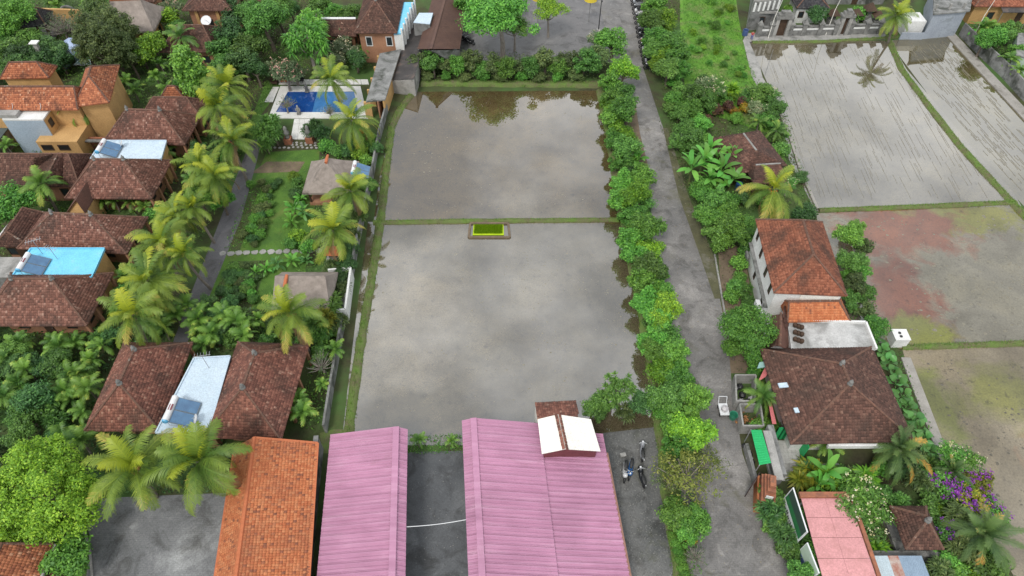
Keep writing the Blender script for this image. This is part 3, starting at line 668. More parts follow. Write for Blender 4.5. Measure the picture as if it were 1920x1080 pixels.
def aerial(label, p, h, ang):
    t = thing('tv_aerial', label, 'aerial', p); m = MB(); m.bar(p, p + Vector((0, 0, h)), .035); m.build('mast', M_steel, t)
    m = MB(); d = Vector((math.cos(ang), math.sin(ang), 0)); n = Vector((-d.y, d.x, 0)); c = p + Vector((0, 0, h - .1)); m.bar(c - d * .8, c + d * .8, .025)
    for i in range(6): m.bar(c + d * (-.7 + .28 * i) - n * .4, c + d * (-.7 + .28 * i) + n * .4, .018)
    m.build('boom', M_steel, t)
aerial('thin tv aerial on the left of the bright blue deck', at(80, 476, 4.4), 2.2, .4); aerial('thin tv aerial in the middle of the bright blue deck', at(108, 486, 4.4), 1.8, -.3)
aerial('thin tv aerial leaning over the pale deck between the red villas', at(392, 690, 3.6), 2.2, .2)

# ------------------------------------------------------------------ ochre two-storey building
t = thing('ochre_building', 'two-storey ochre building with light terracotta roofs and a crossed balcony rail', 'building', at(90, 250))
rc = rect3((-40, 206), (146, 206), (-10, 168), 6.0); rc2 = rect3((138, 200), (205, 192), (136, 132), 6.2)
m = MB(); m.box(rc.c, (rc.w - .8, rc.d - 1.4, 6.0), rc.a); m.build('wall', M_ochre, t)
hip_roof(t, rc, 6.0, 8.0, 'u', T_gold, rl=rc.w - 1.0, fin=False)
m = MB(); m.box(rc2.c, (rc2.w - 1.2, rc2.d - 1.2, 6.2), rc2.a); m.build('wall', M_ochre, t)
hip_roof(t, rc2, 6.2, 8.4, 'v', T_gold, rl=2.2, fin=False, name='cross_roof')
rc3 = rect3((0, 148), (92, 146), (12, 126), 6.0); hip_roof(t, rc3, 6.0, 7.6, 'u', T_gold, fin=False, name='rear_roof'); m = MB(); m.box(rc3.c, (rc3.w - .8, rc3.d - .6, 6.0), rc3.a); m.build('wall', M_ochre, t)
p0, p1 = at(112, 236, 0), at(206, 236, 0)
m = MB(); cB = rc.m(rc.w * .26, -rc.d / 2 - 1.1, 0); m.box(cB, (5.5, 3.6, 3.0), rc.a); m.build('lower_wall', M_ochre, t)
for k in (-1.6, .6): window(t, cB + Vector((k, -1.8, 1.6)), 1.5, .9, (0, -1), M_wood, M_dark)
for a, b in ((at(186, 222, 3.4), at(214, 172, 6.0)), (at(196, 178, 5.8), at(212, 200, 3.6))):
    m = MB(); m.beam(a, b, .3, .3); m.build('rail_beam', M_ochre, t)
bx = at(100, 228, 3.1); m = MB(); m.box(bx, (.95, .4, .8)); ac = m.build('air_conditioner', M_metalw, t, bevel=.03); m = MB(); m.tube([bx + Vector((0, -.19, .4)), bx + Vector((0, -.23, .4))], .28, 12); m.build('fan_grille', M_black, ac)
t = thing('stair_block', 'ochre stair block with a white flat roof and tall blue-grey front wall', 'building', at(48, 240))
P = ats([(4, 224), (80, 224), (94, 205), (8, 205)], 5.6); c = sum(P, Vector()) / 4
m = MB(); m.slab(P, .2); m.build('flat_roof', M_white, t)
m = MB(); lo = [Vector((p.x * .995 + c.x * .005, p.y + (.1 if i < 2 else -.1), 0)) for i, p in enumerate(P)]; m.hexa(lo, [Vector((p.x, p.y, 5.4)) for p in lo]); m.build('wall', M_ochre, t)
m = MB(); a, b = lo[0], lo[1]; f = Vector((0, -.12, 0)); m.hexa([a, b, b + f, a + f], [q + Vector((0, 0, 5.35)) for q in (a, b, b + f, a + f)]); m.build('front_wall', mat('bluegrey_render', (.36, .43, .5), (.29, .36, .43), .4, .8, .1), t)
window(t, lo[1].lerp(lo[2], .5) + Vector((0, 0, 3.8)), .9, 1.1, (1, 0))
m = MB(); m.box(at(14, 217, 5.6), (3.2, 1.2, .5)); m.build('tank_box', M_conc, t)
t = thing('garden_wall', 'stained brick garden wall below the ochre building', 'wall', at(150, 268)); m = MB(); m.beam(at(92, 268, .9), at(205, 268, .9), .35, 1.8); m.build('wall', M_brick, t)
m = MB(); m.beam(at(92, 264, 1.88), at(205, 264, 1.88), .5, .16); m.build('coping', M_wallgrey, t)
t = thing('outhouse_roof', 'dark green-grey flat outhouse at the edge beside the long house', 'shed', at(5, 272)); m = MB(); m.box(at(-6, 290), (3.2, 6, 2.4)); m.build('wall', M_wallgrey, t); m = MB(); m.box(at(-6, 290) + Vector((0, 0, 2.42)), (3.6, 6.4, .15)); m.build('roof', mat('slate_green', (.09, .12, .12), None, 1, .8), t)
t = thing('concrete_terrace', 'plain grey concrete terrace roof at the left of the blue deck', 'flat roof', at(8, 500)); m = MB(); P = ats([(-60, 520), (34, 520), (40, 482), (-40, 482)], 2.6); m.slab(P, .2); m.build('slab', M_conc, t); m = MB(); cc = sum(P, Vector()) / 4; m.box((cc.x, cc.y, 0), (4.5, 2.6, 2.38)); m.build('wall', M_wallgrey, t)
t = thing('garden_gutter_roof', 'narrow white sloped canopy beside the bright tree at the left edge', 'canopy', at(5, 440)); m = MB(); m.slab(ats([(-25, 470), (6, 455), (28, 422), (14, 420)], 2.4), .1); m.build('sheet', M_white, t)
for q in ((-15, 462), (16, 426)):
    m = MB(); b = at(*q, 2.3); m.bar((b.x, b.y, 0), b, .06); m.build('post', M_steel, t)
# ------------------------------------------------------------------ buildings at the far left
def plain_hip(t, rc, ze, zr, axis, mat_, rl=None, flarew=0, name='roof'):
    """smooth thatch hip roof with a thick edge"""
    FL, FR, BR, BL = [rc.p(u, v, ze) for u, v in ((-.5, -.5), (.5, -.5), (.5, .5), (-.5, .5))]
    rl = abs(rc.w - rc.d) if rl is None else rl
    if axis == 'u': r0, r1 = rc.m(-rl / 2, 0, zr), rc.m(rl / 2, 0, zr); sl = [[FL, FR, r1, r0], [FR, BR, r1], [BR, BL, r0, r1], [BL, FL, r0]]
    else: r0, r1 = rc.m(0, -rl / 2, zr), rc.m(0, rl / 2, zr); sl = [[FL, FR, r0], [FR, BR, r1, r0], [BR, BL, r1], [BL, FL, r0, r1]]
    rng = random.Random(int(rc.c.x * 10)); m = MB()
    n = 9                                             # subdivided, slightly sagging and ragged slopes
    for s in sl:
        q = s if len(s) == 4 else [s[0], s[1], s[2], s[2]]
        b = len(m.v)
        for j in range(n + 1):
            for i in range(n + 1):
                a = q[0].lerp(q[1], i / n); c = q[3].lerp(q[2], i / n); p = a.lerp(c, j / n)
                sag = .18 * math.sin(math.pi * j / n); k = rng.uniform(-.05, .05) if 0 < i < n and 0 < j < n else 0
                m.v.append(p + Vector((0, 0, k - sag * .6 - (rng.uniform(0, .08) if j == 0 else 0))))
        for j in range(n):
            for i in range(n): m.f.append((b + j * (n + 1) + i, b + j * (n + 1) + i + 1, b + (j + 1) * (n + 1) + i + 1, b + (j + 1) * (n + 1) + i))
    dz = Vector((0, 0, -.28))
    for a, b_ in ((FL, FR), (FR, BR), (BR, BL), (BL, FL)): m.poly([a + dz, b_ + dz, b_, a])
    m.poly([FL + dz, BL + dz, BR + dz, FR + dz])
    return m.build(name, mat_, t), (r0, r1)
t = thing('thatched_house', 'large grey thatched house behind the dark conifers', 'house', at(235, 45))
rc = rect3((190, 62), (288, 58), (196, 18), 4.0); walls(t, rc, 1.2, 4.2, M_ochre); ro, rr = plain_hip(t, rc, 4.0, 7.4, 'u', M_thatch, rl=4.5); m = MB(); cap_line(m, rr[0], rr[1], .22); m.build('ridge_cap', M_orange, ro)
t = thing('black_pavilion', 'black tiled garden pavilion beside the tan wall', 'pavilion', at(62, 45)); rc = rect3((38, 52), (86, 48), (44, 26), 3.2); hip_roof(t, rc, 3.2, 5.2, 'u', T_black, rl=1.2, fin=False)
for u, v in ((-.42, -.42), (.42, -.42), (.42, .42), (-.42, .42)):
    m = MB(); m.box(rc.p(u, v), (.25, .25, 3.2)); m.build('column', M_wood, t)
m = MB(); m.box(rc.c, (rc.w - 1, rc.d - 1, .5)); m.build('floor', M_stone, t)
t = thing('tan_wall', 'tan rendered garden wall with a dark arched opening', 'wall', at(125, 35)); m = MB(); m.beam(at(70, 30, 1.4), at(160, 33, 1.4), .35, 2.8); m.build('wall', M_ochre, t)
a = at(137, 37, 0); m = MB(); m.tube([a + Vector((1.6 * math.cos(R(k)), -.1, .2 + 2.3 * math.sin(R(k)))) for k in range(0, 181, 15)], .22, 6); m.build('arch', M_wallgrey, t)
t = thing('brown_roof_house', 'brown tiled house under a dark drooping palm near the big dish', 'house', at(350, 80)); rc = rect3((300, 98), (405, 98), (308, 52), 3.2); walls(t, rc, .8, 3.2, M_terra); hip_roof(t, rc, 3.2, 5.6, 'u', T_brown, rl=4, fin=False)
t = thing('gateway_house', 'terracotta fronted house with pale pilasters at the top of the gardens', 'house', at(395, 10)); rc = rect3((352, 16), (428, 16), (355, -20), 5.0); m = MB(); m.box(rc.c, (rc.w, rc.d, 5), rc.a); m.build('wall', M_terra, t)
for u in (-.32, .2, .34):
    m = MB(); m.box(rc.p(u, -.5) + Vector((0, -.12, 0)), (.5, .3, 5.05)); m.build('pilaster', M_ochre, t)
door(t, rc.p(-.12, -.5, 0), 1.8, 3.2, (0, -1), M_dark); hip_roof(t, Rect(rc.c, rc.w + 1.4, rc.d + 1.4, rc.a), 5.0, 7.2, 'u', T_brown, fin=False)
t = thing('far_house', 'dark brown tiled house at the top edge left of the gateway house', 'house', at(265, 5)); rc = rect3((205, 4), (290, 4), (212, -30), 3.4); walls(t, rc, .8, 3.4, M_terra); hip_roof(t, rc, 3.4, 5.8, 'u', T_brown, fin=False)
t = thing('far_house', 'dark tiled house at the top edge beyond the crown of the fan-leaved tree', 'house', at(470, -20)); rc = rect3((425, 2), (500, 2), (430, -30), 3.4); walls(t, rc, .8, 3.4, M_terra); hip_roof(t, rc, 3.4, 5.8, 'u', T_brown, fin=False)
# hip roof house with blue terrace
t = thing('terrace_house', 'brown tiled house with a bright blue roof terrace and white side wall', 'house', at(710, 60)); rc = rect3((664, 62), (744, 62), (684, -8), 5.4)
m = MB(); m.box(rc.c, (rc.w - 1.2, rc.d - 1.2, 5.5), rc.a); m.build('wall', M_terra, t); hip_roof(t, rc, 5.4, 8.6, 'v', T_brown, rl=4)
window(t, rc.m(rc.w * .28, -rc.d / 2 + .6, 2.9), 1.0, 1.6, (0, -1), M_white, M_glass); window(t, rc.m(-rc.w * .2, -rc.d / 2 + .6, 2.9), 1.0, 1.6, (0, -1), M_white, M_glass)
P = ats([(738, 62), (752, 62), (776, 4), (748, 4)], 5.2); m = MB(); m.slab(P, .25); m.build('terrace', M_blue, t)
m = MB(); m.hexa([Vector((p.x, p.y, 0)) for p in P], [Vector((p.x, p.y, 4.9)) for p in P]); m.build('terrace_wall', M_white, t)
for i in range(7):
    a = P[1].lerp(P[2], i / 6); m = MB(); m.box((a.x + .1, a.y, 0), (.25, .3, 5.9)); m.build('pilaster', M_white, t)
door(t, at(738, 88, 0) + Vector((0, .3, 2.6)), 1.2, 2.2, (0, -1), M_dark)
t = thing('link_roof', 'low dark red tiled roof with a white ridge joining the terrace house', 'roof', at(630, 60)); rc = rect3((598, 68), (668, 68), (602, 38), 3.0); walls(t, rc, .5, 3.0, M_terra); ro, rr = hip_roof(t, rc, 3.0, 4.6, 'u', T_brown, rl=rc.w - .4, fin=False, caps=False); m = MB(); cap_line(m, rr[0], rr[1], .2); m.build('ridge_cap', M_metalw, ro)
# corrugated lean-to and warehouse
def corrugate(pts, step=.24, amp=.035, th=.02):
    """corrugated sheet over the quad a-b (eave) d-c (ridge); ribs run up the slope"""
    a, b, c, d = [Vector(p) for p in pts]; n = max(2, int((b - a).length / step)) * 2; m = MB(); up = (b - a).cross(d - a).normalized()
    if up.z < 0: up = -up
    for i in range(n + 1):
        o = up * (amp if i % 2 else 0)
        m.v += [a.lerp(b, i / n) + o, d.lerp(c, i / n) + o]
    for i in range(n): m.f.append((i * 2, i * 2 + 2, i * 2 + 3, i * 2 + 1))
    return m
M_darktin = mat('dark_corrugated', (.075, .068, .065), (.04, .036, .035), .5, .6, .2, spots=(.12, .09, .075), spot_scale=.5)
M_browntin = mat('brown_corrugated', (.135, .075, .055), (.09, .05, .04), .4, .7, .2, spots=(.07, .04, .03), spot_scale=.4)
def sheets(t, pts, n, mat_, step=.24, amp=.035, name='roof_sheet', lap=.0):
    """n overlapping roof sheets side by side along a-b"""
    a, b, c, d = [Vector(p) for p in pts]; out = []
    for i in range(n):
        f0, f1 = i / n, (i + 1.06) / n; up = Vector((0, 0, .008 * (i % 2)))
        q = corrugate([a.lerp(b, f0) + up, a.lerp(b, min(f1, 1)) + up, d.lerp(c, min(f1, 1)) + up, d.lerp(c, f0) + up], step, amp)
        out.append(q.build(name, mat_, t))
    return out
t = thing('lean_to', 'long black corrugated lean-to stepping down behind the terrace house', 'shed', at(755, 100))
lt = [at(730, 150, 2.2), at(766, 30, 2.2), at(808, 32, 3.0), at(776, 148, 3.0)]
sheets(t, [lt[0], lt[1], lt[2], lt[3]], 14, M_darktin)
m = MB(); m.hexa([Vector((p.x, p.y, 0)) for p in (lt[0], lt[3], lt[2], lt[1])], [Vector((p.x, p.y, p.z - .15)) for p in (lt[0], lt[3], lt[2], lt[1])]); m.build('wall', M_conc, t)
t = thing('warehouse', 'rusty brown gabled warehouse between the black lean-to and the parking lot', 'building', at(825, 60))
e0, e1, r0, r1, f0, f1 = at(783, 92, 3.4), at(812, -8, 3.4), at(808, 92, 5.2), at(836, -8, 5.2), at(862, 92, 3.2), at(878, -8, 3.2)
sheets(t, [e0, e1, r1, r0], 10, M_browntin); sheets(t, [f1, f0, r0, r1], 10, M_browntin); m = MB(); m.beam(r0 + Vector((0, 0, .05)), r1 + Vector((0, 0, .05)), .4, .08); m.build('ridge_cap', M_browntin, t)
m = MB(); i_ = Vector((.5, .3, 0)); z = lambda p, h: Vector((p.x, p.y, h)); m.add([z(e0, 0), z(f0, 0), z(f0, 3.0), z(r0, 5.0), z(e0, 3.2)], [(0, 1, 2, 3, 4)]); m.hexa([z(e0, 0) + Vector((0, .05, 0)), z(f0, 0) + Vector((-1, .05, 0)), z(f1, 0) + Vector((-1, 0, 0)), z(e1, 0)], [z(e0, 3.1) + Vector((0, .05, 0)), z(f0, 2.9) + Vector((-1, .05, 0)), z(f1, 2.9) + Vector((-1, 0, 0)), z(e1, 3.1)]); m.build('wall', M_wallgrey, t)
t = thing('skylight_roof', 'small pale grey translucent roof at the head of the black lean-to', 'roof', at(797, 30)); P = ats([(775, 42), (806, 45), (812, 24), (786, 24)], 4.9); m = MB(); m.slab(P, .1); m.build('sheet', M_bluewhite, t); m = MB(); m.hexa([z(p, 0) for p in P], [z(p, 4.75) for p in P]); m.build('wall', M_wallgrey, t)
t = thing('concrete_gallery', 'long stained concrete slab roof with ochre bays beside the pool', 'building', at(715, 145)); P = ats([(686, 190), (722, 186), (752, 92), (712, 100)], 3.0); m = MB(); m.slab(P, .22); m.build('slab', M_wallgrey, t)
for i in range(5):
    a = P[0].lerp(P[3], i / 4.2); m = MB(); m.box((a.x + .1, a.y + .2, 0), (1.0, .35, 2.78)); m.build('bay_wall', M_ochre, t)
m = MB(); a, b = P[1], P[2]; m.beam(z(a, 1.38) - Vector((.3, 0, 0)), z(b, 1.38) - Vector((.3, 0, 0)), .25, 2.76); m.build('back_wall', M_ochre, t)
m = MB(); a, b = P[0], P[3]; m.beam(z(a, 1.38) + Vector((1.6, .2, 0)), z(b, 1.38) + Vector((1.6, -.2, 0)), .2, 2.75); m.build('inner_wall', M_terra, t)

# ------------------------------------------------------------------ swimming pool terrace
M_pool = mat('pool_water', (.012, .07, .26), (.01, .045, .2), .4, .05, .02, spec=.8); M_deck = mat('white_stone_deck', (.7, .69, .66), (.58, .57, .54), .8, .7, .15)
t = thing('swimming_pool', 'blue swimming pool with a white stone surround', 'pool', at(580, 190))
Pw = ats([(517, 211), (672, 211), (664, 172), (540, 172)], .1); Po = ats([(503, 222), (690, 222), (676, 162), (526, 162)], .1)
for i in range(4):
    j = (i + 1) % 4; m = MB(); m.hexa([z(Po[i], .01), z(Po[j], .01), z(Pw[j], .01), z(Pw[i], .01)], [z(Po[i], .17), z(Po[j], .17), z(Pw[j], .17), z(Pw[i], .17)]); m.build('surround', M_deck, t)
m = MB(); m.poly([z(p, .09) for p in Pw]); m.build('water', M_pool, t)
m = MB(); a, b = Pw[0].lerp(Pw[1], .44), Pw[3].lerp(Pw[2], .44); m.poly([z(a, .094), z(Pw[1], .094), z(Pw[2], .094), z(b, .094)]); m.build('shallow_end', mat('pool_shallow', (.06, .2, .45), None, .5, .06, 0, spec=.8), t)
def pave(name, px, nx, ny, mat_, zt=.12, gap=.02):
    """slabs laid in a grid inside a quad"""
    P = ats(px, 0); s = bpy.data.objects.new(name, None); col.objects.link(s); s['kind'] = 'structure'; WL[s.name] = Vector((0, 0, 0)); rng = random.Random(nx * 31 + ny)
    def q(u, v): return P[0].lerp(P[1], u).lerp(P[3].lerp(P[2], u), v)
    for i in range(nx):
        for j in range(ny):
            g_ = gap; h = zt + rng.uniform(-.012, .012); c = [q((i + g_) / nx, (j + g_) / ny), q((i + 1 - g_) / nx, (j + g_) / ny), q((i + 1 - g_) / nx, (j + 1 - g_) / ny), q((i + g_) / nx, (j + 1 - g_) / ny)]
            m = MB(); m.hexa([z(p, 0) for p in c], [z(p, h) for p in c]); m.build('slab', mat_, s)
    return s
pave('pool_steps', [(545, 262), (584, 262), (582, 224), (552, 224)], 3, 4, M_deck)
pave('pool_terrace', [(522, 159), (692, 159), (690, 150), (528, 150)], 12, 2, M_deck)
pave('pool_terrace', [(496, 192), (512, 192), (524, 164), (512, 164)], 2, 4, M_deck)
def statue(label, p, h, mat_, group=None):
    t = thing('garden_statue', label, 'statue', p, group); k = h
    m = MB(); m.box(p, (.34 * k, .34 * k, .2 * k)); m.build('plinth', M_stone, t)
    m = MB(); m.lathe(p + Vector((0, 0, .2 * k)), [(.15 * k, 0), (.17 * k, .12 * k), (.1 * k, .3 * k), (.15 * k, .42 * k), (.16 * k, .5 * k), (.07 * k, .58 * k), (.1 * k, .66 * k), (.09 * k, .74 * k), (.03 * k, .82 * k)], 10)
    m.tube([p + Vector((-.15 * k, 0, .66 * k)), p + Vector((-.22 * k, -.06 * k, .5 * k)), p + Vector((-.05 * k, -.16 * k, .46 * k))], [.05 * k, .045 * k, .035 * k], 6); m.tube([p + Vector((.15 * k, 0, .66 * k)), p + Vector((.22 * k, -.06 * k, .5 * k)), p + Vector((.05 * k, -.16 * k, .46 * k))], [.05 * k, .045 * k, .035 * k], 6)
    m.build('figure', mat_, t, smooth=True)
statue('grey stone statue on the far rim of the pool', at(576, 172, .17), 1.5, M_stone); statue('pale statue with a white cap on the near rim of the pool', at(561, 214, .17), 1.5, M_conc)
for px_, lab in (((542, 268), 'west'), ((582, 266), 'east')):
    p = at(*px_, 0); t = thing('brick_plinth', 'red brick plinth with a stone lantern at the %s foot of the pool steps' % lab, 'pillar', p); m = MB(); m.box(p, (1.0, 1.0, .9)); m.build('brick_base', M_brick, t)
    m = MB(); m.lathe(p + Vector((0, 0, .9)), [(.35, 0), (.3, .25), (.18, .4), (.4, .7), (.42, .9), (.2, 1.2), (.28, 1.5), (.1, 1.9)], 8); m.build('lantern', M_stone, t, smooth=True)
def lounge(label, p, seats, wm, cm):
    t = thing('pool_lounger' if seats > 1.5 else 'pool_armchair', label, 'seat', p); m = MB(); m.box(p + Vector((0, 0, .3)), (.7 * seats, .7, .12)); m.build('seat', cm, t); m = MB(); m.box(p + Vector((0, .32, .42)), (.7 * seats, .1, .5)); m.build('backrest', cm, t)
    for sx in (-1, 1):
        for sy in (-1, 1): m = MB(); m.box(p + Vector((sx * .3 * seats, sy * .3, 0)), (.07, .07, .3)); m.build('leg', wm, t)
lounge('black bench on the terrace behind the pool', at(558, 153, .13), 3, M_black, M_black); lounge('orange cushioned chair on the terrace behind the pool', at(534, 154, .13), 1.3, M_wood, plain('orange_cloth', (.5, .15, .06), .8)); lounge('brown wicker chair at the corner of the pool terrace', at(514, 158, .13), 1.6, M_wood, M_wood)
# pool with slides far left
t = thing('water_slide', 'pale blue curving slide with a black band seen between dark trees', 'slide', at(125, 105)); M_sl = plain('slide_blue', (.4, .5, .72), .35)
pts = [at(135, 82, 2.6), at(140, 96, 2.2), at(128, 108, 1.6), at(115, 118, .9), at(112, 124, .6)]
m = MB(); m.tube(pts, [1.2, 1.2, 1.15, 1.1, 1.0], 8); m.build('chute', M_sl, t, smooth=True)
m = MB(); m.tube([at(124, 96, 2.8), at(131, 108, 2.3), at(136, 118, 1.4)], [.25, .7, .5], 7); m.build('band', M_black, t, smooth=True)
t = thing('childrens_pool', 'shallow turquoise childrens pool behind the ochre building', 'pool', at(155, 112)); P = ats([(130, 122), (180, 122), (172, 104), (136, 104)], .1); m = MB(); m.slab([z(p, .12) for p in P], .1); m.build('rim', M_white, t); m = MB(); cc = sum(P, Vector()) / 4; m.poly([z(cc.lerp(p, .92), .126) for p in P]); m.build('water', mat('turquoise_water', (.3, .5, .48), None, .4, .08, 0, spec=.8), t)
t = thing('parasol', 'maroon parasol beside the childrens pool', 'parasol', at(188, 118)); p = at(188, 118, 0); m = MB(); m.bar(p, p + Vector((0, 0, 2.5)), .04); m.build('pole', M_wood, t); m = MB(); m.lathe(p + Vector((0, 0, 2.0)), [(1.4, 0), (1.0, .25), (.06, .65)], 8); m.build('canopy', plain('maroon_cloth', (.2, .03, .05), .8), t)
for q, s_ in (((68, 88), (1.8, 1.8)), ((30, 118), (4.5, 2.2)), ((100, 142), (1.2, 1.0))):
    p = at(*q); t = thing('white_table', 'white slab topped table among the dark trees left of the slide' if q[0] < 90 else 'white tank cover behind the terracotta roof', 'table', p, 'white slabs in the trees' if q[0] < 90 else None)
    zt = .8 if q[0] < 90 else 5.6
    m = MB(); m.box(p + Vector((0, 0, zt)), (*s_, .15)); m.build('top', M_white, t); m = MB(); m.box(p, (s_[0] * .5, s_[1] * .5, zt)); m.build('base', M_conc, t)

# thatched pavilions
def gazebo(label, rc, ze, zr, axis, rl, orange):
    t = thing('thatched_pavilion', label, 'pavilion', rc.c); ro, rr = plain_hip(t, rc, ze, zr, axis, M_thatch, rl)
    for u, v in ((-.4, -.4), (.4, -.4), (.4, .4), (-.4, .4)):
        m = MB(); m.box(rc.p(u, v), (.22, .22, ze + .3), rc.a); m.build('column', M_wood, t)
    m = MB(); m.box(rc.c, (rc.w - .9, rc.d - .9, .45), rc.a); m.build('floor', M_terra, t)
    m = MB(); a, b = orange; m.tube([a, a.lerp(b, .5) + Vector((0, 0, .06)), b], [.2, .2, .16], 8); m.build('ridge_tile', M_orange, ro)
    return t
rc = rect3((566, 362), (660, 362), (585, 302), 2.5); gazebo('grey thatched pavilion with an orange ridge tile beside the blue solar panel', rc, 2.5, 5.2, 'v', .9, (rc.m(0, -.6, 5.25), rc.m(0, .8, 5.3)))
rc = rect3((508, 580), (618, 580), (528, 510), 2.5); gazebo('grey thatched pavilion with a hanging orange tile in front of the stepping stones', rc, 2.5, 4.9, 'u', 5.4, (rc.m(-1.6, -1.0, 4.25), rc.m(-1.4, .1, 5.0)))
t = thing('bath_yard', 'small white walled bath yard behind the front thatched pavilion', 'yard', at(640, 530))
for a, b in (((618, 516), (660, 512)), ((660, 512), (650, 590)), ((650, 590), (612, 592))):
    m = MB(); m.beam(at(*a, 1.0), at(*b, 1.0), .22, 2.0); m.build('wall', M_white, t)
m = MB(); m.box(at(632, 545), (1.4, 2.0, .5)); m.build('bathtub', M_bluewhite, t, bevel=.1); m = MB(); m.box(at(645, 560), (1.0, 1.6, .8)); m.build('bench', M_white, t)
t = thing('garden_shrine', 'small grey shrine table under a coconut palm by the pavilion garden', 'shrine', at(628, 482)); p = at(628, 488); m = MB(); m.box(p, (1.6, 1.3, .7)); m.build('base', M_conc, t); m = MB(); m.box(p + Vector((0, 0, .7)), (.9, .8, .6)); m.build('pedestal', M_stone, t); m = MB(); m.add([p + Vector((x * .9, y * .8, 1.6)) for x, y in ((-1, -1), (1, -1), (1, 1), (-1, 1))] + [p + Vector((0, 0, 2.4))], [(3, 2, 1, 0), (0, 1, 4), (1, 2, 4), (2, 3, 4), (3, 0, 4)]); m.build('roof', M_orange, t)
for x, y in ((-1, -1), (1, -1), (1, 1), (-1, 1)): m = MB(); m.box(p + Vector((x * .35, y * .3, 1.3)), (.08, .08, .35)); m.build('column', M_wood, t)
# stepping stones
s = bpy.data.objects.new('stepping_stones', None); col.objects.link(s); s['kind'] = 'structure'; WL[s.name] = Vector((0, 0, 0)); rng = random.Random(4)
def stone(par, c, w_, d):
    m = MB(); n = 7; P = [c + Vector((w_ / 2 * math.cos(2 * math.pi * i / n) * rng.uniform(.8, 1.15), d / 2 * math.sin(2 * math.pi * i / n) * rng.uniform(.8, 1.15), .06 + rng.uniform(0, .02))) for i in range(n)]
    m.slab(P, .07); m.build('stone', M_conc, par)
for i in range(13): stone(s, at(418 + i * 15, 476 - i * .5 + rng.uniform(-1, 1)), .95, .8)
for r_ in range(3):
    for i in range(15 if r_ == 0 else 6): stone(s, at((490 if r_ == 0 else 548) + i * 8.6, 277 - r_ * 4.5 + rng.uniform(-1, 1)), .42, .4)
# vegetable bed edging and bare bed
sheet('vegetable_bed', [(470, 325), (500, 303), (572, 303), (560, 322)], .012, M_earth)
sheet('vegetable_bed', [(415, 470), (455, 370), (500, 330), (480, 370), (450, 470)], .012, M_soil)
sheet('vegetable_bed', [(390, 575), (430, 490), (505, 488), (470, 580)], .012, M_soil)

# ------------------------------------------------------------------ boundary wall, orange roof
def wall_run(name, label, px, h, th, mat_, cat='wall', cope=None):
    P = ats(px, 0); t = thing(name, label, cat, P[0])
    for i, (a, b) in enumerate(zip(P, P[1:])):
        m = MB(); hh = h + .01 * i; m.beam(z(a, hh / 2), z(b, hh / 2), th, hh); m.build('wall', mat_, t)
        if cope: m = MB(); m.beam(z(a, hh + .05), z(b, hh + .05), th + .14, .1); m.build('coping', cope, t)
    return t
wall_run('boundary_wall', 'weathered grey boundary wall along the flooded plot', [(728, 205), (712, 262), (700, 330), (684, 405), (672, 460), (655, 555), (640, 640), (626, 720), (615, 790), (612, 812)], 1.5, .22, M_wallgrey)
wall_run('boundary_wall', 'tall dark stained wall between the orange roof and the pink shed', [(604, 842), (598, 900), (588, 1000), (574, 1180)], 2.6, .3, M_wallgrey, cope=M_wallgrey)
t = thing('orange_roof_building', 'long building with a bright orange tiled roof', 'building', at(500, 950))

A = lambda x, y, h: Vector((x + (29.3 - y) * .125, y, h))
e0, e1 = A(-25.2, 29.0, 3.4), A(-25.2, 12, 3.4); r0, r1 = A(-23.0, 29.2, 4.9), A(-23.0, 12, 4.9); f0, f1 = A(-17.7, 29.5, 3.3), A(-17.7, 12, 3.3)
ro = MB(); ro.slab([e1, e0, r0, r1], .1); ro.slab([f0, f1, r1, r0], .1); ro = ro.build('roof', T_orange, t); tiles_obj([[e1, e0, r0, r1], [f0, f1, r1, r0]], T_orange, ro, 77)
m = MB(); cap_line(m, r0, r1, .17); m.build('ridge_cap', M_orange, ro, kind='stuff')
for a, b in ((f0, f1), (e0, e1), (f0, r0)):
    m = MB(); m.beam(a + Vector((0, 0, .03)), b + Vector((0, 0, .03)), .22, .1); m.build('barge_board', M_orange, ro)
m = MB(); m.hexa([z(e0, 0) + Vector((.8, -.5, 0)), z(f0, 0) + Vector((-.8, -.5, 0)), z(f1, 0) + Vector((-.8, 0, 0)), z(e1, 0) + Vector((.8, 0, 0))], [z(e0, 3.25) + Vector((.8, -.5, 0)), z(f0, 3.2) + Vector((-.8, -.5, 0)), z(f1, 3.2) + Vector((-.8, 0, 0)), z(e1, 3.25) + Vector((.8, 0, 0))]); m.build('wall', M_wallgrey, t)
t = thing('corner_house', 'terracotta roofed house with a grey gutter behind the big lime tree', 'house', at(20, 1060)); rc = rect3((-70, 1110), (62, 1110), (-60, 1020), 3.2); walls(t, rc, .8, 3.2, M_terra); hip_roof(t, rc, 3.2, 5.2, 'v', T_gold, rl=2.4, fin=False); m = MB(); m.beam(rc.p(.51, -.5, 3.15), rc.p(.51, .5, 3.15), .35, .2); m.build('gutter', M_conc, t)

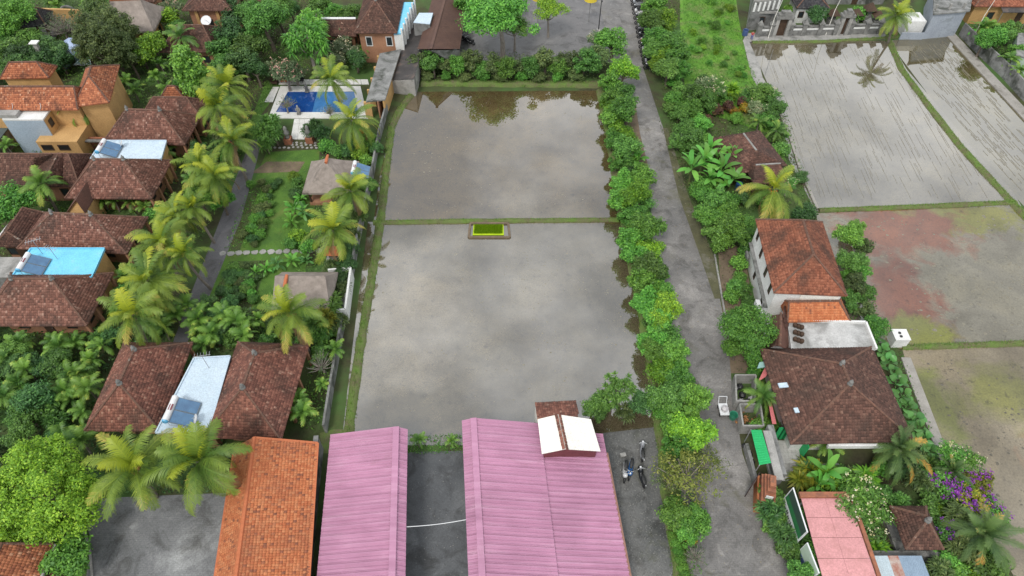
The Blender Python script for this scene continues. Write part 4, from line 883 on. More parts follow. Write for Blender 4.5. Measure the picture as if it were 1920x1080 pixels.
# ------------------------------------------------------------------ pink metal sheds
def pink(name):
    m, nt, p = base(name); tcn = N(nt, 'ShaderNodeTexCoord'); src = tcn.outputs['Object']
    mp_ = N(nt, 'ShaderNodeMapping'); mp_.inputs['Scale'].default_value = (.1, 1.9, 1); nt.links.new(src, mp_.inputs['Vector'])
    n1 = noise(nt, mp_.outputs[0], 1, 6, .65); r = ramp(nt, [(.3, (.36, .165, .255)), (.55, (.43, .21, .315)), (.78, (.52, .3, .4))]); nt.links.new(n1.outputs['Fac'], r.inputs['Fac'])
    n2 = noise(nt, src, .25, 5, .6); g_ = ramp(nt, [(.3, (.84, .84, .84)), (.7, (1.08, 1.08, 1.08))]); nt.links.new(n2.outputs['Fac'], g_.inputs['Fac'])
    c = mixc(nt, 1, r.outputs[0], g_.outputs[0], 'MULTIPLY')
    n3 = noise(nt, src, .6, 8, .7, .8); r3 = ramp(nt, [(.58, (0, 0, 0)), (.78, (.55, .55, .55))]); nt.links.new(n3.outputs['Fac'], r3.inputs['Fac']); c = mixc(nt, r3.outputs[0], c, (.27, .14, .17))
    n4 = noise(nt, src, 2.2, 6, .7); r4 = ramp(nt, [(.66, (0, 0, 0)), (.75, (.5, .5, .5))]); nt.links.new(n4.outputs['Fac'], r4.inputs['Fac']); c = mixc(nt, r4.outputs[0], c, (.3, .17, .14))
    nt.links.new(c, p.inputs['Base Color']); p.inputs['Roughness'].default_value = .55; p.inputs['Specular IOR Level'].default_value = .4
    MATS[name] = m; return m
M_pink = pink('pink_sheet'); M_pink2 = pink('pink_sheet_ridge')
K = .085
def Pk(x, y, h): return Vector((x + (31 - y) * K, y, h))
def pink_sheets(t, x0, z0, x1, z1, ya, yb, wsheet=.78, ribs=3, name='roof_sheet'):
    """sheets side by side from yb (far) to ya (near); ribs run down the slope"""
    n = max(1, round((yb - ya) / wsheet)); step = (yb - ya) / n
    for i in range(n):
        y0 = ya + i * step; y1 = y0 + step * 1.02; m = MB(); N_ = ribs * 4; dz = .006 * (i % 2)
        prof = [0, 0, .085, 0]
        for k in range(N_ + 1):
            h = prof[k % 4] + dz + (.075 if k in (N_ - 1, N_) else 0); y = y0 + (y1 - y0) * k / N_
            for j in range(2): m.v.append(Pk(x0, y, z0 + h) if j == 0 else Pk(x1, y, z1 + h))
        for k in range(N_): m.f.append((k * 2, k * 2 + 2, k * 2 + 3, k * 2 + 1))
        m.build(name, M_pink, t)
def pink_shed(label, xe, xr, xf, zs, ya, yb, extra=None):
    t = thing('metal_roofed_shed', label, 'shed', Pk((xe + xf) / 2, (ya + yb) / 2, 0)); pink_sheets(t, xe, zs[0], xr, zs[1], ya, yb); pink_sheets(t, xf, zs[2], xr, zs[1], ya, yb)
    m = MB(); a, b = Pk(xr, ya, zs[1] + .09), Pk(xr, yb, zs[1] + .09); m.beam(a, b, .55, .05); m.build('ridge_cap', M_pink2, t)
    xs = sorted((xe, xf)); m = MB(); i_ = .5
    m.hexa([Pk(xs[0] + i_, ya, 0), Pk(xs[1] - i_, ya, 0), Pk(xs[1] - i_, yb - .4, 0), Pk(xs[0] + i_, yb - .4, 0)], [Pk(xs[0] + i_, ya, min(zs) - .1), Pk(xs[1] - i_, ya, min(zs) - .1), Pk(xs[1] - i_, yb - .4, min(zs) - .1), Pk(xs[0] + i_, yb - .4, min(zs) - .1)]); m.build('wall', M_wallgrey, t)
    return t
pink_shed('pink corrugated shed next to the tall dark stained wall', -16.9, -10.6, -9.6, (2.8, 4.3, 3.8), 10, 30.6)
t = pink_shed('wide pink corrugated shed carrying the cream gabled vent', 2.6, -3.5, -4.6, (3.3, 4.3, 3.8), 10, 31.5)
pink_sheets(t, 8.5, 2.4, 2.5, 3.15, 10, 30.9, .5, 2, 'lower_roof_sheet')
m = MB(); m.beam(Pk(8.55, 10, 2.36), Pk(8.55, 29, 2.36), .2, .14); m.build('gutter', mat('rust_gutter', (.3, .16, .12), None, 3), t)
m = MB(); m.hexa([Pk(2.2, 10, 0), Pk(8.1, 10, 0), Pk(8.1, 29, 0), Pk(2.2, 29, 0)], [Pk(2.2, 10, 2.9), Pk(8.1, 10, 2.25), Pk(8.1, 29, 2.25), Pk(2.2, 29, 2.9)]); m.build('lean_to_wall', M_wallgrey, t)
t = thing('gabled_vent', 'cream sheeted gable with a red tiled ridge on the wide pink shed', 'roof', Pk(5.5, 30.5, 0))
ra, rb = at(1046, 777, 5.2), at(1060, 842, 5.2); la, lb = at(1008, 786, 4.3), at(1016, 851, 4.3); qa, qb = at(1108, 786, 4.2), at(1126, 846, 4.2)
m = MB(); m.slab([lb, rb, ra, la], .07); m.build('roof_panel', M_cream, t); m = MB(); m.slab([rb, qb, qa, ra], .07); m.build('roof_panel', M_cream, t)
tiles_obj([[rb + Vector((-.22, 0, -.05)), ra + Vector((-.22, 0, -.05)), ra + Vector((0, 0, .1)), rb + Vector((0, 0, .1))], [ra + Vector((.22, 0, -.05)), rb + Vector((.22, 0, -.05)), rb + Vector((0, 0, .1)), ra + Vector((0, 0, .1))]], T_red, t, 5, .3, .24)
m = MB(); m.add([lb + Vector((.2, .25, -.1)), qb + Vector((-.3, .25, -.1)), rb + Vector((0, .25, -.1)), z(lb, 2.2) + Vector((.2, .25, 0)), z(qb, 2.2) + Vector((-.3, .25, 0))], [(3, 4, 1, 2, 0)]); m.build('gable', mat('maroon_board', (.2, .06, .07), None, 1), t)
m = MB(); m.hexa([z(lb, 2.2) + Vector((.3, .4, 0)), z(qb, 2.2) + Vector((-.4, .4, 0)), z(qa, 0) + Vector((-.4, -.3, 0)), z(la, 0) + Vector((.3, -.3, 0))], [z(lb, 4.15) + Vector((.3, .4, 0)), z(qb, 4.05) + Vector((-.4, .4, 0)), z(qa, 4.05) + Vector((-.4, -.3, 0)), z(la, 4.15) + Vector((.3, -.3, 0))]); m.build('wall', M_wallgrey, t)
t = thing('porch_roof', 'small red tiled porch roof behind the cream gable', 'roof', at(1045, 780)); P = ats([(1008, 790), (1083, 790), (1080, 751), (1004, 755)], 3.6); P[2].z = P[3].z = 3.0
P = [at(1010, 792, 4.2), at(1085, 790, 4.2), at(1080, 752, 3.0), at(1004, 756, 3.0)]; m = MB(); m.slab(P, .1); ro = m.build('roof', T_red, t); tiles_obj([[P[2], P[3], P[0], P[1]]], T_red, ro, 12, .22, .3); m = MB(); m.hexa([z(p, 0) for p in P], [z(p, 2.85) for p in P]); m.build('wall', M_cream, t)
t = thing('power_cable', 'thin white cable strung between the two pink sheds', 'cable', at(815, 985)); a, b = at(760, 988, 3.7), at(876, 974, 3.7); m = MB(); m.tube([a.lerp(b, i / 10) - Vector((0, 0, .25 * math.sin(math.pi * i / 10))) for i in range(11)], .03, 5); m.build('wire', M_metalw, t)
# ------------------------------------------------------------------ right side houses
t = thing('white_house', 'two-storey white house with a brick red hipped roof and slit windows', 'house', at(1500, 500)); rc = rect3((1451, 549), (1588, 555), (1420, 412), 6.0)
wr = rc; m = MB(); m.box(rc.c, (rc.w - .7, rc.d - .6, 6.0), rc.a); m.build('wall', M_white, t); hip_roof(t, rc, 6.0, 8.9, 'v', T_white, rl=5.0, fin=False)
nl = (-math.cos(rc.a), -math.sin(rc.a))
for y, zz in ((-3.6, 3.9), (-1.2, 3.9), (1.6, 3.9), (4, 4.2), (-3, 1.0), (1, 1.0)):
    window(t, rc.m(-(rc.w - .7) / 2, y, zz), .55, 1.3, nl, M_wood, M_glass)
m = MB(); m.beam(rc.m(-rc.w / 2 + .2, -rc.d / 2 + .6, 2.85), rc.m(-rc.w / 2 + .2, rc.d / 2 - .6, 2.85), .5, .14); m.build('ledge', M_wallgrey, t)
for y in (-4.6, -3.4):
    p = rc.m(-rc.w / 2 - .1, y, 1.2); m = MB(); m.box(p, (.5, .9, .7), rc.a); m.build('air_conditioner', M_metalw, t)
m = MB(); m.beam(rc.m(-rc.w * .1, -rc.d / 2 + .25, 5.2), rc.m(rc.w * .42, -rc.d / 2 + .25, 5.2), .12, .8); m.build('fascia', M_cream, t)
t = thing('rear_annex', 'low bright orange tiled annex roof in front of the white house', 'annex', at(1535, 600)); rc = rect3((1476, 604), (1594, 602), (1478, 560), 3.6); m = MB(); m.box(rc.c, (rc.w - .7, rc.d - .7, 3.6), rc.a); m.build('wall', M_white, t); hip_roof(t, rc, 3.6, 5.0, 'u', T_orange, rl=5.2, shift=-.5, fin=False)
t = thing('roof_tank', 'grey box water tank beside the orange annex roof', 'tank', at(1473, 590)); p = at(1473, 600); m = MB(); m.box(p, (1.6, 1.6, 3.6)); m.build('tower', M_cream, t); m = MB(); m.box(p + Vector((0, 0, 3.62)), (1.7, 1.5, .7)); m.build('tank', M_conc, t, bevel=.05)
t = thing('concrete_roof', 'flat white-stained concrete roof between the annex and the brown house', 'flat roof', at(1560, 635)); P = ats([(1484, 656), (1642, 656), (1622, 606), (1476, 602)], 3.4); m = MB(); m.slab(P, .2); m.build('slab', mat('stained_concrete', (.55, .55, .54), (.36, .36, .35), .5, .9, .2, spots=(.22, .22, .21), spot_scale=.35, spot_at=(.45, .62)), t)
m = MB(); m.hexa([z(p, 0) for p in P], [z(p, 3.15) for p in P]); m.build('wall', M_white, t)
for a, b in ((P[3], P[2]), (P[2], P[1])): m = MB(); m.beam(a + Vector((0, 0, .15)), b + Vector((0, 0, .15)), .2, .32); m.build('parapet', M_white, t)
rng = random.Random(8)
for i in range(9):
    q = at(1490 + i % 3 * 6, 612 + i // 3 * 13 + i % 3 * 2, 3.41); m = MB(); m.lathe(q, [(.2, 0), (.26, .25), (.22, .4)], 8); m.build('flower_pot', M_wood, t)
t = thing('brown_house', 'large dark brown hipped house beside the elephant-ear hedge', 'house', Vector((31, 35, 0))); rc = Rect((31.0, 34.9), 11.4, 10.6, R(1.5)); walls(t, rc, 1.0, 3.2, M_white, sides='fl'); hip_roof(t, rc, 3.2, 6.5, 'v', T_brown, rl=2.2, fin=True, tw=.26)
for q, s_ in (((1468, 723), (.9, .5)), ((1552, 718), (1.3, .35)), ((1493, 770), (.4, .5))):
    p = at(*q, 5.0 if q[0] > 1500 else 4.1); m = MB(); m.box(p, (s_[0], s_[1], .12), .1); m.build('skylight', M_bluewhite, t)
m = MB(); m.box(Vector((27.4, 28.4, 0)), (6.8, 1.2, .25)); m.build('step', M_conc, t); m = MB(); m.box(Vector((31.5, 29.5, 2.5)), (5, .25, .5)); m.build('beam', M_white, t)
t = thing('side_wing', 'narrow dark tiled wing with a white gable beside the leafy roadside tree', 'house', at(1450, 640)); e0, e1, r0, r1, f0, f1 = at(1436, 650, 3.0), at(1446, 590, 3.0), at(1462, 648, 4.4), at(1464, 588, 4.4), at(1478, 655, 3.0), at(1484, 592, 3.0)
gable_roof(t, e1, e0, r0, r1, f1, f0, T_brown); m = MB(); m.hexa([z(e0, 0), z(f0, 0), z(f1, 0), z(e1, 0)], [z(e0, 2.85), z(f0, 2.85), z(f1, 2.85), z(e1, 2.85)]); m.add([z(e0, 2.8) + Vector((0, -.06, 0)), z(f0, 2.8) + Vector((0, -.06, 0)), z(r0, 4.3) + Vector((0, -.06, 0))], [(0, 1, 2)]); m.build('wall', M_white, t)
M_pinkw = mat('salmon_paint', (.55, .16, .16), (.45, .13, .13), .6, .8, .1); M_green = mat('green_paint', (.02, .42, .13), (.015, .33, .1), .6, .6, .1)
t = thing('entrance_block', 'salmon pink entrance wall with a mint canopy by the brown house', 'wall', at(1440, 690)); m = MB(); m.hexa(ats([(1421, 716), (1436, 706), (1464, 662), (1448, 660)], 0), ats([(1421, 716), (1436, 706), (1464, 662), (1448, 660)], 2.6)); m.build('wall', M_pinkw, t)
m = MB(); P = ats([(1420, 690), (1464, 684), (1464, 674), (1424, 679)], 2.75); m.slab(P, .12); m.build('canopy', mat('mint_sheet', (.35, .58, .54), None, 1), t); m = MB(); m.hexa(ats([(1448, 795), (1456, 795), (1446, 752), (1440, 752)], 0), ats([(1448, 795), (1456, 795), (1446, 752), (1440, 752)], 2.4)); m.build('side_wall', M_pinkw, t)
# rubbish pens, cart, bags
def pen(label, px, h):
    P = ats(px, 0); t = thing('rubbish_pen', label, 'bin enclosure', P[0])
    for i in range(4):
        a, b = P[i], P[(i + 1) % 4]; hh = h + .012 * i; m = MB(); m.beam(z(a, hh / 2), z(b, hh / 2), .16, hh); m.build('wall', M_conc, t)
    return t, sum(P, Vector()) / 4
_, c1_ = pen('open concrete rubbish pen holding black bags', [(1374, 766), (1408, 766), (1410, 718), (1372, 718)], 1.5)
_, c2_ = pen('open concrete rubbish pen holding a dry brown heap', [(1386, 812), (1424, 812), (1418, 772), (1380, 772)], 1.5)
def bag(label, p, r, mat_, grp):
    rng_ = random.Random(int(p.x * 97 + p.y * 13)); m = MB(); m.ball(p + Vector((0, 0, r * .7)), r, 8, 6, .85)
    m.v = [v + Vector((rng_.uniform(-.12, .12) * r, rng_.uniform(-.12, .12) * r, rng_.uniform(-.1, .1) * r)) for v in m.v]
    for v in m.v: v.z = max(v.z, p.z)
    m.tube([p + Vector((0, 0, r * 1.45)), p + Vector((.05, 0, r * 1.75)), p + Vector((.1, .05, r * 2.0))], [r * .14, r * .09, r * .22], 6); b = m.build('rubbish_bag', mat_); tag(b, label, 'bag', grp)
M_bagw = mat('white_bag', (.6, .58, .58), (.4, .38, .4), 4, .5, .3)
for i in range(7):
    bag('knotted bag piled in the concrete pen of black bags', c1_ + Vector((rng.uniform(-.8, .8), rng.uniform(-1.0, 1.0), .02 + .2 * (i > 3))), rng.uniform(.3, .42), M_bagw if i in (2, 5) else M_black, 'bags in the upper pen')
bag('lone black bag beside the dry brown heap', c2_ + Vector((.7, -.5, .02)), .55, M_black, None)
q = MB()
for i in range(60): p = c2_ + Vector((rng.gauss(-.4, .35), rng.gauss(0, .5), rng.uniform(.05, .6))); d = Vector((rng.uniform(-.3, .3), rng.uniform(-.3, .3), rng.uniform(-.1, .2))); q.add([p, p + d, p + d + Vector((.1, .1, .05)), p + Vector((.1, 0, .12))], [(0, 1, 2, 3)])
tag(q.build('dry_leaf_heap', mat('dry_leaves', (.42, .2, .07), (.2, .1, .05), 4, .9)), 'heap of dry brown leaves inside the lower concrete pen', 'leaf heap')
t = thing('handcart', 'small white flat handcart with a push bar on the road', 'cart', at(1355, 770)); p = at(1355, 772, .02); m = MB(); m.box(p + Vector((0, 0, .4)), (.9, 1.3, .12)); m.build('bed', M_metalw, t)
for sx in (-1, 1):
    m = MB(); m.bar(p + Vector((sx * .4, .65, .45)), p + Vector((sx * .4, 1.1, 1.1)), .035); m.build('handle', M_metalw, t)
    for sy in (-1, 1): m = MB(); m.tube([p + Vector((sx * .42 - .04, sy * .45, .19)), p + Vector((sx * .42 + .04, sy * .45, .19))], .19, 10); m.build('wheel', M_black, t)
m = MB(); m.bar(p + Vector((-.4, 1.1, 1.1)), p + Vector((.4, 1.1, 1.1)), .035); m.build('push_bar', M_metalw, t)
bag('white sack lying on the handcart', p + Vector((0, -.1, .53)), .36, M_bagw, None)
p = at(1373, 784, .02); t = thing('green_basket', 'round green basket beside the handcart', 'basket', p); m = MB(); m.lathe(p, [(.3, 0), (.42, .7), (.44, .72), (.38, .7), (.28, .06)], 12); m.build('body', plain('green_plastic', (.03, .22, .13), .5), t)
# green roofed lean-to, gutter, courtyard
t = thing('green_canopy', 'bright green corrugated canopy over the roadside rubbish', 'canopy', at(1428, 850)); a, b, c, d = at(1424, 872, 2.4), at(1408, 806, 2.4), at(1428, 806, 2.9), at(1446, 868, 2.9); sheets(t, [a, b, c, d], 5, M_green, .2, .03)
for q_ in (a, b): m = MB(); m.bar(z(q_, 0), q_, .05); m.build('post', M_steel, t)
t = thing('courtyard_wall', 'dark grey streaked wall along the pale courtyard', 'wall', at(1452, 870)); m = MB(); m.beam(at(1462, 900, 1.2), at(1438, 808, 1.2), .55, 2.4); m.build('wall', M_wallgrey, t); m = MB(); m.beam(at(1462, 900, 2.5), at(1438, 808, 2.5), .75, .14); m.build('coping', M_conc, t)
pave('courtyard', [(1464, 902), (1506, 902), (1496, 826), (1452, 826)], 6, 10, mat('pale_tile', (.5, .49, .47), None, 1, .5, .05), .04, .012)
t = thing('green_fence', 'tall green painted panel fence at the back of the pale courtyard', 'fence', at(1480, 820))
for i in range(6): a = at(1454 + i * 8, 823, 0); m = MB(); m.box(a, (.54, .08, 2.2)); m.build('panel', M_green, t)
m = MB(); m.beam(at(1503, 823, 1.1), at(1510, 850, 1.1), .08, 2.2); m.build('side_panel', M_green, t)
for i in range(5): bag('crumpled bag in the heap under the green canopy', at(1396 + i * 3 + rng.uniform(-2, 2), 838 + i * 8, .02), rng.uniform(.25, .38), M_bagw if i % 2 else M_black, 'rubbish under the green canopy')
t = thing('rubbish_wall', 'low dark retaining wall behind the roadside rubbish heap', 'wall', at(1410, 880)); m = MB(); m.beam(at(1398, 836, .5), at(1416, 905, .5), .3, 1.0); m.build('wall', M_wallgrey, t)
# brick gate
t = thing('brick_gate', 'stepped orange brick gate pier with a dark open door', 'gate', at(1430, 930)); g0, g1 = at(1416, 950), at(1440, 900)
c = at(1428, 935); ang = R(-14)
for i, (w_, d, h0, h1) in enumerate(((1.5, 3.0, 0, 1.4), (1.2, 2.6, 1.4, 2.2), (.95, 2.1, 2.2, 2.8), (.7, 1.6, 2.8, 3.3), (.5, 1.0, 3.3, 3.7))):
    m = MB(); m.box(c + Vector((0, 0, h0)), (w_, d, h1 - h0), ang); m.build('brick_tier', M_brick if i else mat('orange_brick', (.48, .19, .08), (.36, .13, .06), 2, .85), t)
for dz_, hh in ((3.0, .5), (1.7, .45)):
    p = c + Vector((*rot2(-.05, -1.53 if dz_ < 2 else -1.08, ang), dz_ - 1.2 if dz_ < 2 else dz_ - .6)); m = MB(); m.box(p, (.6, .05, hh), ang); m.build('plate', M_white, t)
m = MB(); q_ = at(1405, 925, 0); m.beam(z(at(1396, 932), 1.2), z(at(1412, 906), 1.2), .08, 2.3); m.build('door', mat('dark_red_door', (.05, .03, .028), None, 2), t)
# roadside sign boards (their print cannot be read: bands of colour and blots)
def sign(label, a, b, zlo, zhi, lean, bands, blots=0, seed=0, grp=None):
    """board from a to b (ground points), facing the road; bands = [(v0, v1, material)]"""
    a, b = Vector((a[0], a[1], 0)), Vector((b[0], b[1], 0)); t = thing('sign_board', label, 'sign', a, grp); d = (b - a).normalized(); n = Vector((d.y, -d.x, 0)) * -1
    P = lambda u, v, o=0.0: a.lerp(b, u) + n * (o - lean * v) + Vector((0, 0, zlo + (zhi - zlo) * v))
    m = MB(); m.hexa([P(0, 0, -.1), P(1, 0, -.1), P(1, 1, -.1), P(0, 1, -.1)], [P(0, 0), P(1, 0), P(1, 1), P(0, 1)]); bd = m.build('panel', M_metalw, t)
    for k, (v0, v1, mm) in enumerate(bands):
        m = MB(); o = .008 + .003 * k; m.hexa([P(.03, v0, .001), P(.97, v0, .001), P(.97, v1, .001), P(.03, v1, .001)], [P(.03, v0, o), P(.97, v0, o), P(.97, v1, o), P(.03, v1, o)]); m.build('printed_band', mm, bd)
    r_ = random.Random(seed); m = MB()
    for i in range(blots):
        u = .08 + .84 * i / max(1, blots - 1) + r_.uniform(-.01, .01); v0 = .1 + r_.uniform(0, .04); w2 = .02 + r_.uniform(0, .018); hh = r_.uniform(.06, .15)
        m.poly([P(u, v0, .014), P(u + w2, v0 + r_.uniform(-.02, .02), .014), P(u + w2 * .9, v0 + hh, .014), P(u + .004, v0 + hh * .9, .014)])
    if blots: m.build('print_blots', plain('print_dark', (.05, .06, .06), .6), bd)
    for u in (.1, .9):
        m = MB(); m.bar(z(P(u, 0, -.18), 0), P(u, .9, -.18), .06); m.build('post', M_steel, t)
    return t
S_green = plain('sign_green', (.03, .16, .06), .4); S_dk = plain('sign_dark', (.04, .07, .06), .35); S_teal = plain('sign_teal', (.03, .3, .28), .4); S_blue = plain('sign_blue', (.05, .08, .2), .4); S_pale = plain('sign_pale', (.45, .55, .45), .4)
sign('large leaning sign board with green and dark bands above the roadside hedge', at(1489, 1022, 1.3), at(1464, 940, 1.3), 1.3, 4.2, .15, [(.36, .62, S_green), (.62, .98, S_dk)], 16, 3)
sign('low narrow teal sign board in front of the large green one', at(1470, 1026, .5), at(1447, 980, .5), .5, 1.5, .05, [(.3, .97, S_teal)], 0, 4)
sign('pale sign board with a blue corner half hidden by a bush', at(1515, 1092, 1.0), at(1494, 1036, 1.0), 1.0, 3.3, .1, [(.3, .97, S_pale), (.02, .3, S_blue)], 9, 5)
M_pinkroof = mat('rose_roof', (.62, .3, .3), (.52, .25, .25), .5, .6, .1, spots=(.42, .2, .19), spot_scale=.6, spot_at=(.5, .72))
t = thing('carport', 'flat rose pink carport roof behind the sign boards', 'carport', at(1560, 1010)); P = ats([(1555, 1130), (1660, 1130), (1592, 934), (1502, 934)], 2.9)
for i in range(5):
    for j in range(2):
        q_ = lambda u, v: P[3].lerp(P[2], u).lerp(P[0].lerp(P[1], u), v); m = MB(); e = .002; m.slab([q_(j / 2 + e, i / 5 + e), q_(j / 2 + e, (i + 1) / 5 - e), q_((j + 1) / 2 - e, (i + 1) / 5 - e), q_((j + 1) / 2 - e, i / 5 + e)], .06); m.build('roof_panel', M_pinkroof, t)
for p in P: m = MB(); q_ = P[0].lerp(P[2], .5).lerp(p, .94); m.bar(z(q_, 0), z(q_, 2.82), .07); m.build('post', M_steel, t)
m = MB(); m.beam(P[3] + Vector((-.1, .25, .05)), P[2] + Vector((.2, .25, .05)), .5, .3); m.beam(P[2] + Vector((.22, .2, .0)), P[1] + Vector((.22, 0, 0)), .3, .25); m.build('edge_tiles', M_brick, t)
t = thing('small_pavilion', 'dark weathered tiled pavilion beside the bougainvillea', 'pavilion', at(1725, 1000)); rc = rect3((1698, 1030), (1768, 1030), (1682, 950), 2.6); hip_roof(t, rc, 2.6, 4.6, 'v', T_brown, rl=.4, fin=True)
for u, v in ((-.4, -.4), (.4, -.4), (.4, .4), (-.4, .4)): m = MB(); m.box(rc.p(u, v), (.2, .2, 2.6), rc.a); m.build('column', M_stone, t)
m = MB(); m.box(rc.c, (rc.w - .8, rc.d - .8, .4), rc.a); m.build('floor', M_stone, t)
wall_run('stone_wall', 'mossy stone garden wall in front of the dark pavilion', [(1625, 1048), (1725, 1048), (1790, 1055)], 1.3, .5, M_stone)
t = thing('tin_shed', 'blue-grey tin roof with one rusty red sheet below the stone wall', 'shed', at(1680, 1080)); P = [at(1652, 1150, 2.0), at(1770, 1150, 2.0), at(1728, 1042, 2.3), at(1618, 1042, 2.3)]
tn = mat('pale_tin', (.48, .56, .6), (.38, .46, .5), .7, .4, .1, spots=(.3, .33, .35), spot_scale=.5); rst = mat('rusty_tin', (.3, .1, .06), (.45, .4, .36), 1.6, .7, .2)
for i, (u0, u1, mm) in enumerate(((0, .42, tn), (.42, .6, rst), (.6, 1, mat('blue_tin', (.26, .34, .43), (.2, .27, .35), .7, .4, .1)))):
    q_ = corrugate([P[0].lerp(P[1], u0), P[0].lerp(P[1], u1), P[3].lerp(P[2], u1), P[3].lerp(P[2], u0)], .16, .02); q_.build('roof_sheet', mm, t)
m = MB(); m.hexa([z(p, 0) for p in P], [z(p, 1.95) for p in P]); m.build('wall', M_wallgrey, t)
t = thing('pump_house', 'small white concrete box standing in the paddy by a round bush', 'hut', at(1680, 640)); p = at(1679, 642); m = MB(); m.box(p, (1.55, 1.4, 1.35)); m.build('wall', M_white, t, bevel=.03); m = MB(); m.box(p + Vector((0, 0, 1.35)), (1.62, 1.47, .08)); m.build('roof', M_white, t)
for i in range(2): m = MB(); m.lathe(p + Vector((-.1, -.25 + .45 * i, 1.43)), [(.16, 0), (.16, .06)], 8); m.build('vent', M_black, t)
# dark hut by the bananas
t = thing('dark_roof_hut', 'dark brown low tiled hut with white ridge lines behind bananas', 'hut', at(1395, 285)); rc = rect3((1345, 336), (1452, 318), (1330, 250), 2.6); rc = Rect(at(1400, 285, 2.6), 7.6, 7.6, R(14)); walls(t, rc, .8, 2.6, M_wood); ro, rr = hip_roof(t, rc, 2.6, 4.2, 'v', T_brown, rl=3.6, fin=False, caps=False, tw=.28); m = MB(); cap_line(m, rr[0], rr[1], .12); m.build('ridge_cap', M_conc, ro)
t = thing('hut_wing', 'dark brown wing roof with a broken white ridge under the coconut palm', 'hut', at(1440, 310)); rc = Rect(at(1435, 322, 2.4), 4.6, 4.4, R(5)); walls(t, rc, .5, 2.4, M_wood); ro, rr = hip_roof(t, rc, 2.4, 3.6, 'u', T_brown, rl=3.2, fin=False, caps=False, tw=.28); m = MB(); cap_line(m, rr[0], rr[1], .1); m.build('ridge_cap', M_conc, ro)
p = at(1383, 356); t = thing('blue_barrel', 'blue plastic barrel under the coconut palm by the hut', 'barrel', p); m = MB(); m.lathe(p, [(.4, 0), (.45, .1), (.47, .6), (.45, 1.1), (.4, 1.2)], 12); m.build('body', plain('barrel_blue', (.03, .1, .28), .4), t)
wall_run('roadside_wall', 'grey rendered wall stub in front of the white house garden', [(1392, 470), (1396, 500)], 1.6, .25, M_wallgrey)

# ------------------------------------------------------------------ temple street at the top right
t = thing('shrine_wall', 'long grey carved wall with pillars and two arched gateways', 'wall', at(1540, 66)); a0, a1 = at(1420, 68), at(1668, 62)
PX = [1420, 1442, 1478, 1503, 1533, 1562, 1590, 1620, 1645, 1668]
G_ = {(1442, 1478), (1562, 1590)}
ln = lambda px_: a0.lerp(a1, (px_ - 1420) / 248)
for i, px_ in enumerate(PX):
    p = ln(px_); m = MB(); m.box(p, (.7, .7, 2.0)); m.box(p + Vector((0, 0, 2.0)), (.95, .95, .2)); m.add([p + Vector((x * .4, y * .4, 2.2)) for x, y in ((-1, -1), (1, -1), (1, 1), (-1, 1))] + [p + Vector((0, 0, 2.9))], [(3, 2, 1, 0), (0, 1, 4), (1, 2, 4), (2, 3, 4), (3, 0, 4)]); m.build('pillar', M_stone, t)
for x0, x1 in zip(PX, PX[1:]):
    p, q_ = ln(x0), ln(x1); e = (q_ - p).normalized() * .36
    if (x0, x1) in G_:
        c = (p + q_) / 2; w_ = (q_ - p).length - .8
        for s_ in (-1, 1): m = MB(); m.box(c + Vector((s_ * (w_ / 2 - .25), 0, 0)), (.55, .9, 3.2)); m.build('gate_pier', M_conc, t)
        m = MB(); m.box(c + Vector((0, 0, 3.2)), (w_ + .5, 1.2, .35)); m.box(c + Vector((0, 0, 3.55)), (w_ - .2, 1.0, .4)); m.box(c + Vector((0, 0, 3.95)), (w_ - 1, .8, .4)); m.build('gate_crown', M_stone, t)
        m = MB(); m.box(c + Vector((0, .1, 0)), (w_ - 1.0, .2, 2.9)); m.build('door', M_wood, t)
    else:
        m = MB(); m.beam(z(p + e, .8), z(q_ - e, .8), .3, 1.6); m.build('wall', M_stone, t); m = MB(); m.beam(z(p + e, 1.15), z(q_ - e, 1.15), .36, .3); m.build('white_band', M_white, t); m = MB(); m.beam(z(p + e, 1.66), z(q_ - e, 1.66), .5, .12); m.build('coping', M_stone, t)
t = thing('shop_house', 'grey house with vertical white slats left of the arched gateway', 'house', at(1435, 20)); P = ats([(1398, 58), (1450, 52), (1465, -20), (1410, -20)], 0); m = MB(); m.hexa(P, [z(p, 5.0) for p in P]); m.build('wall', M_wallgrey, t)
for i in range(6): a = P[0].lerp(P[1], (i + .5) / 6); m = MB(); m.box(a + Vector((0, -.08, 3.4)), (.32, .15, 1.5)); m.build('slat', M_white, t)
m = MB(); m.box(P[0].lerp(P[1], .5) + Vector((0, -.1, 2.9)), (4.2, .2, .3)); m.build('sill', M_conc, t); m = MB(); m.slab([z(p, 5.25) for p in P], .25); m.build('roof', M_conc, t)
window(t, P[0].lerp(P[1], .45) + Vector((0, -.02, .9)), 1.2, 1.4, (0, -1))
t = thing('white_shrine_house', 'small white walled house with a grey roof behind the carved wall', 'house', at(1510, 30)); rc = rectw(at(1484, 45).x, at(1500, 45).y, at(1545, 45).x, at(1500, 20).y); m = MB(); m.box(rc.c, (rc.w - .6, rc.d - .6, 2.8)); m.build('wall', M_white, t); hip_roof(t, rc, 2.8, 4.4, 'u', T_black, fin=False)
for k in (-1.6, 1.4): window(t, rc.m(k, -rc.d / 2 + .3, 1.0), .9, 1.1, (0, -1))
t = thing('rust_roof_hall', 'long rust red roofed hall at the top edge behind the shrines', 'hall', at(1590, 5)); rc = rectw(at(1540, 12).x, at(1560, 12).y, at(1665, 12).x, at(1560, 12).y + 9); walls(t, rc, .7, 3.2, M_wallgrey); hip_roof(t, rc, 3.2, 5.6, 'u', T_white, fin=False)
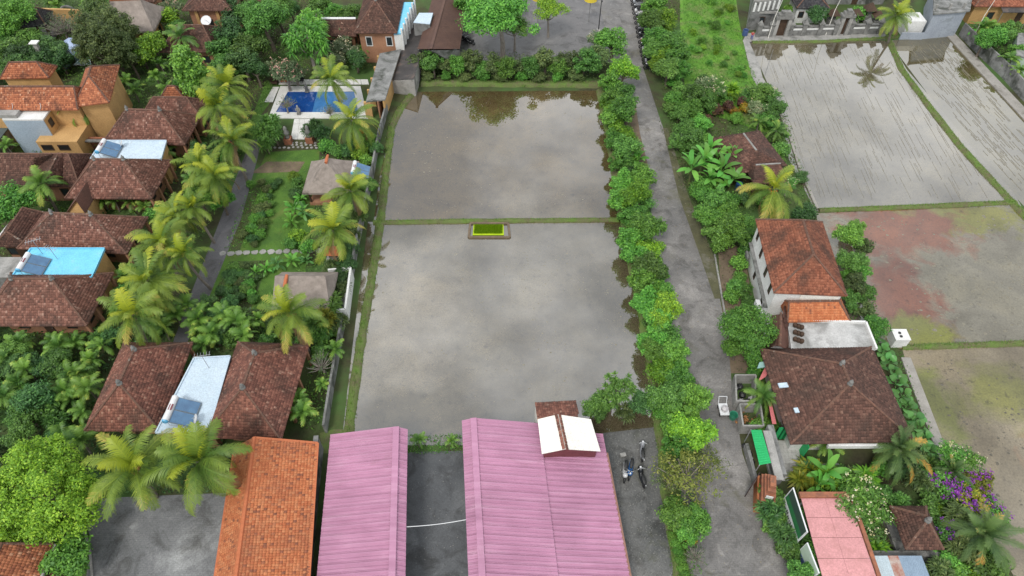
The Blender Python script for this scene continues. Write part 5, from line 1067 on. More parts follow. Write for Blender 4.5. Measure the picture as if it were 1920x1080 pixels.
for i, (q_, hh) in enumerate((((1556, 46), 2.6), ((1600, 42), 2.2), ((1622, 40), 3.0), ((1640, 46), 2.2))):
    p = at(*q_); t = thing('family_shrine', 'slender stone shrine tower with a dark cap behind the carved wall', 'shrine', p, 'shrines in the walled compound'); m = MB(); m.box(p, (1.2, 1.2, hh * .4)); m.box(p + Vector((0, 0, hh * .4)), (.8, .8, hh * .35)); m.build('tower', M_stone, t); m = MB(); m.add([p + Vector((x * .95, y * .95, hh * .75)) for x, y in ((-1, -1), (1, -1), (1, 1), (-1, 1))] + [p + Vector((0, 0, hh * 1.15))], [(3, 2, 1, 0), (0, 1, 4), (1, 2, 4), (2, 3, 4), (3, 0, 4)]); m.build('cap', M_wood, t)
t = thing('grey_house', 'unfinished blue-grey house with one dark window behind the paddies', 'house', at(1740, 50)); P = ats([(1685, 74), (1788, 68), (1800, 10), (1700, 15)], 0)
M_bg = mat('bluegrey_plaster', (.36, .4, .45), (.28, .31, .36), .5, .85, .15, spots=(.2, .22, .24), spot_scale=.5); m = MB(); m.hexa([P[0] + Vector((3.8, 0, 0)), P[1], P[2], P[3] + Vector((3, 0, 0))], [z(p, 4.4) for p in (P[0] + Vector((3.8, 0, 0)), P[1], P[2], P[3] + Vector((3, 0, 0)))]); m.build('wall', M_bg, t)
m = MB(); m.slab([z(p, 4.62) + d for p, d in zip((P[0] + Vector((3.8, 0, 0)), P[1], P[2], P[3] + Vector((3, 0, 0))), (Vector((-.3, -.3, 0)), Vector((.3, -.3, 0)), Vector((.3, 0, 0)), Vector((-.3, 0, 0))))], .2); m.build('roof_slab', M_wallgrey, t)
window(t, P[0].lerp(P[1], .55) + Vector((0, -.05, 1.7)), 1.8, 2.0, (0.06, -1), M_white, M_dark)
for i in range(3): a = P[0].lerp(P[1], .45 + .25 * i); m = MB(); m.box(a + Vector((0, .6, 4.6)), (.3, .3, .9)); m.build('column_stub', M_conc, t)
m = MB(); m.beam(z(P[0], .6), z(P[0] + Vector((3.8, 0, 0)), .6), .2, 1.2); m.build('low_wall', M_bg, t); m = MB(); m.box(P[0].lerp(P[1], .2) + Vector((.4, 2.2, 0)), (3, 3, 2.7)); m.build('porch', M_white, t)
wall_run('block_wall', 'long stained concrete block wall along the raised concrete path', [(1798, 66), (1840, 108), (1876, 142), (1926, 196), (2040, 310)], 2.2, .25, M_wallgrey)
t = thing('rust_roof_house', 'rust brown tiled house with a tan front at the top right corner', 'house', at(1880, 30)); rc = rectw(at(1805, 45).x, at(1860, 48).y, at(2000, 45).x, at(1860, 48).y + 10); walls(t, rc, .6, 3.4, M_ochre); hip_roof(t, rc, 3.4, 5.6, 'u', T_white, fin=False)
m = MB(); P = [rc.m(-rc.w * .24, -rc.d / 2 - 1.0, 2.9), rc.m(rc.w * .02, -rc.d / 2 - 1.0, 2.9), rc.m(rc.w * .02, -rc.d / 2 + .3, 3.3), rc.m(-rc.w * .24, -rc.d / 2 + .3, 3.3)]; m.slab(P, .08); m.build('canopy', M_darktin, t)
for q_ in P[:2]: m = MB(); m.bar(z(q_, 0), z(q_, 2.84), .06); m.build('post', M_steel, t)
p = at(1826, 30); t = thing('water_tower', 'pale water tank with a green lid on a concrete stand', 'tank', p); m = MB(); m.box(p, (1.9, 1.9, 3.0)); m.build('stand', M_wallgrey, t); m = MB(); m.box(p + Vector((0, 0, 3.0)), (1.7, 1.7, 1.7)); m.build('tank', M_bluewhite, t, bevel=.08); m = MB(); m.box(p + Vector((0, 0, 4.7)), (1.75, 1.75, .1)); m.build('lid', plain('lid_green', (.2, .55, .22), .5), t)
t = thing('edge_house', 'grey roofed house with a mint wall behind the block wall', 'house', at(1905, 115)); P = ats([(1885, 135), (1990, 160), (2010, 100), (1890, 92)], 0); m = MB(); m.hexa(P, [z(p, 2.7) for p in P]); m.build('wall', mat('mint_render', (.5, .62, .52), None, .8), t); m = MB(); m.slab([z(p, 2.9) for p in P], .18); m.build('roof', M_wallgrey, t)
for i, (q_, h) in enumerate((((1440, 72), 7), ((1548, 66), 8), ((1822, 75), 8))):
    p = at(*q_); t = thing('pole', ('thin pale bamboo pole leaning over the arched gateway', 'thin pale bamboo pole in front of the carved wall', 'thin pale pole behind the block wall')[i], 'pole', p); m = MB(); m.tube([p, p + Vector((.3, .6, h * .5)), p + Vector((.9, .8, h))], [.06, .05, .03], 5); m.build('shaft', M_cream, t)
p = at(1396, 66); t = thing('blue_bin', 'blue plastic drum at the end of the carved wall', 'drum', p); m = MB(); m.lathe(p, [(.42, 0), (.47, .1), (.47, .9), (.43, 1.0), (.38, .95), (.36, .3)], 12); m.build('body', plain('drum_blue', (.06, .1, .24), .4), t)
p = at(1404, 166); t = thing('field_pole', 'thin grey pole leaning in the ploughed paddy corner', 'pole', at(1434, 140)); m = MB(); m.tube([at(1434, 142), at(1450, 92, 1.6)], [.05, .035], 5); m.build('shaft', M_stone, t)
# stones and bottles: loose brick in the gravel yard
p = at(1168, 854, .014); tag((lambda m: m.box(p, (.55, .38, .22), .2) and m.build('concrete_block', M_conc, bevel=.02))(MB()), 'single grey concrete block lying on the gravel yard', 'block')
# street lamp poles at the parking lot
p = at(1122, 58); t = thing('lamp_post', 'thin dark lamp post standing in the parking lot', 'lamp post', p); m = MB(); m.tube([p, p + Vector((0, 0, 5.5))], [.09, .06], 6); m.build('post', M_black, t); m = MB(); m.box(p + Vector((0, -.3, 5.4)), (.3, .8, .12)); m.build('lamp_head', M_black, t)
m = MB(); m.box(p, (.6, .6, .3)); m.build('base', M_conc, t)
for q_, zz in (((1010, -8), 5.0), ((1108, -6), 4.5)):
    p = at(*q_, zz); b = Vector((p.x, p.y, 0)); t = thing('yellow_parasol', 'yellow fringed parasol on a thin pole at the top of the parking lot', 'parasol', b, 'yellow parasols at the lot'); m = MB(); m.bar(b, p, .05); m.build('pole', M_stone, t); m = MB(); m.lathe(p, [(1.1, -.55), (.9, -.1), (.4, .2), (.05, .3)], 12); m.build('canopy', plain('yellow_cloth', (.55, .42, .03), .8), t)
t = thing('lot_kiosk', 'pale grey canopy roof at the top of the parking lot', 'kiosk', at(970, 12)); P = ats([(955, 16), (985, 8), (975, -10), (950, -10)], 2.6); m = MB(); m.slab(P, .12); m.build('roof', M_conc, t); m = MB(); cc = sum(P, Vector()) / 4; m.box(z(cc, 0), (1.5, 1.2, 2.45)); m.build('wall', M_wallgrey, t)
# ------------------------------------------------------------------ vegetation: materials
F_lime = leaf_mat('leaf_lime', (0.205, 0.394, 0.031), (0.090, 0.210, 0.023), (0.361, 0.570, 0.046))
F_lime2 = leaf_mat('leaf_fresh', (.2, .41, .03), (.08, .21, .02), (.32, .52, .05)); F_yg = leaf_mat('leaf_yellow_green', (.22, .28, .05), (.1, .15, .03), (.34, .36, .09))
F_bright = leaf_mat('leaf_bright', (0.144, 0.339, 0.046), (0.060, 0.170, 0.031), (0.241, 0.489, 0.077))
F_mid = leaf_mat('leaf_mid', (0.128, 0.274, 0.046), (0.053, 0.132, 0.031), (0.196, 0.375, 0.077))
F_dark = leaf_mat('leaf_dark', (0.075, 0.171, 0.046), (0.034, 0.086, 0.028), (0.120, 0.250, 0.062))
F_olive = leaf_mat('leaf_olive', (0.128, 0.187, 0.054), (0.053, 0.086, 0.031), (0.226, 0.281, 0.092))
F_grey = leaf_mat('leaf_grey', (0.168, 0.238, 0.112), (0.084, 0.126, 0.056), (0.280, 0.364, 0.182))
F_yel = leaf_mat('leaf_yellow', (.28, .3, .03), (.14, .2, .025), (.45, .4, .05))
F_maroon = leaf_mat('leaf_maroon', (.12, .05, .035), (.05, .03, .025), (.18, .12, .04))
F_purple = leaf_mat('bract_purple', (.3, .05, .42), (.16, .025, .25), (.42, .12, .55), var=.15)
F_white = leaf_mat('petal_cream', (.75, .7, .48), (.6, .52, .25), (.8, .78, .65), var=.1)
F_pinkf = leaf_mat('petal_pink', (.7, .4, .3), (.55, .3, .25), (.8, .6, .5), var=.1)
F_croton = leaf_mat('leaf_croton', (.4, .25, .02), (.15, .16, .02), (.5, .14, .03))
F_ban = leaf_mat('leaf_banana', (0.140, 0.378, 0.056), (0.084, 0.252, 0.042), (0.238, 0.504, 0.084), rough=.4)
F_ear = leaf_mat('leaf_elephant_ear', (0.112, 0.280, 0.070), (0.070, 0.182, 0.056), (0.308, 0.504, 0.196), rough=.35)
F_grass = leaf_mat('grass_blade', (0.154, 0.294, 0.042), (0.084, 0.182, 0.028), (0.280, 0.364, 0.084), trans=.25)
F_seed = leaf_mat('seedling_blade', (.36, .55, .015), (.26, .44, .01), (.45, .62, .03), trans=.4)
Q_coco = frond_mat('coconut_frond', (.27, .36, .045), (.09, .18, .03), (.52, .42, .09)); Q_spear = frond_mat('young_frond', (.42, .46, .03), (.28, .36, .03), (.5, .5, .06)); Q_dead = frond_mat('dead_frond', (.3, .19, .09), (.17, .11, .06), (.4, .26, .1))
Q_green = frond_mat('green_frond', (0.203, 0.348, 0.051), (0.072, 0.174, 0.036), (0.377, 0.435, 0.072))
Q_areca = frond_mat('areca_frond', (0.217, 0.392, 0.058), (0.087, 0.203, 0.036), (0.392, 0.493, 0.087))
Q_date = frond_mat('date_frond', (0.145, 0.232, 0.058), (0.065, 0.131, 0.043), (0.580, 0.319, 0.058))
B_bark = mat('bark', (.2, .165, .13), (.1, .08, .065), 3, .95, .6); B_pale = mat('pale_bark', (.36, .32, .28), (.22, .19, .165), 3, .95, .5)
B_palm = mat('palm_bark', (.24, .21, .18), (.14, .12, .1), 4, .95, .6)
B_nut = mat('coconut_husk', (.55, .26, .04), (.35, .2, .04), 3, .7, .1); B_nutg = mat('brown_husk', (.3, .13, .05), (.2, .1, .05), 3, .8, .1)

def unit(a): return a / np.maximum(np.linalg.norm(a, axis=1, keepdims=True), 1e-6)
def leaf_quads(C, Nn, L_, asp, rng, droop=0.0):
    n = unit(Nn); r = rng.normal(size=C.shape); t = unit(r - n * np.sum(r * n, 1, keepdims=True)); b = np.cross(n, t)
    L_ = L_[:, None]; W_ = L_ * asp
    V = np.stack([C - t * L_ / 2, C + b * W_ / 2 - n * W_ * .12, C + t * L_ / 2, C - b * W_ / 2 - n * W_ * .12], 1)
    F = np.arange(len(C) * 4).reshape(-1, 4); return V.reshape(-1, 3), F
def clumps(rng, R_, H, zc, n, low=-.55, inner=.5, lobes=0):
    d = unit(rng.normal(size=(n * 4, 3))); d = d[d[:, 2] > low][:n]
    if lobes:
        lc = unit(rng.normal(size=(lobes, 3)) * np.array([1, 1, .7])) * np.array([R_, R_, H / 2]) * rng.uniform(.35, .55, (lobes, 1)); lr = rng.uniform(.42, .68, lobes); li = rng.randint(0, lobes, len(d))
        c = lc[li] + d * (rng.uniform(inner, 1.0, (len(d), 1)) * lr[li][:, None]) * np.array([R_, R_, H / 2]); c[:, 2] += zc; return c, d
    k = rng.uniform(inner, 1.0, (len(d), 1)) * (1 + .18 * np.sin(3 * np.arctan2(d[:, 1:2], d[:, 0:1]) + rng.uniform(0, 6)))
    c = d * k * np.array([R_, R_, H / 2]); c[:, 2] += zc; return c, d
def crown_leaves(seed, R_, H, zc, n, per, rcl, leaf, asp=.55, low=-.55, inner=.5, upb=.45, lobes=0):
    rng = np.random.RandomState(seed); c, d = clumps(rng, R_ - rcl * .6, H - rcl, zc, n, low, inner, lobes)
    rc_ = rcl * rng.uniform(.6, 1.25, len(c)); q = unit(rng.normal(size=(len(c) * per, 3)) + np.array([0, 0, .35]))
    ci = np.repeat(np.arange(len(c)), per); C = c[ci] + q * (rc_[ci] * rng.uniform(.45, 1.05, len(ci)))[:, None] * np.array([1, 1, .75])
    Nn = q * .6 + d[ci] * .25 + rng.normal(size=C.shape) * .45 + np.array([0, 0, upb]); L_ = leaf * rng.uniform(.6, 1.35, len(C))
    C[:, 2] = np.maximum(C[:, 2], .08)
    return leaf_quads(C, Nn, L_, asp, rng) + (c,)
PROTO = {}
def hide_proto(o):
    pass
def make_tree(key, seed, R_, H, zc, n, per, rcl, leaf, asp=.55, low=-.55, inner=.5, trunk=.16, bark=None, flowers=None, limbs=7, upb=.45, lobes=0):
    V, F, c = crown_leaves(seed, R_, H, zc, n, per, rcl, leaf, asp, low, inner, upb, lobes); rng = random.Random(seed)
    root = bpy.data.objects.new(key, None); parts = []
    m = MB(); top = Vector((rng.uniform(-.2, .2), rng.uniform(-.2, .2), zc * .62)); m.tube([(0, 0, -.05), (rng.uniform(-.06, .06), 0, zc * .3), top], [trunk * 1.25, trunk, trunk * .75], 7)
    for i in range(limbs):
        q = Vector(c[int(i * len(c) / limbs)]); md = top.lerp(q, .5) + Vector((0, 0, -.12 * (q - top).length)); m.tube([top - Vector((0, 0, .1)), md, q], [trunk * .55, trunk * .35, trunk * .12], 5)
    me = bpy.data.meshes.new(key + '_trunk'); me.from_pydata([tuple(v) for v in m.v], [], m.f); me.materials.append(bark or B_bark); me.update()
    cm = fast_mesh(key + '_crown', V, F); cm.materials.append(F_mid); fm = None
    if flowers:
        nf, fl, fmat, cl = flowers; r2 = np.random.RandomState(seed + 5); up = c[c[:, 2] > zc - H * .12]; pick = up[r2.randint(0, len(up), nf)] + r2.normal(size=(nf, 3)) * rcl * .35; pick[:, 2] += rcl * .75
        C = np.repeat(pick, cl, 0) + r2.normal(size=(nf * cl, 3)) * fl * .7; v, f = leaf_quads(C, r2.normal(size=C.shape) * .6 + np.array([0, 0, 1.2]), fl * r2.uniform(.7, 1.3, len(C)), .9, r2)
        fm = fast_mesh(key + '_flowers', v, f); fm.materials.append(fmat)
    PROTO[key] = ('tree', me, cm, fm, zc, R_)
make_tree('tree_a', 1, 2.0, 3.8, 2.6, 60, 90, .56, .24, lobes=6); make_tree('tree_b', 2, 2.0, 3.4, 2.3, 56, 95, .58, .25, low=-.7, lobes=5); make_tree('tree_c', 3, 2.0, 4.2, 2.8, 64, 85, .52, .22, lobes=7)
make_tree('hedge_a', 4, 2.0, 3.4, 1.8, 62, 95, .5, .21, low=-.8, lobes=7, inner=.3); make_tree('hedge_b', 5, 2.0, 3.8, 2.0, 66, 90, .46, .23, low=-.8, lobes=8, inner=.3); make_tree('hedge_c', 6, 2.0, 3.2, 1.65, 60, 95, .5, .19, low=-.8, lobes=6, inner=.3)
make_tree('big_a', 7, 4.0, 6.0, 4.8, 120, 120, .85, .27, low=-.7, trunk=.3, lobes=9); make_tree('big_b', 8, 4.0, 6.4, 5.2, 110, 110, .85, .27, trunk=.28, lobes=9); make_tree('big_c', 20, 4.0, 6.4, 4.4, 250, 150, .7, .19, low=-.9, inner=.62, trunk=.3)
make_tree('spread', 25, 4.0, 4.6, 4.3, 130, 120, .8, .24, low=-.5, trunk=.2, bark=B_pale, lobes=11, inner=.4)
make_tree('oval', 9, 2.0, 6.4, 4.2, 66, 100, .7, .3, low=-.9); make_tree('open', 10, 3.5, 3.6, 5.2, 46, 85, .85, .3, low=-.35, inner=.35, trunk=.2, bark=B_pale)
make_tree('conifer', 11, 2.2, 6.6, 4.6, 80, 90, .6, .26, .4, low=-.8, inner=.6); make_tree('sparse', 12, 3.2, 4.0, 2.8, 48, 32, .75, .24, .45, low=-.5, inner=.3, trunk=.14, bark=B_pale, limbs=26)
make_tree('frangipani', 13, 2.2, 2.6, 2.6, 36, 48, .6, .36, .34, low=-.2, inner=.45, trunk=.15, bark=B_pale, flowers=(24, .15, F_white, 5), limbs=20); make_tree('frangipani_pink', 14, 2.2, 2.8, 2.6, 36, 48, .6, .34, .36, low=-.2, inner=.45, bark=B_pale, flowers=(26, .15, F_pinkf, 5), limbs=16)
make_tree('bare', 15, 1.8, 2.2, 2.1, 44, 7, .4, .2, .4, low=-.1, inner=.5, trunk=.13, bark=B_pale, limbs=44); make_tree('bush_a', 16, 1.0, 1.5, .8, 26, 75, .42, .19, low=-.9, trunk=.07, limbs=4); make_tree('bush_b', 17, 1.0, 1.3, .7, 22, 85, .44, .16, low=-.9, trunk=.07, limbs=4); make_tree('bush_c', 18, 1.0, 1.6, .85, 24, 60, .42, .25, .4, low=-.9, trunk=.07, limbs=4)
make_tree('bougainvillea', 19, 1.9, 2.6, 1.6, 34, 70, .6, .24, low=-.7, inner=.5, trunk=.09, flowers=(34, .17, F_purple, 10), limbs=8)
def make_tuft(key, seed, R_, H, zc, n, blades, bl, bw, low=-.3, trunk=.12, bark=None):
    """crown of radiating strap-leaf tufts (dracaena, fan palm tree)"""
    rng = np.random.RandomState(seed); c, d = clumps(rng, R_ - bl * .5, H - bl, zc, n, low, .45); k = len(c); ci = np.repeat(np.arange(k), blades)
    q = unit(rng.normal(size=(k * blades, 3)) + d[ci] * .6 + np.array([0, 0, .35])); L_ = bl * rng.uniform(.7, 1.15, len(ci)); b = c[ci]; mid = b + q * (L_ * .55)[:, None]; tip = b + q * L_[:, None] - np.array([0, 0, 1]) * (L_ * .28)[:, None]
    s = unit(np.cross(q, np.array([0, 0, 1.0]) + rng.normal(size=q.shape) * .2)) * bw / 2
    V = np.stack([b - s * .3, b + s * .3, mid + s, tip, mid - s], 1).reshape(-1, 3); F = (np.arange(len(ci))[:, None, None] * 5 + np.array([[0, 1, 2, 4], [4, 2, 3, 3]])).reshape(-1, 4)
    tri = (np.arange(len(ci))[:, None, None] * 5 + np.array([[0, 1, 2], [0, 2, 4], [4, 2, 3]])).reshape(-1, 3); V[:, 2] = np.maximum(V[:, 2], .05)
    m = MB(); top = Vector((0, 0, zc * .5)); m.tube([(0, 0, -.05), top], [trunk * 1.2, trunk], 6)
    for i in range(0, k, max(1, k // 12)): m.tube([top - Vector((0, 0, .1)), top.lerp(Vector(c[i]), .6), Vector(c[i])], [trunk * .5, trunk * .4, trunk * .3], 5)
    me = bpy.data.meshes.new(key + '_trunk'); me.from_pydata([tuple(v) for v in m.v], [], m.f); me.materials.append(bark or B_bark); cm = fast_mesh(key + '_crown', V, tri); cm.materials.append(F_mid); PROTO[key] = ('tree', me, cm, None, zc, R_)
make_tuft('dracaena', 21, 1.5, 2.4, 1.6, 26, 26, .8, .11); make_tuft('fan_tree', 22, 3.2, 7.5, 6.5, 70, 22, 1.0, .2, low=-.9, trunk=.2, bark=B_pale); make_tuft('grass_clump', 23, 1.0, 1.2, .45, 10, 40, .8, .06, low=-.2, trunk=.04); make_tuft('fern', 24, 1.2, 1.6, .6, 5, 34, 1.25, .22, low=.2, trunk=.08)
def frond_mesh(name, L_, elev, droop, n, ll, lw, seed, hang=.45, fwd=.6):
    rng = random.Random(seed); S_ = 24; pts = [Vector((0, 0, 0))]; tg = []
    for i in range(S_):
        s_ = i / S_; a = elev - droop * s_ ** 1.35; d = Vector((math.cos(a), math.sin(.0), math.sin(a))); tg.append(d); pts.append(pts[-1] + d * L_ / S_)
    tg.append(tg[-1]); V, F = [], []
    def tri(*p): b = len(V); V.extend(p); F.append((b, b + 1, b + 2))
    for i in range(0, S_, 3):
        a, b = pts[i], pts[min(i + 3, S_)]; w0, w1 = .07 * (1 - i / S_) + .015, .07 * (1 - min(i + 3, S_) / S_) + .012; y = Vector((0, 1, 0)); u = Vector((0, 0, .03))
        tri(a - y * w0, a + y * w0, b + y * w1 + u * 0); tri(a - y * w0, b + y * w1, b - y * w1)
    for i in range(n):
        s_ = .12 + .88 * (i + .5) / n; k = s_ * S_; j = min(int(k), S_ - 1); p = pts[j].lerp(pts[j + 1], k - j); T = tg[j]
        l = ll * (math.sin(math.pi * min(1, s_ * .82 + .12)) ** .6) * rng.uniform(.72, 1.15)
        up = Vector((-T.z, 0, T.x))
        for sd_ in (-1, 1):
            dr = (T * (fwd + .25 * s_) + Vector((0, sd_, 0)) * .85 + up * .12 + Vector((0, 0, -hang * rng.uniform(.5, 1.2) * .6))).normalized(); w_ = T * lw / 2
            p1 = p + dr * l * .5; p2 = p1 + (dr + Vector((0, 0, -hang * rng.uniform(.7, 1.3)))).normalized() * l * .5
            b = len(V); V.extend([p - w_ * .6, p + w_ * .6, p1 + w_, p1 - w_, p2]); F.extend([(b, b + 1, b + 2), (b, b + 2, b + 3), (b + 3, b + 2, b + 4)])
    return fast_mesh(name, [tuple(v) for v in V], F)
def make_palm(key, seed, h, L_, nf, mat_, n=38, ll=.85, lw=.1, el=(78, -35), nuts=None, r=.15, hang=.45, lean=.5):
    classes = []; K_ = 7
    for i in range(K_):
        e = R(el[0] + (el[1] - el[0]) * i / (K_ - 1)); ln_ = L_ * (.72 + .28 * min(1, i / 2.5)); me = frond_mesh(key + '_frond', ln_, e, R(55 + 28 * math.cos(e)) , n, ll, lw, seed * 10 + i, hang); me.materials.append(mat_); classes.append(me)
    m = MB(); P = [Vector((lean * (1 - (i / 8)) ** 2, 0, h * i / 8)) for i in range(9)]; P = [p - Vector((lean, 0, .05)) + Vector((lean, 0, 0)) for p in P]
    m.tube(P, [r * (1.35 - .5 * i / 8) * (1.06 if i % 2 else .97) for i in range(9)], 8); me = bpy.data.meshes.new(key + '_trunk'); me.from_pydata([tuple(v) for v in m.v], [], m.f); me.materials.append(B_palm); nm = None
    if nuts:
        q = MB(); rg = random.Random(seed)
        for i in range(16): a = rg.uniform(0, 6.28); q.ball(Vector((.35 * math.cos(a), .35 * math.sin(a), h - .15 + rg.uniform(-.35, .12))), rg.uniform(.11, .16), 7, 5, 1.2)
        nm = bpy.data.meshes.new(key + '_nuts'); nm.from_pydata([tuple(v) for v in q.v], [], q.f); nm.materials.append(nuts)
    PROTO[key] = ('palm', me, classes, nm, h, L_, nf)
make_palm('coconut', 31, 6.0, 4.1, 26, Q_coco, 40, 1.0, .075, hang=.6); make_palm('coconut_nuts', 32, 6.5, 4.3, 27, Q_coco, 40, 1.0, .075, nuts=B_nutg, hang=.6); make_palm('coconut_orange', 33, 6.0, 4.3, 24, Q_coco, 40, 1.0, .075, el=(75, -60), nuts=B_nut, hang=.6)
make_palm('coconut_b', 38, 7.2, 3.9, 20, Q_coco, 38, 1.05, .075, el=(85, -20), hang=.75, lean=1.4); make_palm('coconut_c', 39, 5.2, 4.4, 31, Q_coco, 42, .9, .07, el=(70, -55), hang=.5, lean=-.8)
make_palm('areca', 34, 2.4, 1.9, 12, Q_areca, 20, .66, .085, el=(80, 5), r=.08, hang=.6, lean=.15); make_palm('small_palm', 35, 2.6, 2.6, 16, Q_green, 28, .66, .065, el=(80, -15), r=.12, lean=.1); make_palm('date', 36, 3.0, 3.2, 38, Q_date, 36, .6, .06, el=(82, -55), r=.28, hang=.3, lean=.05); make_palm('dark_palm', 37, 5.0, 3.2, 18, Q_green, 34, .85, .075, el=(70, -25), r=.14)
def paddle_mesh(name, L_, W_, elev, droop, seed, heart=False):
    rng = random.Random(seed); S_ = 10; V, F = [], []; p = Vector((0, 0, 0)); pet = .22 if not heart else .45
    for i in range(4):
        q = Vector((math.cos(elev), 0, math.sin(elev))) * L_ * pet * i / 3
        V += [q + Vector((0, -.03, 0)), q + Vector((0, 0, .02)), q + Vector((0, .03, 0))]
    p = Vector((math.cos(elev), 0, math.sin(elev))) * L_ * pet
    for i in range(S_ + 1):
        s_ = i / S_; a = elev - droop * s_; w_ = W_ / 2 * (math.sin(math.pi * (s_ * .9 + .08)) ** .55) * rng.uniform(.88, 1.05) if not heart else W_ / 2 * (math.sin(math.pi * min(1, s_ * .88 + .12)) ** .7)
        if i == S_: w_ = .02
        V += [p + Vector((0, -w_, .18 * w_ - (.12 * rng.random() * w_))), p, p + Vector((0, w_, .18 * w_ - (.12 * rng.random() * w_)))]
        p = p + Vector((math.cos(a), 0, math.sin(a))) * L_ * (1 - pet) / S_
    for i in range(S_ + 4):
        F += [(i * 3, i * 3 + 1, i * 3 + 4, i * 3 + 3), (i * 3 + 1, i * 3 + 2, i * 3 + 5, i * 3 + 4)]
    return fast_mesh(name, [tuple(v) for v in V], F)
def make_paddle(key, seed, h, L_, W_, nf, mat_, el=(80, 15), heart=False, r=.12):
    classes = []
    for i in range(6):
        e = R(el[0] + (el[1] - el[0]) * i / 5); me = paddle_mesh(key + '_leaf', L_, W_, e, R(70 if not heart else 80), seed * 9 + i, heart); me.materials.append(mat_); classes.append(me)
    m = MB(); m.tube([(0, 0, -.05), (0, 0, h * .5), (0, 0, h)], [r * 1.3, r, r * .7], 7); me = bpy.data.meshes.new(key + '_stem'); me.from_pydata([tuple(v) for v in m.v], [], m.f); me.materials.append(mat('banana_stem', (.16, .2, .07), (.12, .12, .05), 3)); PROTO[key] = ('palm', me, classes, None, h, L_, nf)
make_paddle('banana', 41, 2.2, 2.3, .62, 10, F_ban); make_paddle('ear', 42, .5, 1.3, .75, 9, F_ear, (75, 20), True, .06); make_paddle('heliconia', 43, .7, 1.3, .36, 13, F_ban, (80, 10), False, .05)
RNG = random.Random(99)
def plant(key, p, s, label, cat, group, mat_=None, name=None, tilt=0.0):
    pr = PROTO[key]; o = thing(name or key, label, cat, p, group); o.rotation_euler = (tilt * RNG.uniform(-1, 1), tilt * RNG.uniform(-1, 1), RNG.uniform(0, 6.28)); sc = s * RNG.uniform(.95, 1.06); o.scale = (sc, sc, sc * RNG.uniform(.92, 1.08))
    def add(nm, me, rz=None, loc=None, tl=0):
        c = bpy.data.objects.new(nm, me); col.objects.link(c); c.parent = o
        if loc is not None: c.location = loc
        if rz is not None: c.rotation_euler = (RNG.uniform(-.25, .25) * tl, RNG.uniform(-.12, .12) * tl, rz)
        return c
    if pr[0] == 'tree':
        add('trunk', pr[1]); c = add('crown', pr[2])
        if mat_ is not None:
            c.material_slots[0].link = 'OBJECT'; c.material_slots[0].material = mat_
        if pr[3]: add('flowers', pr[3])['kind'] = 'stuff'
    else:
        _, tr, cl, nm, h, L_, nf = pr; add('trunk', tr); z0 = RNG.uniform(0, 6.28); isp = key not in ('banana', 'ear', 'heliconia')
        for i in range(nf):
            if isp and i > 3 and RNG.random() < .1: continue
            k = min(len(cl) - 1, max(0, int(len(cl) * (i + .5) / nf) + RNG.choice((0, 0, 0, 1, -1)))); c = add('frond' if isp else 'leaf', cl[k], z0 + i * 2.39996 + RNG.uniform(-.15, .15), (0, 0, h - .02 - .012 * i), 1.8); fs = RNG.uniform(.82, 1.08); c.scale = (fs, fs, fs)
            mm = mat_
            if key.startswith('coconut'): mm = Q_spear if i < 3 else Q_dead if i >= nf - 2 and RNG.random() < .6 else mat_
            if mm is not None: c.material_slots[0].link = 'OBJECT'; c.material_slots[0].material = mm
        if nm: add('coconut_bunch', nm)
    return o
_o = 'first second third fourth fifth sixth seventh eighth ninth tenth eleventh twelfth thirteenth fourteenth fifteenth sixteenth seventeenth eighteenth nineteenth'.split()
ORD = _o + ['twentieth'] + ['twenty-' + x for x in _o[:9]] + ['thirtieth'] + ['thirty-' + x for x in _o[:9]] + ['fortieth']
def grow(keys, pts, label, cat, group, mat_=None, name=None, tilt=.09, row=False):
    """pts: (px, py, size) of each crown centre in the photograph; size = crown radius in metres"""
    keys = [keys] if isinstance(keys, str) else keys; label0 = label; sz = sorted(q[2] for q in pts)
    for i, q in enumerate(pts):
        key = keys[i % len(keys)]; pr = PROTO[key]; r0 = pr[5]; s = q[2] / r0; zc = pr[4] * s
        if pr[0] == 'palm' and len(q) > 3: pass
        p = at(q[0], q[1], zc); p.z = 0
        mm = mat_[i % len(mat_)] if isinstance(mat_, (list, tuple)) else mat_
        label = label0
        if row: label = ORD[i] + ' ' + label0
        elif len(pts) > 1 and q[2] == sz[-1] and sz[-2] < sz[-1]: label = label0 + ', largest of its group'
        elif len(pts) > 2 and q[2] == sz[0] and sz[1] > sz[0]: label = label0 + ', smallest of its group'
        plant(key, p, s, label, cat, group, mm, name, tilt)

def blocked(x, y, polys, pad=.4):
    for rc in ROOFS:
        dx, dy = x - rc.c.x, y - rc.c.y; u, v = rot2(dx, dy, -rc.a)
        if abs(u) < rc.w / 2 + pad and abs(v) < rc.d / 2 + pad: return True
    for P in polys:
        c = False; j = len(P) - 1
        for i in range(len(P)):
            if (P[i].y > y) != (P[j].y > y) and x < (P[j].x - P[i].x) * (y - P[i].y) / (P[j].y - P[i].y) + P[i].x: c = not c
            j = i
        if c: return True
    return False
KINDW = {'areca': ('areca_palm', 'areca palm', 'palm'), 'small_palm': ('young_palm', 'young palm', 'palm'), 'dracaena': ('spiky_shrub', 'spiky shrub', 'shrub'), 'fern': ('strap_leaf_plant', 'strap-leaved plant', 'plant'), 'grass_clump': ('grass_clump', 'grass clump', 'grass')}
for k_ in 'abc': KINDW['tree_' + k_] = ('broadleaf_tree', ('small tree', 'rounded small tree', 'tall-crowned small tree')['abc'.index(k_)], 'tree'); KINDW['hedge_' + k_] = ('hedge_shrub', 'large shrub', 'shrub'); KINDW['bush_' + k_] = ('leafy_bush', ('bush', 'fine-leaved bush', 'broad-leaved bush')['abc'.index(k_)], 'shrub')
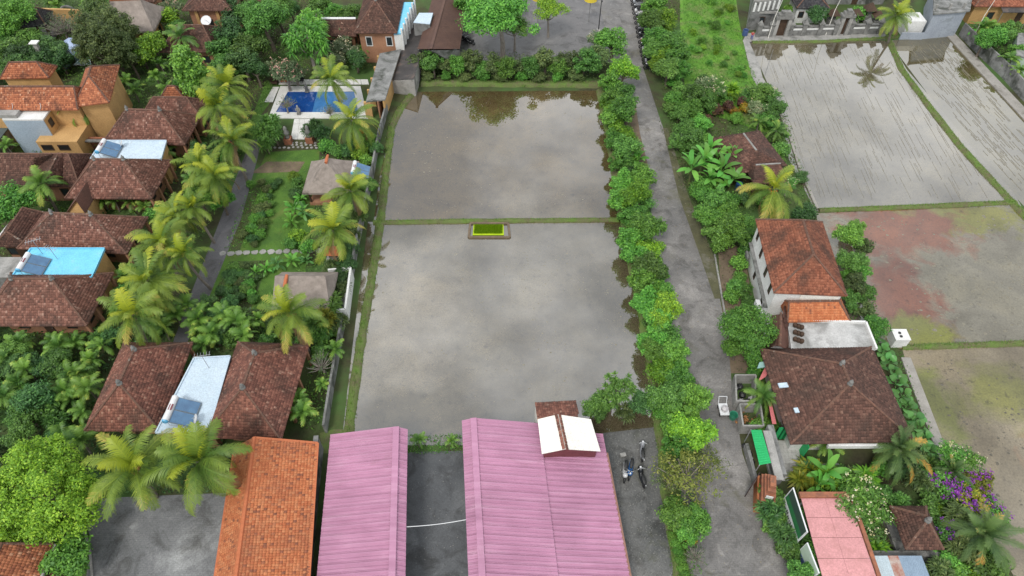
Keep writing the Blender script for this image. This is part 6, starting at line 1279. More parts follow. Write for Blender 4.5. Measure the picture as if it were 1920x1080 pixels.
COLW = {'leaf_mid': 'mid green', 'leaf_dark': 'dark green', 'leaf_bright': 'bright green', 'leaf_olive': 'olive', 'leaf_lime': 'lime green', 'green_frond': 'deep green', 'leaf_grey': 'grey-green'}
def fill(keys, px, n, rr, label, cat, group, mats, name, seed, avoid=()):
    """irregular planting inside an area, clear of roofs, paths and lawns"""
    P = ats(px, 0); r_ = random.Random(seed); xs = [p.x for p in P]; ys = [p.y for p in P]; av = [ats(a, 0) for a in avoid]; k = 0; got = []; save = list(ROOFS)
    while len(got) < n and k < 4000:
        k += 1; x, y = r_.uniform(min(xs), max(xs)), r_.uniform(min(ys), max(ys)); r = r_.uniform(*rr)
        if blocked(x, y, av, r * .55) or any((x - a) ** 2 + (y - b) ** 2 < (r * .8) ** 2 for a, b in got): continue
        ROOFS.clear(); ins = blocked(x, y, [P]); ROOFS.extend(save)
        if not ins: continue
        got.append((x, y)); key = keys[len(got) % len(keys)]; mm = mats[len(got) % len(mats)]; mm = mm if (mm is None or (mm.name.endswith('frond')) == (PROTO[key][0] == 'palm')) else None
        nm_, wd, ct = KINDW[key]; plant(key, Vector((x, y, 0)), r / PROTO[key][5], (COLW.get(mm.name, 'green') if mm else 'green') + ' ' + wd + ' ' + label, ct, group, mm, nm_, .1)
# ------------------------------------------------------------------ planting
grow(['coconut', 'coconut_b', 'coconut_c', 'coconut_nuts', 'coconut_b'], [(430, 158, 4.3), (408, 208, 4.0), (434, 228, 3.6), (432, 264, 4.2), (372, 300, 3.7), (392, 322, 4.3), (360, 372, 3.5), (326, 398, 4.2), (300, 448, 4.2), (338, 470, 3.5), (278, 514, 4.3), (236, 572, 4.3), (285, 556, 3.4)], 'coconut palm from the pool end of the row between villas and garden path', 'palm', 'coconut palms along the garden path', None, 'coconut_palm', row=True)
for q, lb in (((628, 150, 3.8), 'coconut palm leaning over the far corner of the pool'), ((660, 222, 4.6), 'full golden coconut palm at the near corner of the pool'), ((655, 352, 4.0), 'coconut palm overhanging the thatched pavilion with the solar panel'), ((622, 425, 4.2), 'coconut palm above the small grey shrine'),
              ((552, 590, 4.4), 'coconut palm with a bunch of brown nuts in front of the second thatched pavilion'), ((238, 868, 4.9), 'coconut palm with brown nuts at the corner of the dark paved yard'), ((388, 862, 5.0), 'coconut palm between the pale villa deck and the orange roof'), ((1690, 20, 4.0), 'coconut palm growing from the paddy bund beside the grey house')):
    grow('coconut_nuts' if 'nuts' in lb else ('coconut_c', 'coconut', 'coconut_b')[q[0] % 3], [q], lb, 'palm', None, None, 'coconut_palm')
grow('coconut_orange', [(1452, 348, 4.6)], 'coconut palm loaded with orange nuts behind the white house', 'palm', None, None, 'coconut_palm')
grow('dark_palm', [(345, 68, 3.3)], 'dark green drooping palm over the brown roof near the big dish', 'palm', None, None, 'dark_palm')
grow('dark_palm', [(78, 345, 3.0)], 'dark feathery palm in front of the long dark tiled house', 'palm', None, None, 'dark_palm')
grow('small_palm', [(300, 285, 2.4)], 'bushy palm growing over the edge of the pale roof deck', 'palm', None)
grow('small_palm', [(1428, 742, 2.2)], 'small palm behind the concrete rubbish pens', 'palm', None)
grow('small_palm', [(1556, 828, 2.0)], 'small arching palm against the brown house eave', 'palm', None, Q_areca)
grow('date', [(1690, 846, 3.3)], 'large shaggy dark palm with orange lower fronds at the brown house corner', 'palm', None, None, 'shaggy_palm')
grow('date', [(1852, 1000, 3.4)], 'big shaggy palm with orange tips on the paddy edge', 'palm', None, None, 'shaggy_palm')
grow('date', [(1782, 885, 2.0)], 'small orange-tipped palm above the bougainvillea', 'palm', None, None, 'shaggy_palm')
grow('small_palm', [(1455, 245, 2.2), (1425, 225, 1.9)], 'small palm beside the ploughed paddy behind the dark hut', 'palm', 'small palms behind the dark hut')
grow('small_palm', [(590, 605, 2.2)], 'dark drooping young palm beside the boundary wall', 'palm', None)
grow('areca', [(370, 598, 1.9), (398, 622, 1.8), (440, 600, 2.0), (455, 628, 1.8), (350, 570, 1.7), (280, 612, 1.9), (420, 585, 1.7), (380, 645, 1.6), (330, 590, 1.7)], 'pale green areca palm between the garden path and the red villas', 'palm', 'areca palms behind the red villas', None, 'areca_palm')
grow('areca', [(28, 640, 2.0), (12, 672, 1.8), (50, 690, 1.7), (35, 715, 1.6), (170, 672, 1.6), (150, 700, 1.6), (195, 645, 1.6), (130, 745, 1.7), (155, 770, 1.5), (100, 640, 1.5), (140, 640, 1.5), (5, 740, 1.7)], 'areca palm in the thicket west of the red villas', 'palm', 'areca palms in the western thicket', [None, Q_green], 'areca_palm')
grow('areca', [(150, 828, 2.0), (115, 815, 1.8), (185, 815, 1.6)], 'bluish areca palm behind the big lime green tree', 'palm', 'areca palms by the lime tree', Q_green, 'areca_palm')
grow('areca', [(565, 772, 1.8), (560, 750, 1.6)], 'areca palm in the gap between red villa and boundary wall', 'palm', 'areca palms in the villa gap', None, 'areca_palm')
grow('areca', [(190, 375, 1.5), (215, 378, 1.4), (245, 378, 1.5), (165, 380, 1.3), (270, 385, 1.4)], 'areca palm squeezed between two brown tiled villas', 'palm', 'areca palms between the villas', Q_green, 'areca_palm')
grow('areca', [(250, 165, 1.9), (235, 150, 1.6), (300, 120, 1.8), (290, 140, 1.6), (95, 125, 1.7), (225, 115, 1.7), (690, 55, 1.9), (680, 90, 1.7)], 'areca palm in the far gardens', 'palm', 'areca palms in the far gardens', None, 'areca_palm')
for q, k in (((172, 256), 1.0), ((158, 250), .85)): plant('dark_palm', at(*q), k, 'tall leafy palm standing against the ochre wall' + ('' if k == 1 else ', the shorter one'), 'palm', 'palms against the ochre wall', Q_areca, 'wall_palm', .05)
grow('areca', [(785, 828, 1.0), (848, 826, .9)], 'small areca palm on the grass strip between the pink sheds', 'palm', 'areca palms between the sheds', None, 'areca_palm')
grow('areca', [(1850, 50, 2.0), (1900, 110, 1.9), (1912, 130, 1.6)], 'yellow-tipped palm behind the concrete block wall', 'palm', 'palms behind the block wall', None, 'areca_palm')
# bananas and big leaves
grow('banana', [(1318, 300, 3.0), (1352, 318, 2.8), (1335, 278, 2.6), (1298, 318, 2.6), (1368, 300, 2.3), (1330, 335, 2.4), (1372, 335, 2.4), (1345, 295, 2.3)], 'tall banana plant between the road and the dark hut', 'banana plant', 'bananas by the road', None, 'banana_plant')
grow('banana', [(1546, 885, 2.2), (1532, 915, 1.6)], 'glossy banana plant in the garden by the rose pink carport', 'banana plant', 'bananas by the carport', None, 'banana_plant')
grow('banana', [(1835, 55, 2.0)], 'banana plant against the rust brown roof house', 'banana plant', None, None, 'banana_plant')
grow('ear', [(1650, 648, 1.1), (1655, 662, 1.3), (1664, 680, 1.4), (1672, 700, 1.3), (1680, 722, 1.4), (1690, 745, 1.3), (1700, 768, 1.4), (1712, 788, 1.3), (1722, 808, 1.3), (1730, 828, 1.3), (1740, 845, 1.2)], 'elephant-ear plant from the small white box in the hedge beside the brown house', 'plant', 'elephant-ear hedge', None, 'elephant_ear', row=True)
grow('heliconia', [(550, 392, 1.7), (570, 398, 1.5), (545, 415, 1.4), (565, 372, 1.3), (520, 495, 1.3), (545, 488, 1.4), (500, 505, 1.2), (575, 488, 1.2), (480, 512, 1.1)], 'heliconia clump beside the thatched pavilions', 'plant', 'heliconias in the pavilion garden', [None, F_ear, F_bright], 'heliconia')
grow('fern', [(1378, 172, 1.6), (1365, 185, 1.3)], 'bright bird-nest fern in the round garden behind the dark hut', 'fern', 'bird-nest ferns', F_lime)
grow('fern', [(1515, 880, 1.5), (1500, 905, 1.2), (1640, 1030, 1.2), (1610, 1038, 1.0), (1800, 985, 1.2)], 'yellow-striped strap-leaf plant in the carport garden', 'plant', 'strap-leaf plants', [F_yel, F_yel, F_lime], 'strap_leaf_plant')
# trees of the far left gardens
grow('big_a', [(22, 28, 4.2)], 'large bright tree at the top left corner', 'tree', None, F_bright, 'broadleaf_tree')
grow(['tree_a', 'tree_b', 'tree_c'], [(15, 88, 3.0), (20, 130, 2.6), (40, 105, 2.4), (12, 60, 2.4), (55, 70, 2.4)], 'mid green tree beside the black tiled pavilion', 'tree', 'trees by the black pavilion', [F_mid, F_mid, F_dark], 'broadleaf_tree')
grow(['tree_b', 'tree_a'], [(98, 92, 3.0), (70, 108, 2.8), (50, 125, 2.6), (110, 110, 2.2), (85, 118, 2.4)], 'very dark dense tree left of the pale blue slide', 'tree', 'dark trees by the slide', F_dark, 'broadleaf_tree')
grow('conifer', [(172, 70, 3.0), (222, 52, 3.0), (205, 92, 2.8), (185, 40, 2.6), (160, 95, 2.4), (235, 90, 2.5)], 'dark olive layered conifer in front of the grey thatched house', 'tree', 'conifers by the thatched house', F_olive, 'conifer_tree')
grow('bare', [(112, 42, 3.0), (95, 38, 2.4), (130, 48, 2.4)], 'pale leafless frangipani beside the tan wall', 'tree', 'bare frangipanis by the tan wall', F_grey, 'bare_tree')
grow('bare', [(25, 62, 2.2), (60, 72, 1.8)], 'white branched bare tree below the corner tree', 'tree', 'bare trees at the corner', F_grey, 'bare_tree')
grow('tree_c', [(280, 86, 3.2), (262, 95, 2.2)], 'vivid lime leaved tree beside the dark brown tiled roof', 'tree', 'lime trees by the brown roof', F_lime, 'broadleaf_tree')
grow('oval', [(362, 135, 2.9)], 'tall oval bright green tree behind the small red tiled hut', 'tree', None, F_bright, 'broadleaf_tree')
grow('tree_a', [(178, 5, 2.4), (312, 28, 2.4)], 'yellow-green tree next to the thatched house', 'tree', 'yellow-green trees near the thatch', F_lime, 'broadleaf_tree')
grow(['tree_a', 'tree_c', 'tree_b'], [(410, 92, 3.0), (436, 62, 3.2), (420, 118, 2.6), (455, 112, 2.8), (470, 88, 3.0), (438, 28, 3.2), (395, 78, 2.4), (480, 130, 2.2)], 'dense dark green tree between the big dish and the pool', 'tree', 'dark trees west of the pool', [F_mid, F_dark], 'broadleaf_tree')
grow('big_b', [(500, 40, 4.2), (470, 18, 3.8), (525, 25, 3.6)], 'large rounded green tree behind the pool terrace', 'tree', 'large trees behind the pool', F_mid, 'broadleaf_tree')
grow('fan_tree', [(575, 62, 3.6), (590, 40, 2.8)], 'tall tree of yellow-green fan leaves rising behind the pool', 'tree', 'fan-leaved trees', F_bright, 'fan_leaf_tree')
grow('frangipani_pink', [(535, 138, 2.6), (552, 132, 2.2), (518, 130, 2.0)], 'pink flowering frangipani on the pool terrace', 'tree', 'pink frangipanis by the pool', F_grey, 'frangipani')
grow('frangipani_pink', [(650, 62, 2.3), (322, 18, 2.6)], 'pink flowering frangipani near a tiled roof far from the pool', 'tree', 'pink frangipanis by roofs', F_grey, 'frangipani')
grow('frangipani', [(640, 88, 2.4), (628, 108, 2.0), (660, 100, 1.8)], 'white flowering frangipani in front of the terrace house', 'tree', 'frangipanis by the terrace house', F_grey, 'frangipani')
grow('bare', [(612, 118, 1.8), (535, 195, 1.5), (618, 205, 1.3)], 'small bare frangipani at the pool', 'tree', 'bare frangipanis by the pool', F_grey, 'bare_tree')
grow('tree_b', [(600, 8, 2.4), (625, 20, 2.0), (660, 20, 2.2)], 'leafy tree behind the white ridged link roof', 'tree', 'trees behind the link roof', [F_mid, F_bright], 'broadleaf_tree')
grow(['tree_a', 'tree_c'], [(38, 372, 3.2), (15, 395, 2.4)], 'bright green tree at the end of the long dark house', 'tree', 'bright trees by the long house', F_bright, 'broadleaf_tree')
grow(['tree_b', 'tree_a'], [(15, 340, 1.8), (25, 330, 1.6)], 'small bright tree behind the feathery palm', 'tree', 'small trees behind the feathery palm', F_bright, 'broadleaf_tree')
grow('dracaena', [(505, 232, 2.0), (515, 252, 1.7), (490, 250, 1.7), (500, 272, 1.4)], 'spiky strap-leaved shrub left of the pool steps', 'shrub', 'spiky shrubs west of the steps', F_mid)
grow('dracaena', [(590, 238, 1.5), (605, 250, 1.5), (578, 245, 1.2)], 'dark spiky shrub right of the pool steps', 'shrub', 'spiky shrubs east of the steps', F_dark)
grow('dracaena', [(598, 555, 1.9), (618, 575, 1.7), (608, 600, 1.6), (625, 605, 1.3), (600, 625, 1.4), (612, 540, 1.3)], 'yellowish spiky shrub between the bath yard and the boundary wall', 'shrub', 'spiky shrubs by the bath yard', [F_olive, F_mid, F_yel])
grow('tree_c', [(395, 355, 2.2), (375, 372, 2.0), (415, 375, 1.8)], 'leafy frangipani under the coconut row by the path', 'tree', 'leafy trees under the coconut row', F_bright, 'broadleaf_tree')
grow(['tree_b', 'tree_a', 'bush_a'], [(112, 680, 2.0), (65, 745, 2.2), (85, 765, 1.9), (40, 770, 1.6)], 'round clipped dark tree in the thicket west of the red villas', 'tree', 'round trees in the western thicket', [F_mid, F_dark], 'broadleaf_tree')
grow('big_c', [(66, 925, 5.0)], 'huge rounded lime green tree over the corner of the paved yard', 'tree', None, F_lime2, 'broadleaf_tree')
grow('tree_b', [(125, 1040, 2.4)], 'round green shrub tree at the kerb of the paved yard', 'tree', None, F_bright, 'broadleaf_tree')
grow('bare', [(602, 680, 1.7)], 'grey leafless frangipani by the villa corner and boundary wall', 'tree', None, F_grey, 'bare_tree')
grow(['bush_a', 'bush_b', 'bush_c'], [(610, 272, 1.3), (632, 282, 1.4), (655, 280, 1.5), (675, 288, 1.4), (690, 272, 1.2), (560, 345, 1.1), (555, 365, 1.0), (550, 330, .9), (690, 300, 1.2), (670, 405, 1.4), (648, 400, 1.2), (560, 440, 1.3), (575, 462, 1.2), (545, 455, 1.1), (660, 462, 1.3), (645, 500, 1.1), (668, 250, 1.1), (600, 660, 1.2), (590, 640, 1.1)], 'low leafy shrub in the bed around the thatched pavilions', 'shrub', 'shrubs around the pavilions', [F_bright, F_mid, F_dark, F_lime])
grow(['bush_b', 'bush_a'], [(492, 372, .9), (485, 392, .95), (478, 408, .95), (498, 355, .8), (470, 428, .8), (455, 440, .7), (470, 345, .7), (490, 340, .6)], 'low vegetable bush in a row on the lawn', 'shrub', 'vegetable bushes on the lawn', [F_bright, F_olive])
grow('bush_b', [(440, 512, .8), (432, 528, .8), (425, 545, .8), (465, 515, .8), (460, 535, .8), (450, 555, .8), (480, 520, .7)], 'dark leafy crop plant in the near vegetable bed', 'shrub', 'crop plants in the near bed', F_dark)
grow('bush_c', [(680, 248, .9), (695, 255, .8)], 'orange-red croton beside the boundary wall near the pool palm', 'shrub', 'crotons near the pool', F_croton)
# top middle hedge and lot trees
grow(['hedge_a', 'hedge_b', 'hedge_c'], [(788, 118, 2.4), (812, 122, 2.3), (835, 116, 2.4), (858, 123, 2.3), (880, 117, 2.3), (903, 125, 2.3), (926, 119, 2.4), (950, 125, 2.2), (974, 119, 2.3), (998, 124, 2.3), (1022, 116, 2.5), (1046, 121, 2.5), (1070, 112, 2.7), (1094, 116, 2.8), (1115, 106, 2.9)], 'wild shrub from the warehouse end of the hedge behind the parking lot', 'shrub', 'hedge behind the plot', [F_olive, F_mid, F_olive, F_bright], 'hedge_shrub', row=True)
grow(['hedge_c', 'hedge_a'], [(800, 140, 1.4), (835, 141, 1.2), (870, 142, 1.4), (905, 143, 1.2), (940, 143, 1.4), (975, 143, 1.2), (1010, 143, 1.5), (1045, 142, 1.3), (1080, 140, 1.6)], 'low weedy bush from the black lean-to along the plot back bund', 'shrub', 'low bushes behind the plot', [F_olive, F_bright], 'hedge_shrub', row=True)
plant('spread', at(943, 106), 1.75, 'tall spreading bright green tree in the parking lot beside the warehouse', 'tree', None, F_bright, 'broadleaf_tree'); grow('open', [(965, 48, 3.0)], 'low branching bright tree joined to the big tree in the lot', 'tree', None, F_bright, 'broadleaf_tree')
grow('open', [(1030, 22, 3.0)], 'thin pale stemmed young tree alone in the parking lot', 'tree', None, F_lime, 'broadleaf_tree'); grow('tree_a', [(872, 8, 3.0)], 'bright tree at the back corner of the warehouse', 'tree', None, F_bright, 'broadleaf_tree')
grow('frangipani', [(1118, 72, 1.8)], 'cream flowering frangipani at the hedge corner by the lot', 'tree', None, F_grey, 'frangipani')
# roadside hedge along the plot
grow(['hedge_a', 'tree_c', 'hedge_b', 'hedge_c'], [(1150, 78, 3.26), (1168, 132, 2.39), (1142, 152, 2.17), (1168, 165, 2.39), (1145, 185, 2.28), (1178, 205, 2.61), (1150, 220, 2.28), (1168, 245, 2.28), (1150, 262, 2.07), (1175, 280, 2.17), (1158, 300, 2.07), (1198, 328, 2.50), (1168, 335, 2.17), (1190, 360, 2.28), (1168, 372, 2.07), (1200, 388, 2.28), (1180, 408, 2.17), (1208, 425, 2.28), (1188, 446, 2.17), (1218, 462, 2.17), (1198, 482, 2.17), (1224, 502, 2.17), (1206, 522, 2.17), (1234, 540, 2.28), (1214, 560, 2.17), (1242, 582, 2.28), (1222, 604, 2.17), (1252, 622, 2.28), (1232, 646, 2.17), (1228, 660, 1.63), (1262, 668, 2.28), (1242, 690, 2.17), (1274, 712, 2.28), (1254, 738, 2.28), (1288, 752, 2.39), (1246, 765, 1.74), (1264, 782, 2.39), (1292, 806, 2.28), (1268, 828, 2.17)],
     'leafy tree from the parking lot end of the hedge between flooded plot and road', 'tree', 'roadside hedge trees', [F_bright, F_lime, F_bright, F_mid, F_bright, F_bright], 'hedge_tree', row=True)
grow('heliconia', [(1195, 300, 1.7), (1188, 318, 1.5)], 'upright broad-leaved plant in the roadside hedge', 'plant', 'broad leaves in the hedge', None, 'heliconia')
grow('sparse', [(1290, 890, 3.4), (1322, 868, 2.4), (1255, 900, 2.0)], 'sparse twiggy tree with yellowish leaves overhanging the road', 'tree', 'sparse trees over the road', [F_yg, F_yg, F_olive], 'sparse_tree')
grow('tree_b', [(1270, 960, 1.9), (1298, 975, 1.8), (1282, 1000, 1.4)], 'feathery bright shrub at the foot of the sparse tree', 'tree', 'feathery shrubs by the road', F_bright, 'broadleaf_tree')
grow('bush_c', [(1293, 1008, .7)], 'small orange croton at the road edge', 'shrub', None, F_croton); grow('bare', [(1305, 1040, 1.2)], 'dry bare twiggy bush at the bottom of the road', 'shrub', None, F_grey, 'bare_bush')
grow(['bush_b'], [(1268, 1020, .6), (1272, 1035, .6), (1276, 1050, .6), (1280, 1065, .6), (1284, 1080, .6), (1262, 1005, .6)], 'low clipped hedge plant along the gravel yard edge', 'shrub', 'clipped hedge of the gravel yard', F_bright)
grow('tree_c', [(1112, 755, 1.7), (1125, 770, 1.3)], 'leafy shrub beside the cream gable at the water edge', 'tree', 'shrubs by the cream gable', F_mid, 'broadleaf_tree'); grow('fan_tree', [(1152, 735, 1.7)], 'papaya-like tree with a thin pale trunk at the plot corner', 'tree', None, F_mid, 'papaya_tree'); grow('tree_b', [(1205, 755, 1.6)], 'round dense dark bush at the plot corner', 'tree', None, F_dark, 'broadleaf_tree'); grow('dracaena', [(1170, 775, 1.2)], 'spiky pale plant between papaya and round bush', 'plant', None, F_olive)
# right of the road
grow(['hedge_b', 'tree_a', 'hedge_a'], [(1225, 8, 3.0), (1218, 38, 2.6), (1248, 40, 2.8), (1232, 68, 2.8), (1262, 75, 2.8), (1245, 100, 2.6), (1272, 105, 2.6), (1255, 128, 2.4), (1238, 118, 2.0), (1270, 135, 2.0), (1228, 88, 2.2)], 'leafy tree above the row of parked motorbikes', 'tree', 'trees above the motorbikes', [F_bright, F_mid, F_lime], 'broadleaf_tree')
grow(['hedge_c', 'hedge_a', 'hedge_b'], [(1285, 165, 2.2), (1268, 185, 2.0), (1305, 180, 2.2), (1275, 210, 2.1), (1300, 205, 2.1), (1325, 190, 1.8), (1285, 238, 2.3), (1310, 235, 2.0), (1298, 260, 2.4), (1275, 262, 2.0), (1315, 258, 1.8)], 'dense shrub tree lining the road across from the upper paddy', 'tree', 'roadside shrub trees', [F_mid, F_bright, F_mid], 'broadleaf_tree')
grow('frangipani', [(1342, 168, 2.2), (1325, 158, 1.8), (1445, 180, 1.9), (1420, 205, 1.8)], 'white flowering frangipani in the round garden by the meadow', 'tree', 'frangipanis in the round garden', [F_mid, F_grey], 'frangipani')
grow(['tree_b', 'hedge_c'], [(1430, 172, 2.4), (1410, 180, 2.0), (1452, 205, 2.0), (1440, 222, 1.8)], 'dark leafy tree between the round garden and the ploughed paddy', 'tree', 'dark trees in the round garden', F_mid, 'broadleaf_tree')
grow('bush_c', [(1368, 200, 1.2), (1392, 190, 1.2), (1400, 202, 1.1), (1345, 205, 1.2), (1325, 222, 1.1), (1380, 208, 1.0)], 'dark maroon shrub in the round garden', 'shrub', 'maroon shrubs', [F_maroon, F_maroon, F_croton])
grow(['hedge_a', 'hedge_b', 'tree_c'], [(1325, 370, 2.0), (1345, 385, 2.2), (1330, 402, 2.0), (1360, 410, 2.2), (1345, 430, 2.2), (1378, 432, 2.2), (1358, 452, 2.0), (1392, 448, 2.0), (1372, 395, 1.9), (1310, 350, 1.8), (1395, 420, 1.7)], 'bright leafy tree in the thicket between bananas and white house', 'tree', 'thicket by the bananas', [F_bright, F_mid, F_bright], 'broadleaf_tree')
grow(['bush_a', 'bush_c'], [(1385, 490, 1.2), (1380, 535, 1.2), (1372, 555, 1.1), (1395, 545, 1.1), (1398, 470, 1.1), (1405, 565, 1.0), (1388, 520, .9)], 'small shrub on the bare verge in front of the white house', 'shrub', 'shrubs on the bare verge', [F_bright, F_mid])
grow('big_a', [(1400, 618, 3.2)], 'rounded leafy tree on the verge between white and brown houses', 'tree', None, F_bright, 'broadleaf_tree'); grow('tree_a', [(1418, 655, 2.0), (1385, 650, 1.8)], 'smaller leafy tree below the rounded verge tree', 'tree', 'small verge trees', F_bright, 'broadleaf_tree')
grow(['bush_a', 'bush_b'], [(1432, 795, 1.2), (1445, 800, 1.0), (1420, 800, .9), (1415, 700, 1.0), (1420, 685, 1.0)], 'green shrub by the rubbish pens and salmon wall', 'shrub', 'shrubs by the pens', F_bright)
grow(['tree_c', 'hedge_b'], [(1592, 445, 1.9), (1608, 465, 1.8), (1598, 488, 1.8), (1615, 508, 1.8), (1605, 532, 1.8), (1622, 552, 1.7), (1610, 430, 1.4), (1618, 580, 1.5), (1592, 560, 1.5), (1585, 520, 1.4)], 'yellowish leafy shrub tree along the paddy side of the white house', 'tree', 'shrub trees by the white house', [F_bright, F_olive, F_mid], 'broadleaf_tree')
grow('tree_b', [(1640, 612, 1.8)], 'round golden-green bush beside the small white box', 'tree', None, F_bright, 'broadleaf_tree'); grow('bush_a', [(1515, 396, 1.5), (1500, 400, 1.3)], 'dark rounded shrub behind the white house roof', 'shrub', 'shrubs behind the white house', F_dark); grow('frangipani', [(1480, 345, 1.6)], 'small white flowering frangipani at the edge of the ploughed paddy', 'tree', None, F_mid, 'frangipani')
grow('frangipani', [(1622, 930, 2.4), (1600, 955, 2.0), (1635, 965, 2.0), (1618, 985, 1.8), (1590, 925, 1.6)], 'cream flowering frangipani beside the rose pink carport', 'tree', 'frangipanis by the carport', [F_bright, F_mid], 'frangipani'); grow('frangipani', [(1790, 850, 1.8), (1815, 865, 1.5)], 'cream flowering frangipani on the paddy corner above the bougainvillea', 'tree', 'frangipanis on the paddy corner', F_bright, 'frangipani')
grow('bougainvillea', [(1762, 905, 1.6), (1792, 922, 1.8), (1825, 942, 1.9), (1855, 958, 1.6), (1772, 1000, 1.4), (1838, 905, 1.5), (1808, 965, 1.5)], 'purple flowering bougainvillea spilling toward the paddy', 'shrub', 'bougainvilleas', [F_bright, F_mid, F_yel])
grow(['bush_a', 'dracaena', 'bush_c'], [(1745, 930, 1.3), (1790, 975, 1.4), (1815, 990, 1.3), (1740, 960, 1.2), (1800, 1030, 1.4), (1770, 1045, 1.4), (1830, 1060, 1.3), (1760, 1075, 1.3), (1790, 1070, 1.2), (1870, 1060, 1.2), (1735, 905, 1.2), (1720, 890, 1.1)], 'tangled shrub around the dark pavilion and bougainvillea', 'shrub', 'tangled shrubs', [F_mid, F_olive, F_bright])
grow('bush_c', [(1568, 908, .9)], 'golden croton bush beside the banana plants', 'shrub', None, F_croton)
grow(['bush_c', 'dracaena', 'bush_a'], [(1452, 935, 1.5), (1440, 955, 1.4), (1460, 965, 1.3), (1450, 985, 1.3), (1470, 1005, 1.3), (1478, 1030, 1.3), (1490, 1040, 1.2), (1500, 985, 1.0), (1508, 1000, 1.0), (1505, 965, .9)], 'dark spiky shrub in the hedge around the sign boards', 'shrub', 'hedge at the sign boards', [F_mid, F_dark, F_mid])
grow('tree_b', [(1537, 1030, 1.4)], 'round fine-leaved bush against the rose carport', 'tree', None, F_bright, 'broadleaf_tree'); grow('tree_c', [(1510, 1078, 1.5)], 'round fine-leaved bush in front of the pale sign', 'tree', None, F_mid, 'broadleaf_tree')
grow(['bush_a', 'tree_a', 'bush_b'], [(1482, 18, 1.4), (1530, 30, 2.0), (1545, 22, 1.8), (1610, 25, 1.6), (1515, 18, 1.5), (1598, 40, 1.2), (1420, 42, 1.0)], 'shrub inside the carved wall compound', 'shrub', 'shrubs in the compound', [F_bright, F_dark, F_mid])
grow(['tree_a', 'tree_b'], [(1860, 65, 2.4), (1885, 62, 2.2), (1845, 80, 2.0), (1900, 60, 2.0), (1910, 95, 1.8)], 'bushy green tree behind the concrete block wall', 'tree', 'trees behind the block wall', [F_bright, F_mid], 'broadleaf_tree')

HP = [(300, 700), (345, 700), (400, 550), (490, 300), (498, 255), (465, 255), (398, 440), (320, 640)]
LAWN = [(400, 570), (430, 470), (505, 285), (592, 285), (565, 470), (500, 570)]; POOL = [(490, 270), (500, 190), (520, 148), (700, 148), (690, 240), (600, 270)]
DK = [[(292, 812), (392, 808), (432, 668), (364, 672)], [(22, 520), (172, 520), (196, 466), (58, 466)], [(170, 298), (302, 298), (312, 264), (192, 264)], [(-60, 525), (40, 525), (40, 482), (-60, 482)]]
fill(['tree_a', 'areca', 'tree_c', 'dracaena', 'tree_b'], [(-60, 330), (-30, 20), (500, 10), (640, 40), (690, 140), (500, 150), (440, 300), (330, 330), (120, 290)], 46, (1.3, 2.2), 'in the far villa gardens', 'tree', 'understory of the far gardens', [None, F_mid, F_dark, F_bright, F_mid, F_olive, F_dark], 'garden_tree', 11, [HP, POOL] + DK)
fill(['areca', 'tree_b', 'dracaena', 'areca', 'bush_c', 'tree_a'], [(240, 600), (330, 600), (400, 560), (470, 600), (590, 600), (610, 640), (580, 700), (440, 660), (240, 650)], 24, (1.1, 1.7), 'in the thicket behind the red tiled villas', 'shrub', 'thicket behind the red villas', [None, F_dark, F_mid, Q_green, F_mid, F_dark], 'thicket_plant', 12, [HP] + DK)
fill(['tree_a', 'areca', 'dracaena', 'areca', 'tree_b', 'tree_c'], [(-80, 860), (-60, 600), (200, 620), (235, 650), (165, 820), (100, 860)], 34, (1.2, 2.0), 'in the thicket west of the red villas', 'shrub', 'western thicket', [F_dark, Q_green, F_mid, None, F_dark, F_mid], 'thicket_plant', 13, DK)
fill(['bush_a', 'dracaena', 'bush_c', 'tree_b', 'areca'], [(655, 260), (712, 262), (690, 400), (668, 480), (650, 600), (622, 730), (600, 800), (575, 780), (600, 640), (625, 500), (640, 380), (660, 300)], 34, (.9, 1.5), 'against the inner face of the boundary wall', 'shrub', 'shrubs along the boundary wall', [F_mid, F_olive, F_bright, F_dark, None], 'wall_shrub', 14, [LAWN, POOL])
fill(['bush_b', 'bush_a', 'bush_c'], [(410, 560), (440, 490), (500, 350), (530, 320), (510, 400), (470, 500), (480, 570)], 40, (.5, .85), 'in the vegetable rows on the lawn', 'shrub', 'vegetable rows', [F_bright, F_mid, F_olive, F_dark], 'vegetable_plant', 15, [HP])
fill(['areca', 'tree_c', 'dracaena', 'small_palm'], [(230, 640), (240, 570), (330, 400), (400, 330), (440, 300), (470, 255), (440, 250), (380, 330), (300, 430), (215, 560)], 26, (1.1, 1.7), 'in the strip under the coconut row', 'shrub', 'plants under the coconut row', [None, F_mid, F_dark, Q_green, F_bright], 'strip_plant', 16, [HP] + DK)
fill(['bush_a', 'hedge_c', 'bush_c'], [(1240, 150), (1290, 150), (1460, 200), (1520, 390), (1410, 395), (1345, 455), (1300, 360), (1262, 250)], 30, (1.0, 1.6), 'in the thicket around the dark hut', 'shrub', 'thicket around the dark hut', [F_mid, F_bright, F_dark, F_bright], 'thicket_plant', 17)
fill(['bush_a', 'dracaena', 'bush_c', 'fern'], [(1480, 890), (1600, 860), (1720, 860), (1790, 900), (1850, 1000), (1880, 1100), (1750, 1090), (1740, 1040), (1610, 1030), (1580, 930)], 30, (.8, 1.3), 'between the brown house and the bougainvillea', 'shrub', 'plants of the bougainvillea garden', [F_mid, F_olive, F_bright, F_lime, F_dark], 'garden_plant', 18, [[(1555, 1130), (1660, 1130), (1592, 934), (1502, 934)]])
fill(['bush_b', 'grass_clump'], [(1290, 0), (1370, 0), (1395, 110), (1400, 145), (1300, 145)], 26, (.5, 1.1), 'growing wild in the bright meadow', 'shrub', 'weed clumps in the meadow', [F_bright, F_lime, F_bright], 'weed_clump', 19)
